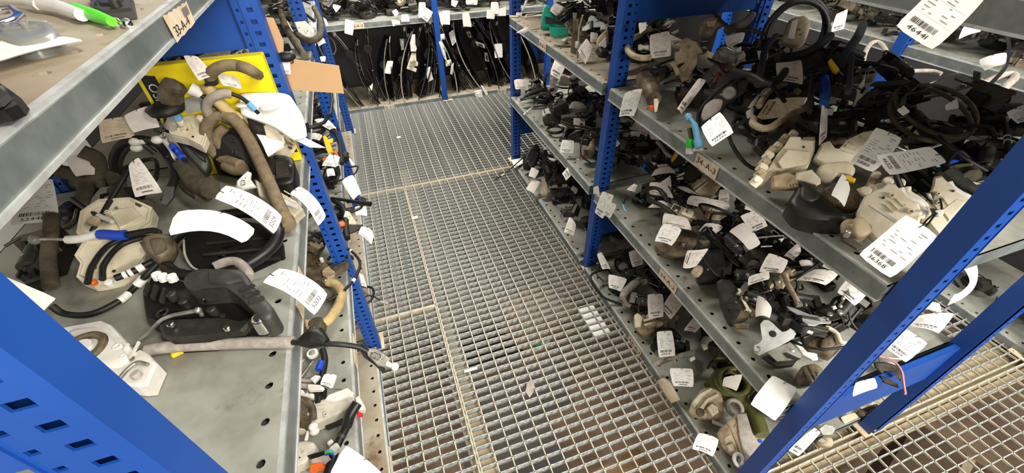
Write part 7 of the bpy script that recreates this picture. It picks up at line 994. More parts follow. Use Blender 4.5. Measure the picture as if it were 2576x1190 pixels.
for q, l, b, pr, m in TD: n = l[1:] if l[0] == 'x' else None; T(q, l if not n else 'white tag numbered 11904 standing on the lowest right shelf', n, b, 'u', m, pr)
T([(0.7689, 0.6201, 0.0283), (0.7829, 0.5967, 0.0834), (0.786, 0.514, 0.064), (0.7737, 0.5315, 0.0145)], 'torn beige paper slip stuck on the lowest right lip', None, .05, 'u', PAPERC, False, .2, string=False, name='paper_slip', cat='label')
t = thing('door_grip', 'pale grey bent handle lying on the lowest right shelf', 'handle', (0.9031, 1.0473, 0.035)); S = spline([(0.9548, 1.0163, 0.12), (0.9206, 1.0161, 0.12), (0.8777, 1.0011, 0.12), (0.8464, 0.9885, 0.12), (0.8187, 0.9693, 0.12), (0.8018, 0.9525, 0.12)], 5); G().tube(S, [.012+.006*sin(pi*i/(len(S)-1)) for i in range(len(S))], 10).build('grip', GREYS, t); slab('foot', [(0.8074, 0.9739, 0.1071), (0.8294, 0.9746, 0.1165), (0.8228, 0.9423, 0.0985), (0.8371, 0.9271, 0.0972), (0.8257, 0.9212, 0.0897), (0.8132, 0.9355, 0.0913)], .02, GREYS, t); slab('head', [(0.9312, 1.0209, 0.1298), (0.9501, 1.0145, 0.1355), (0.9543, 0.9959, 0.1281), (0.9413, 0.9869, 0.1175), (0.924, 0.9964, 0.1141)], .016, GREYS, t); slab('back', [(0.8351, 0.9374, 0.0679), (0.8987, 0.9437, 0.0985), (0.9213, 0.9196, 0.0973), (0.8921, 0.8953, 0.0736), (0.8462, 0.9155, 0.0628)], .03, CARPETY, t)
t = thing('door_lock', 'ribbed cream lock at the lowest right lip under two tags', 'lock', (0.9204, 0.8534, 0.032)); pl = [(0.8111, 0.8702, 0.0983), (0.8288, 0.8724, 0.1069), (0.847, 0.8509, 0.1059), (0.871, 0.8496, 0.1158), (0.9601, 0.8016, 0.1346), (0.949, 0.7809, 0.1212), (0.8673, 0.7942, 0.0912), (0.8581, 0.7841, 0.083), (0.8162, 0.7893, 0.067), (0.7964, 0.8317, 0.076)]
slab('body', pl, .05, CREAMD, t, 0, .008); slab('front', [(0.8059, 0.8627, 0.1123), (0.8208, 0.8638, 0.1189), (0.83, 0.8407, 0.1128), (0.8086, 0.814, 0.0926), (0.789, 0.824, 0.0888)], .012, CREAM, t, .003)
for k, q in enumerate(([(0.8313, 0.839, 0.1019), (0.8745, 0.8275, 0.1157), (0.8747, 0.8198, 0.1126), (0.8308, 0.8298, 0.0978)], [(0.823, 0.819, 0.1018), (0.8658, 0.8076, 0.1155), (0.8659, 0.8, 0.1124), (0.8241, 0.809, 0.0982)], [(0.8998, 0.8338, 0.104), (0.9439, 0.8092, 0.1144), (0.9408, 0.8032, 0.1105), (0.8959, 0.8262, 0.0991)])): slab('rib', q, .008, CREAM, t, .004)
t = thing('hose', 'olive hose wound into a coil on the lowest right shelf', 'hose', (1.0217, 0.5424, 0.033)); c = Vector((0.9799, 0.4987, 0.07))
for k in range(3): g = G(); g.ring(c+Vector((.004*k, 0, .012*k)), .062-.006*k, .0125, 30, 9, (.1*k, 0, .2), 0, .9); g.build('coil', OLIVE, t)
G().tube(spline([(0.9846, 0.592, 0.07), (1.0239, 0.6032, 0.07), (1.043, 0.5663, 0.07), (1.0421, 0.5423, 0.07)], 5), .013, 9).build('hose_end', OLIVE, t); G().tube(spline([(0.9915, 0.4473, 0.06), (0.9968, 0.4113, 0.06), (0.9871, 0.3656, 0.06), (0.9649, 0.3229, 0.06)], 5), .022, 9).build('hose_tail', OLIVE, t); G().tube([(0.9154, 0.5337, 0.05), (0.9429, 0.5379, 0.05)], .012, 9).build('hose_stub', OLIVE, t)
t = thing('door_lock', 'cream latch with curved ribs on the lowest right shelf', 'lock', (0.8707, 0.4651, 0.033)); pl = [(0.7828, 0.4666, 0.0627), (0.8174, 0.4947, 0.0844), (0.854, 0.5092, 0.1039), (0.8844, 0.5005, 0.1151), (0.9019, 0.4721, 0.116), (0.8894, 0.4345, 0.1016), (0.8663, 0.4106, 0.0859), (0.837, 0.4187, 0.075), (0.8065, 0.438, 0.0663)]
slab('casing', pl, .045, CREAMD, t, 0, .008); n = nrm(pl)
for q in ([(0.8044, 0.4864, 0.0771), (0.8438, 0.4992, 0.0975), (0.8824, 0.4975, 0.1139), (0.8827, 0.4917, 0.1126), (0.8446, 0.4876, 0.0949), (0.8067, 0.4705, 0.0741)], [(0.8114, 0.4598, 0.0757), (0.8521, 0.4751, 0.0973), (0.8902, 0.4734, 0.1136), (0.8895, 0.4663, 0.1116), (0.8545, 0.4664, 0.0963), (0.8169, 0.4496, 0.0757)]): slab('rib', q, .010, CREAM, t, .006, .003)
slab('block', [(0.832, 0.4495, 0.0962), (0.8534, 0.4528, 0.1063), (0.8626, 0.437, 0.1068), (0.8569, 0.422, 0.1009), (0.8329, 0.4203, 0.0899)], .016, CREAM, t, .004, .004); stud('rust_pin', (0.8002, 0.4435, 0.098), n, .014, .004, BROWN, t, 12); slab('white_foot', [(0.846, 0.4232, 0.0603), (0.869, 0.3932, 0.0641), (0.8618, 0.3881, 0.0599), (0.8399, 0.4137, 0.0557)], .012, WHITEP, t)
t = thing('door_lock', 'tall ribbed cream latch beside the near right upright on the lowest shelf', 'lock', (0.9216, 0.3314, 0.033)); pl = [(0.8473, 0.3817, 0.1172), (0.8721, 0.3858, 0.1293), (0.8871, 0.3918, 0.1373), (0.9005, 0.3845, 0.1421), (0.9111, 0.3787, 0.146), (0.8937, 0.3227, 0.128), (0.8982, 0.2843, 0.1232), (0.8287, 0.2594, 0.087), (0.8264, 0.2763, 0.0889), (0.8401, 0.3275, 0.1043)]
slab('casing', pl, .05, CREAMD, t, 0, .006); n = nrm(pl); slab('smooth_face', [(0.883, 0.3882, 0.1395), (0.9077, 0.3764, 0.1489), (0.8895, 0.3194, 0.1306), (0.8904, 0.2861, 0.1253), (0.8295, 0.2633, 0.0932), (0.8516, 0.326, 0.1142)], .008, GREYS, t, .003, .003)
slab('ribbed_side', [(0.8085, 0.3692, 0.1015), (0.8441, 0.3784, 0.1183), (0.8384, 0.3269, 0.107), (0.8241, 0.2853, 0.0936), (0.8068, 0.3068, 0.0899), (0.7978, 0.3309, 0.0903)], .04, CREAMD, t, 0, .008)
for q in ([(0.815, 0.3475, 0.1038), (0.8335, 0.348, 0.1118), (0.8288, 0.3304, 0.1067), (0.8077, 0.3312, 0.0977)], [(0.8051, 0.3259, 0.1036), (0.8245, 0.3226, 0.1113), (0.8181, 0.303, 0.1054), (0.8032, 0.3072, 0.0997)]): slab('block', q, .014, CREAM, t, .004, .004)
g = G(); g.ring((0.8125, 0.2799, 0.1), .016, .006, 18, 8, (.5, .2, 0)); g.build('white_ring', WHITEP, t); stud('purple_dot', (0.8984, 0.297, 0.126), n, .006, .002, BLUEP, t, 10)
t = thing('plastic_clip', 'white ring clip behind the tall ribbed cream latch', 'clip', (0.9608, 0.4322, 0.035)); g = G(); g.ring((0.9316, 0.4233, 0.08), .026, .007, 20, 8, (.4, 0, 0)); g.build('ring', GREYS, t)
hose('lock_rod', 'pale rod leaning to the lowest right lip', 'rod', [(0.7751, 0.6612, 0.07), (0.82, 0.6539, 0.09), (0.8558, 0.6446, 0.11), (0.9282, 0.6463, 0.1)], .0085, GREYS); tag(slab('plastic_clip', [(0.8963, 0.6291, 0.0976), (0.9168, 0.6279, 0.1067), (0.9146, 0.6169, 0.1022), (0.8958, 0.6171, 0.0936)], .012, WHITEP), 'white clip behind tag 11904', 'clip'); tag(slab('plastic_clip', [(0.9773, 0.666, 0.1026), (0.9934, 0.6566, 0.1075), (0.9884, 0.6407, 0.0997), (0.9745, 0.6424, 0.0934), (0.9742, 0.6531, 0.0968)], .014, CREAM), 'cream clip deep behind tag 11904', 'clip')
t = thing('door_lock', 'zinc and cream latch standing outside the foot of the near right upright', 'lock', (1.2025, 0.2747, 0.003)); slab('disc', [(1.1534, 0.28, 0.0607), (1.1759, 0.2834, 0.0742), (1.19, 0.2692, 0.0805), (1.1913, 0.2573, 0.0797), (1.1742, 0.2491, 0.0687), (1.1503, 0.2596, 0.0562)], .012, STEELM, t, 0, .003); slab('body', [(1.1211, 0.2558, 0.0532), (1.1406, 0.2554, 0.0641), (1.1606, 0.2401, 0.0735), (1.1481, 0.2222, 0.0643), (1.1304, 0.2288, 0.0552), (1.1165, 0.2475, 0.0496)], .04, CREAMD, t, 0, .006); slab('spring_plate', [(1.1153, 0.2514, 0.0588), (1.1286, 0.2546, 0.0666), (1.1418, 0.2397, 0.0721), (1.1252, 0.2367, 0.0625)], .004, STEEL, t, .004); slab('housing', [(1.0739, 0.2536, 0.044), (1.1033, 0.2587, 0.0604), (1.0966, 0.2409, 0.0547), (1.0719, 0.237, 0.0409)], .03, BLACKD, t)
t = thing('bracket', 'dark steel hooked bracket above the low blue brace', 'bracket', (1.1119, 0.2452, 0.468)); slab('hook', [(1.0693, 0.2757, 0.4974), (1.0845, 0.2655, 0.5069), (1.0988, 0.2452, 0.5141), (1.0916, 0.2233, 0.5051), (1.0827, 0.215, 0.4971), (1.0825, 0.2241, 0.4985), (1.0852, 0.2372, 0.5027), (1.0725, 0.2498, 0.4954), (1.0648, 0.2464, 0.4892), (1.0656, 0.2675, 0.4933)], .006, DSTEEL, t); slab('arm', [(1.0567, 0.246, 0.4889), (1.0632, 0.2381, 0.4924), (1.0715, 0.2139, 0.4947), (1.0687, 0.2042, 0.4912), (1.0623, 0.2147, 0.4882), (1.0541, 0.2297, 0.4845)], .008, DSTEEL, t); slab('plate', [(1.1117, 0.2906, 0.483), (1.1185, 0.2788, 0.4859), (1.1325, 0.2536, 0.4919), (1.1255, 0.2543, 0.4867), (1.1073, 0.2778, 0.4774)], .003, STEELM, t)
hose('wire', 'thin pink wire hanging over the low blue brace', 'cable', [(1.0937, 0.2867, 0.5), (1.1103, 0.2718, 0.5), (1.1175, 0.2533, 0.5), (1.1069, 0.2312, 0.5), (1.0829, 0.2098, 0.5), (1.056, 0.186, 0.5)], .0026, M('pink_wire', (226, 150, 150), .6)); hose('wire', 'thin white wire under tag 36259', 'cable', [(1.0937, 0.2867, 0.5), (1.124, 0.267, 0.5), (1.1597, 0.2515, 0.5)], .002, WHITEP)
T([(1.3929, 0.3471, 0.0435), (1.4512, 0.3298, 0.0802), (1.4529, 0.3181, 0.0795), (1.3861, 0.3308, 0.0362)], 'white card behind the low blue brace', None, .03, 'u', PAPER, False); T([(1.2747, 0.2889, 0.04), (1.3143, 0.2794, 0.0635), (1.3132, 0.2644, 0.0608), (1.2721, 0.267, 0.0355)], 'beige card on the lowest right shelf end', None, .03, 'u', PAPERC, False, string=False); T([(1.385, 0.291, 0.0438), (1.4101, 0.2864, 0.0599), (1.3983, 0.276, 0.0506), (1.3886, 0.2865, 0.0456)], 'small white paper at the lowest right shelf end', None, .02, 'u', PAPER, False, string=False)
t = thing('door_lock', 'dark lock left on the end of the lowest right shelf', 'lock', (1.392, 0.2967, 0.033)); slab('body', [(1.3323, 0.2823, 0.0541), (1.3581, 0.2811, 0.071), (1.3873, 0.2736, 0.0892), (1.3845, 0.2636, 0.086), (1.3527, 0.261, 0.0647), (1.337, 0.2634, 0.0547)], .03, BROWN, t, 0, .005); slab('cover', [(1.3437, 0.2799, 0.067), (1.3627, 0.2771, 0.0792), (1.3708, 0.2697, 0.0836), (1.3511, 0.267, 0.0702)], .01, BLACKD, t)
t = thing('door_lock', 'brown finned lock block beside the second right lip end', 'lock', (0.9173, 0.3127, 0.47)); slab('body', [(0.8302, 0.3013, 0.5173), (0.8531, 0.315, 0.5344), (0.878, 0.3054, 0.5479), (0.8829, 0.2833, 0.5463), (0.868, 0.2735, 0.5349), (0.8405, 0.2747, 0.518), (0.8261, 0.2841, 0.5111)], .05, BROWN, t, 0, .006); 
for q in ([(0.8457, 0.3108, 0.5396), (0.8509, 0.3088, 0.5424), (0.844, 0.2751, 0.5308), (0.8382, 0.276, 0.5275)], [(0.8632, 0.3101, 0.5389), (0.8684, 0.308, 0.5417), (0.8633, 0.2771, 0.5318), (0.8569, 0.2771, 0.5278)]): slab('fin', q, .012, BROWN, t, .006)

# ------------------------------------------------------------------ BACK rack
BT = [([(-0.0612, 3.5529, 0.7045), (-0.0015, 3.5519, 0.6818), (-0.0357, 3.5471, 0.5893), (-0.0915, 3.548, 0.6108)], 'large white tag on the upper back shelf lip, left'), ([(0.4837, 3.553, 0.7712), (0.537, 3.5511, 0.7656), (0.5147, 3.5471, 0.6658), (0.4643, 3.5487, 0.6661)], 'white tag left of the blue back post'), ([(0.5276, 3.5428, 0.7379), (0.5814, 3.539, 0.6978), (0.5274, 3.5376, 0.6327), (0.4889, 3.5406, 0.6657)], 'tilted grey white tag touching the blue back post'), ([(0.6519, 3.5535, 0.7), (0.7129, 3.5508, 0.6992), (0.7041, 3.5461, 0.5977), (0.6357, 3.5495, 0.6067)], 'white tag right of the blue back post'), ([(0.809, 3.5542, 0.6728), (0.8642, 3.5513, 0.6726), (0.8781, 3.5451, 0.5666), (0.8076, 3.5493, 0.5765)], 'white tag hanging below the upper back lip'), ([(1.046, 3.554, 0.7309), (1.1086, 3.5496, 0.7256), (1.1071, 3.5456, 0.6392), (1.0396, 3.5506, 0.6497)], 'white tag by the far right upright at the back'), ([(1.0092, 3.5438, 0.6846), (1.0728, 3.5387, 0.6658), (1.0664, 3.5363, 0.6098), (0.999, 3.5411, 0.619)], 'white tag below the one by the far right upright'), ([(1.0931, 3.5534, 0.6687), (1.1708, 3.5492, 0.6932), (1.1682, 3.5459, 0.6228), (1.091, 3.5515, 0.6266)], 'white tag half behind the far right upright'), ([(0.3441, 3.5518, 0.7002), (0.3938, 3.5505, 0.6979), (0.398, 3.5479, 0.6468), (0.331, 3.5497, 0.6507)], 'square white tag over the upper back lip'), ([(0.2772, 3.561, 0.7247), (0.3142, 3.561, 0.7391), (0.3279, 3.5592, 0.7071), (0.296, 3.5588, 0.6845)], 'small white rounded tag on the upper back shelf'), ([(0.262, 3.5518, 0.6718), (0.325, 3.55, 0.6597), (0.321, 3.5488, 0.6346), (0.265, 3.5494, 0.625)], 'greyed tag on the upper back lip'), ([(-0.1048, 3.1976, 0.8685), (-0.0582, 3.1913, 0.8543), (-0.0997, 3.1736, 0.8241), (-0.1129, 3.189, 0.853)], 'crumpled grey tag at the left of the upper back shelf'), ([(0.8557, 3.6035, 0.7504), (0.9535, 3.5978, 0.7443), (0.9449, 3.5967, 0.7088), (0.8583, 3.6019, 0.7173)], 'printed tag at the top of the back rack'), ([(0.7423, 3.6021, 0.7589), (0.7996, 3.5989, 0.7482), (0.7689, 3.5984, 0.7059), (0.7381, 3.6006, 0.7223)], 'white tag at the top right of the blue back post'), ([(0.624, 3.5525, 0.6845), (0.6473, 3.5522, 0.697), (0.6453, 3.5468, 0.5886), (0.632, 3.5485, 0.6117)], 'narrow white tag behind the blue back post'), ([(-0.2093, 3.5816, 0.7225), (-0.1898, 3.581, 0.704), (-0.1872, 3.5786, 0.6546), (-0.1999, 3.5787, 0.6606)], 'slim white tag at the far left of the back rack'),
 ([(0.1777, 3.6035, 0.3673), (0.2254, 3.6025, 0.3606), (0.1845, 3.5962, 0.2641), (0.1324, 3.5977, 0.2766)], 'white tag on a panel in the lower back shelf'), ([(0.4743, 3.604, 0.2667), (0.5126, 3.6042, 0.2857), (0.5235, 3.5958, 0.1773), (0.474, 3.5959, 0.1591)], 'white tag hanging left of the blue back post foot'), ([(1.0781, 3.606, 0.403), (1.1468, 3.6013, 0.4014), (1.1469, 3.5938, 0.2881), (1.0751, 3.5987, 0.2895)], 'white tag on a panel at the right of the lower back shelf'), ([(0.6963, 3.6034, 0.5251), (0.7371, 3.6029, 0.5484), (0.7523, 3.5969, 0.4583), (0.7142, 3.5967, 0.4254)], 'greyed tag under the upper back lip'), ([(-0.0171, 3.6, 0.1713), (0.0331, 3.6031, 0.2104), (0.0122, 3.5987, 0.1549), (-0.011, 3.5982, 0.1479)], 'small white tag low in the back panels'), ([(0.6867, 3.5823, 0.2805), (0.7123, 3.5829, 0.3027), (0.6877, 3.5764, 0.2006), (0.6679, 3.5782, 0.2137)], 'slim white tag right of the blue back post'), ([(0.9207, 3.5561, 0.0929), (0.9477, 3.5536, 0.0811), (0.9855, 3.5453, 0.0093), (0.967, 3.5448, -0.0096)], 'white oval tag at the lower back lip'), ([(0.5671, 3.5714, 0.1164), (0.5873, 3.5747, 0.1657), (0.61, 3.5687, 0.1026), (0.5847, 3.5652, 0.0484)], 'white paper on the foot of the blue back post')]
for i, (q, l) in enumerate(BT): T(q, l, None, .04, 'u', PAPER, i in (2, 10, 11, 12, 19), string=False)
def regulator(label, px, kind, tilt, fwd, h, seed):
    """window regulator rail or panel leaning in the lower back shelf; px bottom x, tilt sideways lean, h length"""
    rng = random.Random(seed); t = thing('window_regulator', label, 'regulator', (px, 3.72, .032))
    ax = Vector((tilt, fwd, 1)).normalized(); o = Vector((px, 3.66, .036)); bow = rng.uniform(.03, .06)*rng.choice((-1, 1)); P = []
    for i in range(13): u = i/12; P.append(o+ax*(h*u)+Vector((bow*4*u*(1-u), 0, 0)))
    ya = rng.uniform(.15, .6); sd = Vector((-sin(ya), cos(ya), 0)); g = G(); wd = .022 if kind != 'panel' else .11
    vs = []; fs = []
    for i, p in enumerate(P):
        e = 1 if kind != 'panel' else .35+.65*sin(pi*min(1, .12+i/13)); vs += [p-sd*wd*e, p+sd*wd*e, p+sd*wd*e+Vector((.006, 0, 0)), p-sd*wd*e+Vector((.006, 0, 0))]
    for i in range(12):
        a = i*4; fs += [[a+j, a+(j+1) % 4, a+4+(j+1) % 4, a+4+j] for j in range(4)]
    fs += [[3, 2, 1, 0], [48, 49, 50, 51]]
    g.add(vs, fs, 0, False); g.build('rail', {'rail': DSTEEL, 'bright': STEEL, 'panel': GLOSSB}[kind], t)
    g = G(); g.tube([p+Vector((-.008, -wd*.9, 0)) for p in P], .005, 7); g.build('edge_tube', {'rail': BLACKD, 'bright': CHROME, 'panel': [GREYS, STEEL, CARPETY][seed % 3]}[kind], t)  # pale tones on the panels are edge highlights put into the colour
    k = rng.randint(3, 5); G().box(P[k]+Vector((0, -.02, 0)), (.03, .045, .06), (0, rng.uniform(-.4, .4), 0), 0, .008).build('slider', BLACK, t)
    c = P[rng.randint(7, 9)]+Vector((0, -.015, 0)); g = G(); g.tube([c-Vector((.0, .02, 0)), c+Vector((0, .02, 0))], .034, 16); g.build('drum', BLACKD, t)
    G().tube(spline([P[0], P[2]+Vector((rng.uniform(-.08, .08), -.03, 0)), P[6]+Vector((rng.uniform(-.09, .09), -.04, 0)), P[11]], 5), .004, 6).build('cable', RUBBER, t)
    G().box(P[11]+Vector((0, -.01, .0)), (.02, .03, .03), (0, .3, 0), 0, .004).build('pulley_cap', rng.choice((WHITEP, BLACK, STEEL)), t)
RG = [(-.02, 'bright', -.30, .10, .62), (-.10, 'panel', -.36, .12, .58), (.04, 'panel', -.12, .1, .50), (.10, 'rail', -.05, .15, .56), (.14, 'panel', .16, .1, .50), (.20, 'rail', .28, .14, .60), (.26, 'panel', .30, .12, .55), (.32, 'rail', .34, .10, .60), (.38, 'panel', .32, .16, .58), (.44, 'rail', .14, .12, .60), (.50, 'bright', .10, .10, .62), (.56, 'panel', -.06, .1, .55),
      (.72, 'panel', -.25, .12, .58), (.80, 'rail', -.30, .1, .60), (.88, 'bright', -.42, .10, .62), (.95, 'panel', -.34, .14, .60), (1.03, 'rail', -.38, .1, .60), (1.10, 'panel', -.36, .12, .60), (1.18, 'bright', -.40, .1, .62), (1.26, 'panel', -.38, .12, .58), (1.36, 'rail', -.42, .1, .60), (1.46, 'panel', -.40, .12, .58), (1.72, 'bright', -.44, .1, .62), (1.82, 'panel', -.42, .1, .6)]
ORD = 'first second third fourth fifth sixth seventh eighth ninth tenth eleventh twelfth thirteenth fourteenth fifteenth sixteenth seventeenth eighteenth nineteenth twentieth twenty-first twenty-second twenty-third twenty-fourth'.split()
for i, (x, kd, ti, fw, h) in enumerate(RG): regulator({'rail': 'dark curved window rail', 'bright': 'bright metal window rail', 'panel': 'black window regulator panel'}[kd]+', %s piece from the left in the lower back shelf' % ORD[i], x, kd, ti, fw, h, i)
t = thing('door_lock', 'cream bracket with square holes hanging in the middle of the lower back shelf', 'bracket', (0.3602, 3.55, 0.279))
pl = [(0.3761, 3.5562, 0.4209), (0.4078, 3.555, 0.4139), (0.4021, 3.551, 0.3557), (0.414, 3.5498, 0.3425), (0.4062, 3.5481, 0.3154), (0.3749, 3.5491, 0.3188), (0.377, 3.5482, 0.3065), (0.3962, 3.5471, 0.2963), (0.3833, 3.5455, 0.2693), (0.3143, 3.5496, 0.3053)]; slab('plate', pl, .012, CREAM, t); slab('upper_piece', [(0.3993, 3.5542, 0.5534), (0.423, 3.5535, 0.5514), (0.4135, 3.5495, 0.4811), (0.4205, 3.5474, 0.45), (0.4087, 3.5464, 0.428), (0.3685, 3.5476, 0.432), (0.3726, 3.5512, 0.4925)], .012, WHITEP, t)
for p in ((0.3593, 3.545, 0.3543), (0.3512, 3.545, 0.3309), (0.3809, 3.545, 0.3599)): stud('hole', p, (0, -1, 0), .012, .004, CREAMD, t, 10, True)
for i, (q, m) in enumerate((([(0.5882, 3.5482, 0.5256), (0.6213, 3.547, 0.5265), (0.6454, 3.5351, 0.3574), (0.6456, 3.5331, 0.3251), (0.6243, 3.5361, 0.3594)], WHITEP), ([(0.6172, 3.5418, 0.5358), (0.6503, 3.5405, 0.5368), (0.6496, 3.5383, 0.499), (0.6158, 3.5394, 0.4943)], WHITEP), ([(0.6353, 3.5422, 0.3318), (0.6831, 3.5405, 0.3352), (0.6691, 3.538, 0.2918), (0.6339, 3.5392, 0.2872)], CREAM), ([(0.8628, 3.5346, 0.0488), (0.9256, 3.5317, 0.055), (0.9334, 3.5246, -0.0228), (0.8863, 3.5272, -0.0218), (0.8617, 3.5319, 0.0174)], WHITEP), ([(0.8419, 3.6025, 0.5194), (0.8764, 3.6007, 0.5206), (0.8804, 3.5975, 0.4695), (0.8596, 3.5992, 0.4791)], GREYS), ([(0.9112, 3.6045, 0.4406), (0.9884, 3.5981, 0.41), (0.995, 3.5957, 0.3769), (0.926, 3.6016, 0.4072)], GREYS), ([(0.9917, 3.6237, 0.336), (1.0185, 3.6216, 0.3294), (1.0319, 3.6158, 0.2564), (0.9959, 3.6188, 0.2683)], GREYS), ([(0.3026, 3.6029, 0.5206), (0.3382, 3.602, 0.5174), (0.3237, 3.5975, 0.4388), (0.3022, 3.5976, 0.4331)], STEEL))):
    t = thing('plastic_clip', ['long white carrier before the blue back post', 'white block on the blue back post', 'cream block low on the blue back post', 'white clip cluster at the lower back lip', 'grey bracket high in the right back panels', 'grey leaf bracket in the right back panels', 'grey clip low in the right back panels', 'bright pulley in the left back panels'][i], 'clip', base(q)); slab('body', q, .02, m, t); slab('cap', [Vector(p)*.5+sum((Vector(v) for v in q), Vector())/len(q)*.5 for p in q], .006, BLACKD if m is GREYS else m, t, .006)

# ------------------------------------------------------------------ beyond and below
T([(1.8522, 1.344, 1.026), (1.8969, 1.3358, 1.0445), (1.9149, 1.3284, 0.9691), (1.8613, 1.3389, 0.9585)], 'white tag hanging on the shelf lip of the next aisle', None, .04, 'u', PAPERG)
T([(2.4166, 0.4684, 0.035), (2.457, 0.4491, 0.035), (2.405, 0.4263, 0.035), (2.3597, 0.4496, 0.035)], 'small white card on the lowest shelf of the next aisle', None, .0, 'u', PAPER, False, string=False)
t = thing('foam_board', 'white foam board pieces pressed into the grating cells', 'board', (.71, .94, -.03))
for j in range(5):
    y = -.35+(37.5+j)*.033544; G().box((.6849+.006*j*0, y, -.018), (.047, .027, .022), None, 0, .002).build('foam_block', PAPER, t); G().box((.726, y, -.018), (.022, .027, .022), None, 0, .002).build('foam_block', PAPER, t)
for k in range(9):
    g = G(); x = 1.20+.012*k; g.box((x, -.02, -.35), (.004, .62, .24), (0, .06*((k % 3)-1), 0)); tag(g.build('paper_folder', [PAPERC, PAPERG, BEAM][k % 3]), 'pale folder standing in a row below the right grating', 'folder', 'folders below the grating')
for i, (x, y, sx, sy, sz, z) in enumerate(((-.12, .55, .34, .5, .3, -.9), (.62, .42, .4, .34, .26, -.8), (.30, .30, .3, .2, .2, -.95), (1.9, .0, .5, .4, .3, -.8), (.60, 1.35, .3, .3, .2, -.5))):
    t = thing('cardboard_box', ['brown carton below the left grating panel', 'brown carton below the right lower grating', 'low brown carton under the near grating', 'brown carton below the next aisle grating', 'brown carton below the middle of the grating'][i], 'box', (x, y, z)); g = G(); g.box((x, y, z+sz/2), (sx, sy, sz), (0, 0, .1*i)); g.build('carton', CARD if i != 3 else LOWER, t); g = G(); g.box((x, y, z+sz+.002), (sx*.98, .03, .003), (0, 0, .1*i)); g.build('tape', BEAM, t)
for i, (x, y, m) in enumerate(((.28, .85, VOID), (.45, 1.15, VOID), (.3, 1.5, VOID))):  # dark boards added where the depth below is only unlit
    t = thing('void_board', ['dark board added for the unlit void below the near grating', 'dark board added for the unlit void below the middle grating', 'dark board added for the unlit void below the far grating'][i], 'board', (x, y, -.8)); G().box((x, y, -.78), (.5, .3, .02)).build('board', m, t); G().box((x, y, -.80), (.46, .02, .03)).build('batten', m, t)
t = thing('bottle', 'small green and white bottle lying below the grating', 'bottle', (0.4595, 1.0151, -0.12)); G().tube([(0.4735, 1.0169, -0.12), (0.4434, 0.9987, -0.12)], .016, 12).build('green_cap', GREEN, t); G().tube([(0.5069, 1.014, -0.12), (0.472, 1.013, -0.12), (0.4621, 1.0075, -0.12)], .018, 12).build('body', WHITEP, t)
tag(G().tube([(0.104, 0.9124, 0.004), (0.1552, 0.9127, 0.004)], .006, 8).build('plastic_stick', WHITEP), 'white plastic stick caught in the grating by the beam', 'stick')
for i, p in enumerate(((0.122, 2.9916, 0.002), (0.08, 1.9626, 0.002))): tag(G().box(p, (.03, .024, .003), (0, 0, .1), 0, .001).build('paper_scrap', PAPERG), ['scrap of white tape on the far grating', 'scrap of white tape on the middle grating'][i], 'scrap')
tag(slab('fluff', [(0.3145, 0.7851, 0.003), (0.3346, 0.7955, 0.003), (0.3428, 0.7751, 0.003), (0.3268, 0.7464, 0.003), (0.3044, 0.7293, 0.003), (0.2989, 0.7563, 0.003)], .004, GREYS, None, 0, .001), 'grey lint tuft caught on the grating', 'lint')

# ------------------------------------------------------------------ piles of look-alike locks: prototypes, then copies settled into each shelf
PROTO = {}
def make_proto(kind, seed):
    rng = random.Random(seed)
    nm = {'coil': 'cable_coil', 'bracket': 'lock_bracket', 'grip': 'door_grip', 'dusty': 'lock_actuator', 'brown': 'lock_mechanism', 'metal': 'latch_plate', 'cream': 'lock_casing'}.get(kind, 'door_lock')
    r = thing(nm, 'x', {'coil': 'cable', 'bracket': 'bracket', 'grip': 'handle'}.get(kind, 'lock'))
    if kind == 'coil': cable_coil(rng, r)
    elif kind == 'bracket': bracket(rng, r)
    elif kind == 'grip': grip(rng, r)
    else: latch(rng, kind, r)
    return r
for kind, n in (('black', 5), ('dusty', 3), ('brown', 2), ('cream', 2), ('metal', 2), ('coil', 3), ('bracket', 2), ('grip', 1)):
    PROTO[kind] = [make_proto(kind, 100+7*i+len(kind)*31) for i in range(n)]
USED = set()
WORD = {'black': 'black door lock', 'dusty': 'dusty grey lock actuator', 'brown': 'oily brown lock mechanism', 'cream': 'soiled cream lock casing', 'metal': 'zinc plated dark latch', 'coil': 'dark coiled cable', 'bracket': 'steel lock bracket', 'grip': 'black door grip'}
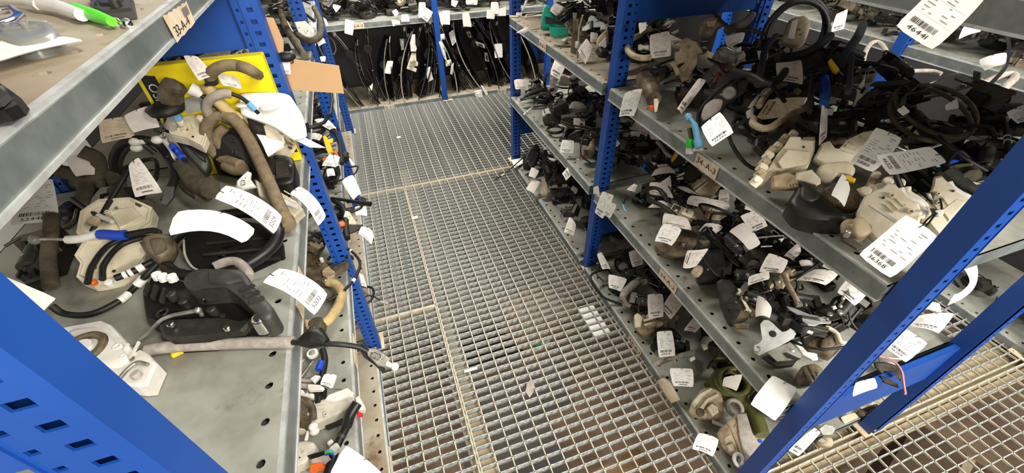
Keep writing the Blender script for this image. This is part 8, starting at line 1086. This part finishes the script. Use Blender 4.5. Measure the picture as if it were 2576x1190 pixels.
def fill(where, x0, x1, y0, y1, z, cap, n, seed, mix, tilt=.5, smin=.85, smax=1.25):
    """drop n pieces on a shelf: each lands on what already lies there, up to a pile height of cap"""
    fx = x0 if x0 > .3 else x1
    rng = random.Random(seed); c = .03; nx = max(1, int((x1-x0)/c)); ny = max(1, int((y1-y0)/c)); H = [[0.]*ny for _ in range(nx)]; put = 0; tries = 0
    kinds = [k for k, w in mix for _ in range(w)]
    while put < n and tries < n*6:
        tries += 1; x = rng.uniform(x0+.05, x1-.05); y = rng.uniform(y0+.05, y1-.05); s = rng.uniform(smin, smax)
        i0, i1 = int((x-.045*s-x0)/c), int((x+.045*s-x0)/c); j0, j1 = int((y-.045*s-y0)/c), int((y+.045*s-y0)/c)
        cells = [(i, j) for i in range(max(0, i0), min(nx, i1+1)) for j in range(max(0, j0), min(ny, j1+1))]
        if not cells: continue
        hs = [H[i][j] for i, j in cells]; b = .55*max(hs)+.45*sum(hs)/len(hs)
        if b > cap(x, y): continue
        k = rng.choice(kinds); q = rng.randrange(len(PROTO[k])); low = b < .012
        rot = (rng.uniform(-tilt, tilt)*(.15 if low else 1), rng.uniform(-tilt, tilt)*(.15 if low else 1), rng.uniform(0, 2*pi)); loc = (x, y, z+b+.002+(0 if low else .012)); lab = ('large ' if s > 1.08 else 'small ' if s < .98 else '')+WORD[k]+(' lying flat, ' if low else ' tilted, ')+('front, ' if abs(x-fx) < .12 else 'back, ')+('near end, ' if y < y0+(y1-y0)*.34 else 'far end, ' if y > y0+(y1-y0)*.67 else 'middle, ')+where; grp = WORD[k]+'s on '+where
        root = PROTO[k][q]
        if (k, q) not in USED:
            USED.add((k, q)); root.location = loc; root.rotation_euler = rot; root.scale = (s,)*3; root['label'] = lab; root['group'] = grp
        else: copy_thing(root, loc, rot, s, lab, grp)
        for i, j in cells: H[i][j] = max(H[i][j], b+.042*s)
        put += 1
D1 = [('black', 8), ('dusty', 3), ('brown', 2), ('coil', 3), ('bracket', 1), ('grip', 1)]
D3 = [('black', 6), ('dusty', 4), ('brown', 4), ('coil', 2), ('bracket', 1), ('cream', 1)]
D2 = [('black', 7), ('dusty', 4), ('brown', 2), ('coil', 1), ('bracket', 2), ('metal', 2), ('cream', 2), ('grip', 1)]
fill('upper right shelf, near bay', .86, 1.37, .30, 1.24, .90, lambda x, y: .02+.04*min(1, max(0, (x-.84)/.25))+(.08 if x > 1.12 and y < .85 else .02 if x > 1.1 else 0), 70, 1, D3)
fill('upper right shelf, far bay', .84, 1.37, 1.31, 2.30, .90, lambda x, y: .13, 34, 2, D2)
fill('second right shelf, near bay', .84, 1.33, .32, 1.24, .465, lambda x, y: .02+.055*min(1, (x-.82)/.12), 92, 3, D2)
fill('second right shelf, far bay', .83, 1.30, 1.31, 2.31, .465, lambda x, y: .05, 56, 4, D1)
fill('lowest right shelf, near bay', .83, 1.20, .62, 1.24, .03, lambda x, y: .05, 38, 5, D1)
fill('lowest right shelf, far bay', .82, 1.15, 1.31, 2.31, .03, lambda x, y: .05, 30, 6, D1)
fill("second left shelf, middle bay", -.55, -.18, 1.17, 2.09, .465, lambda x, y: .07, 34, 7, D2)
fill('second left shelf, near bay', -.60, -.30, .80, 1.10, .465, lambda x, y: .05, 8, 8, D1)
fill("third left shelf, middle bay", -.60, -.23, 1.18, 2.09, .90, lambda x, y: .10, 26, 9, D2)
fill("lowest left shelf, middle bay", -.42, -.21, 1.25, 2.09, .03, lambda x, y: .04, 12, 10, D2)
fill('second left shelf, farthest bay', -.50, -.22, 2.16, 3.10, .465, lambda x, y: .06, 16, 11, D1)
fill('third left shelf, near bay', -.76, -.52, .45, 1.05, .90, lambda x, y: .02, 12, 12, D1)
fill('third left shelf, near end', -.80, -.50, .22, .44, .90, lambda x, y: .03, 9, 18, D1)
fill('lowest right shelf, near end', .98, 1.28, .30, .72, .03, lambda x, y: .06, 20, 19, D1)
fill('upper back shelf', -.25, 1.50, 3.60, 4.0, .67, lambda x, y: .12, 90, 13, D2, .7)
fill("the next aisle's upper shelf", 2.22, 2.60, .40, 2.25, .90, lambda x, y: .09, 44, 14, D2)
fill("the next aisle's second shelf", 2.22, 2.55, .40, 2.25, .465, lambda x, y: .05, 24, 15, D1)
fill("the next aisle's lowest shelf", 2.24, 2.5, .25, 1.2, .03, lambda x, y: .03, 12, 16, D1)
fill('third left shelf, farthest bay', -.50, -.22, 2.16, 3.1, .90, lambda x, y: .08, 14, 17, D2)
for k in PROTO:
    for q, r in enumerate(PROTO[k]):
        if (k, q) not in USED:
            for ch in list(r.children): bpy.data.objects.remove(ch)
            bpy.data.objects.remove(r)
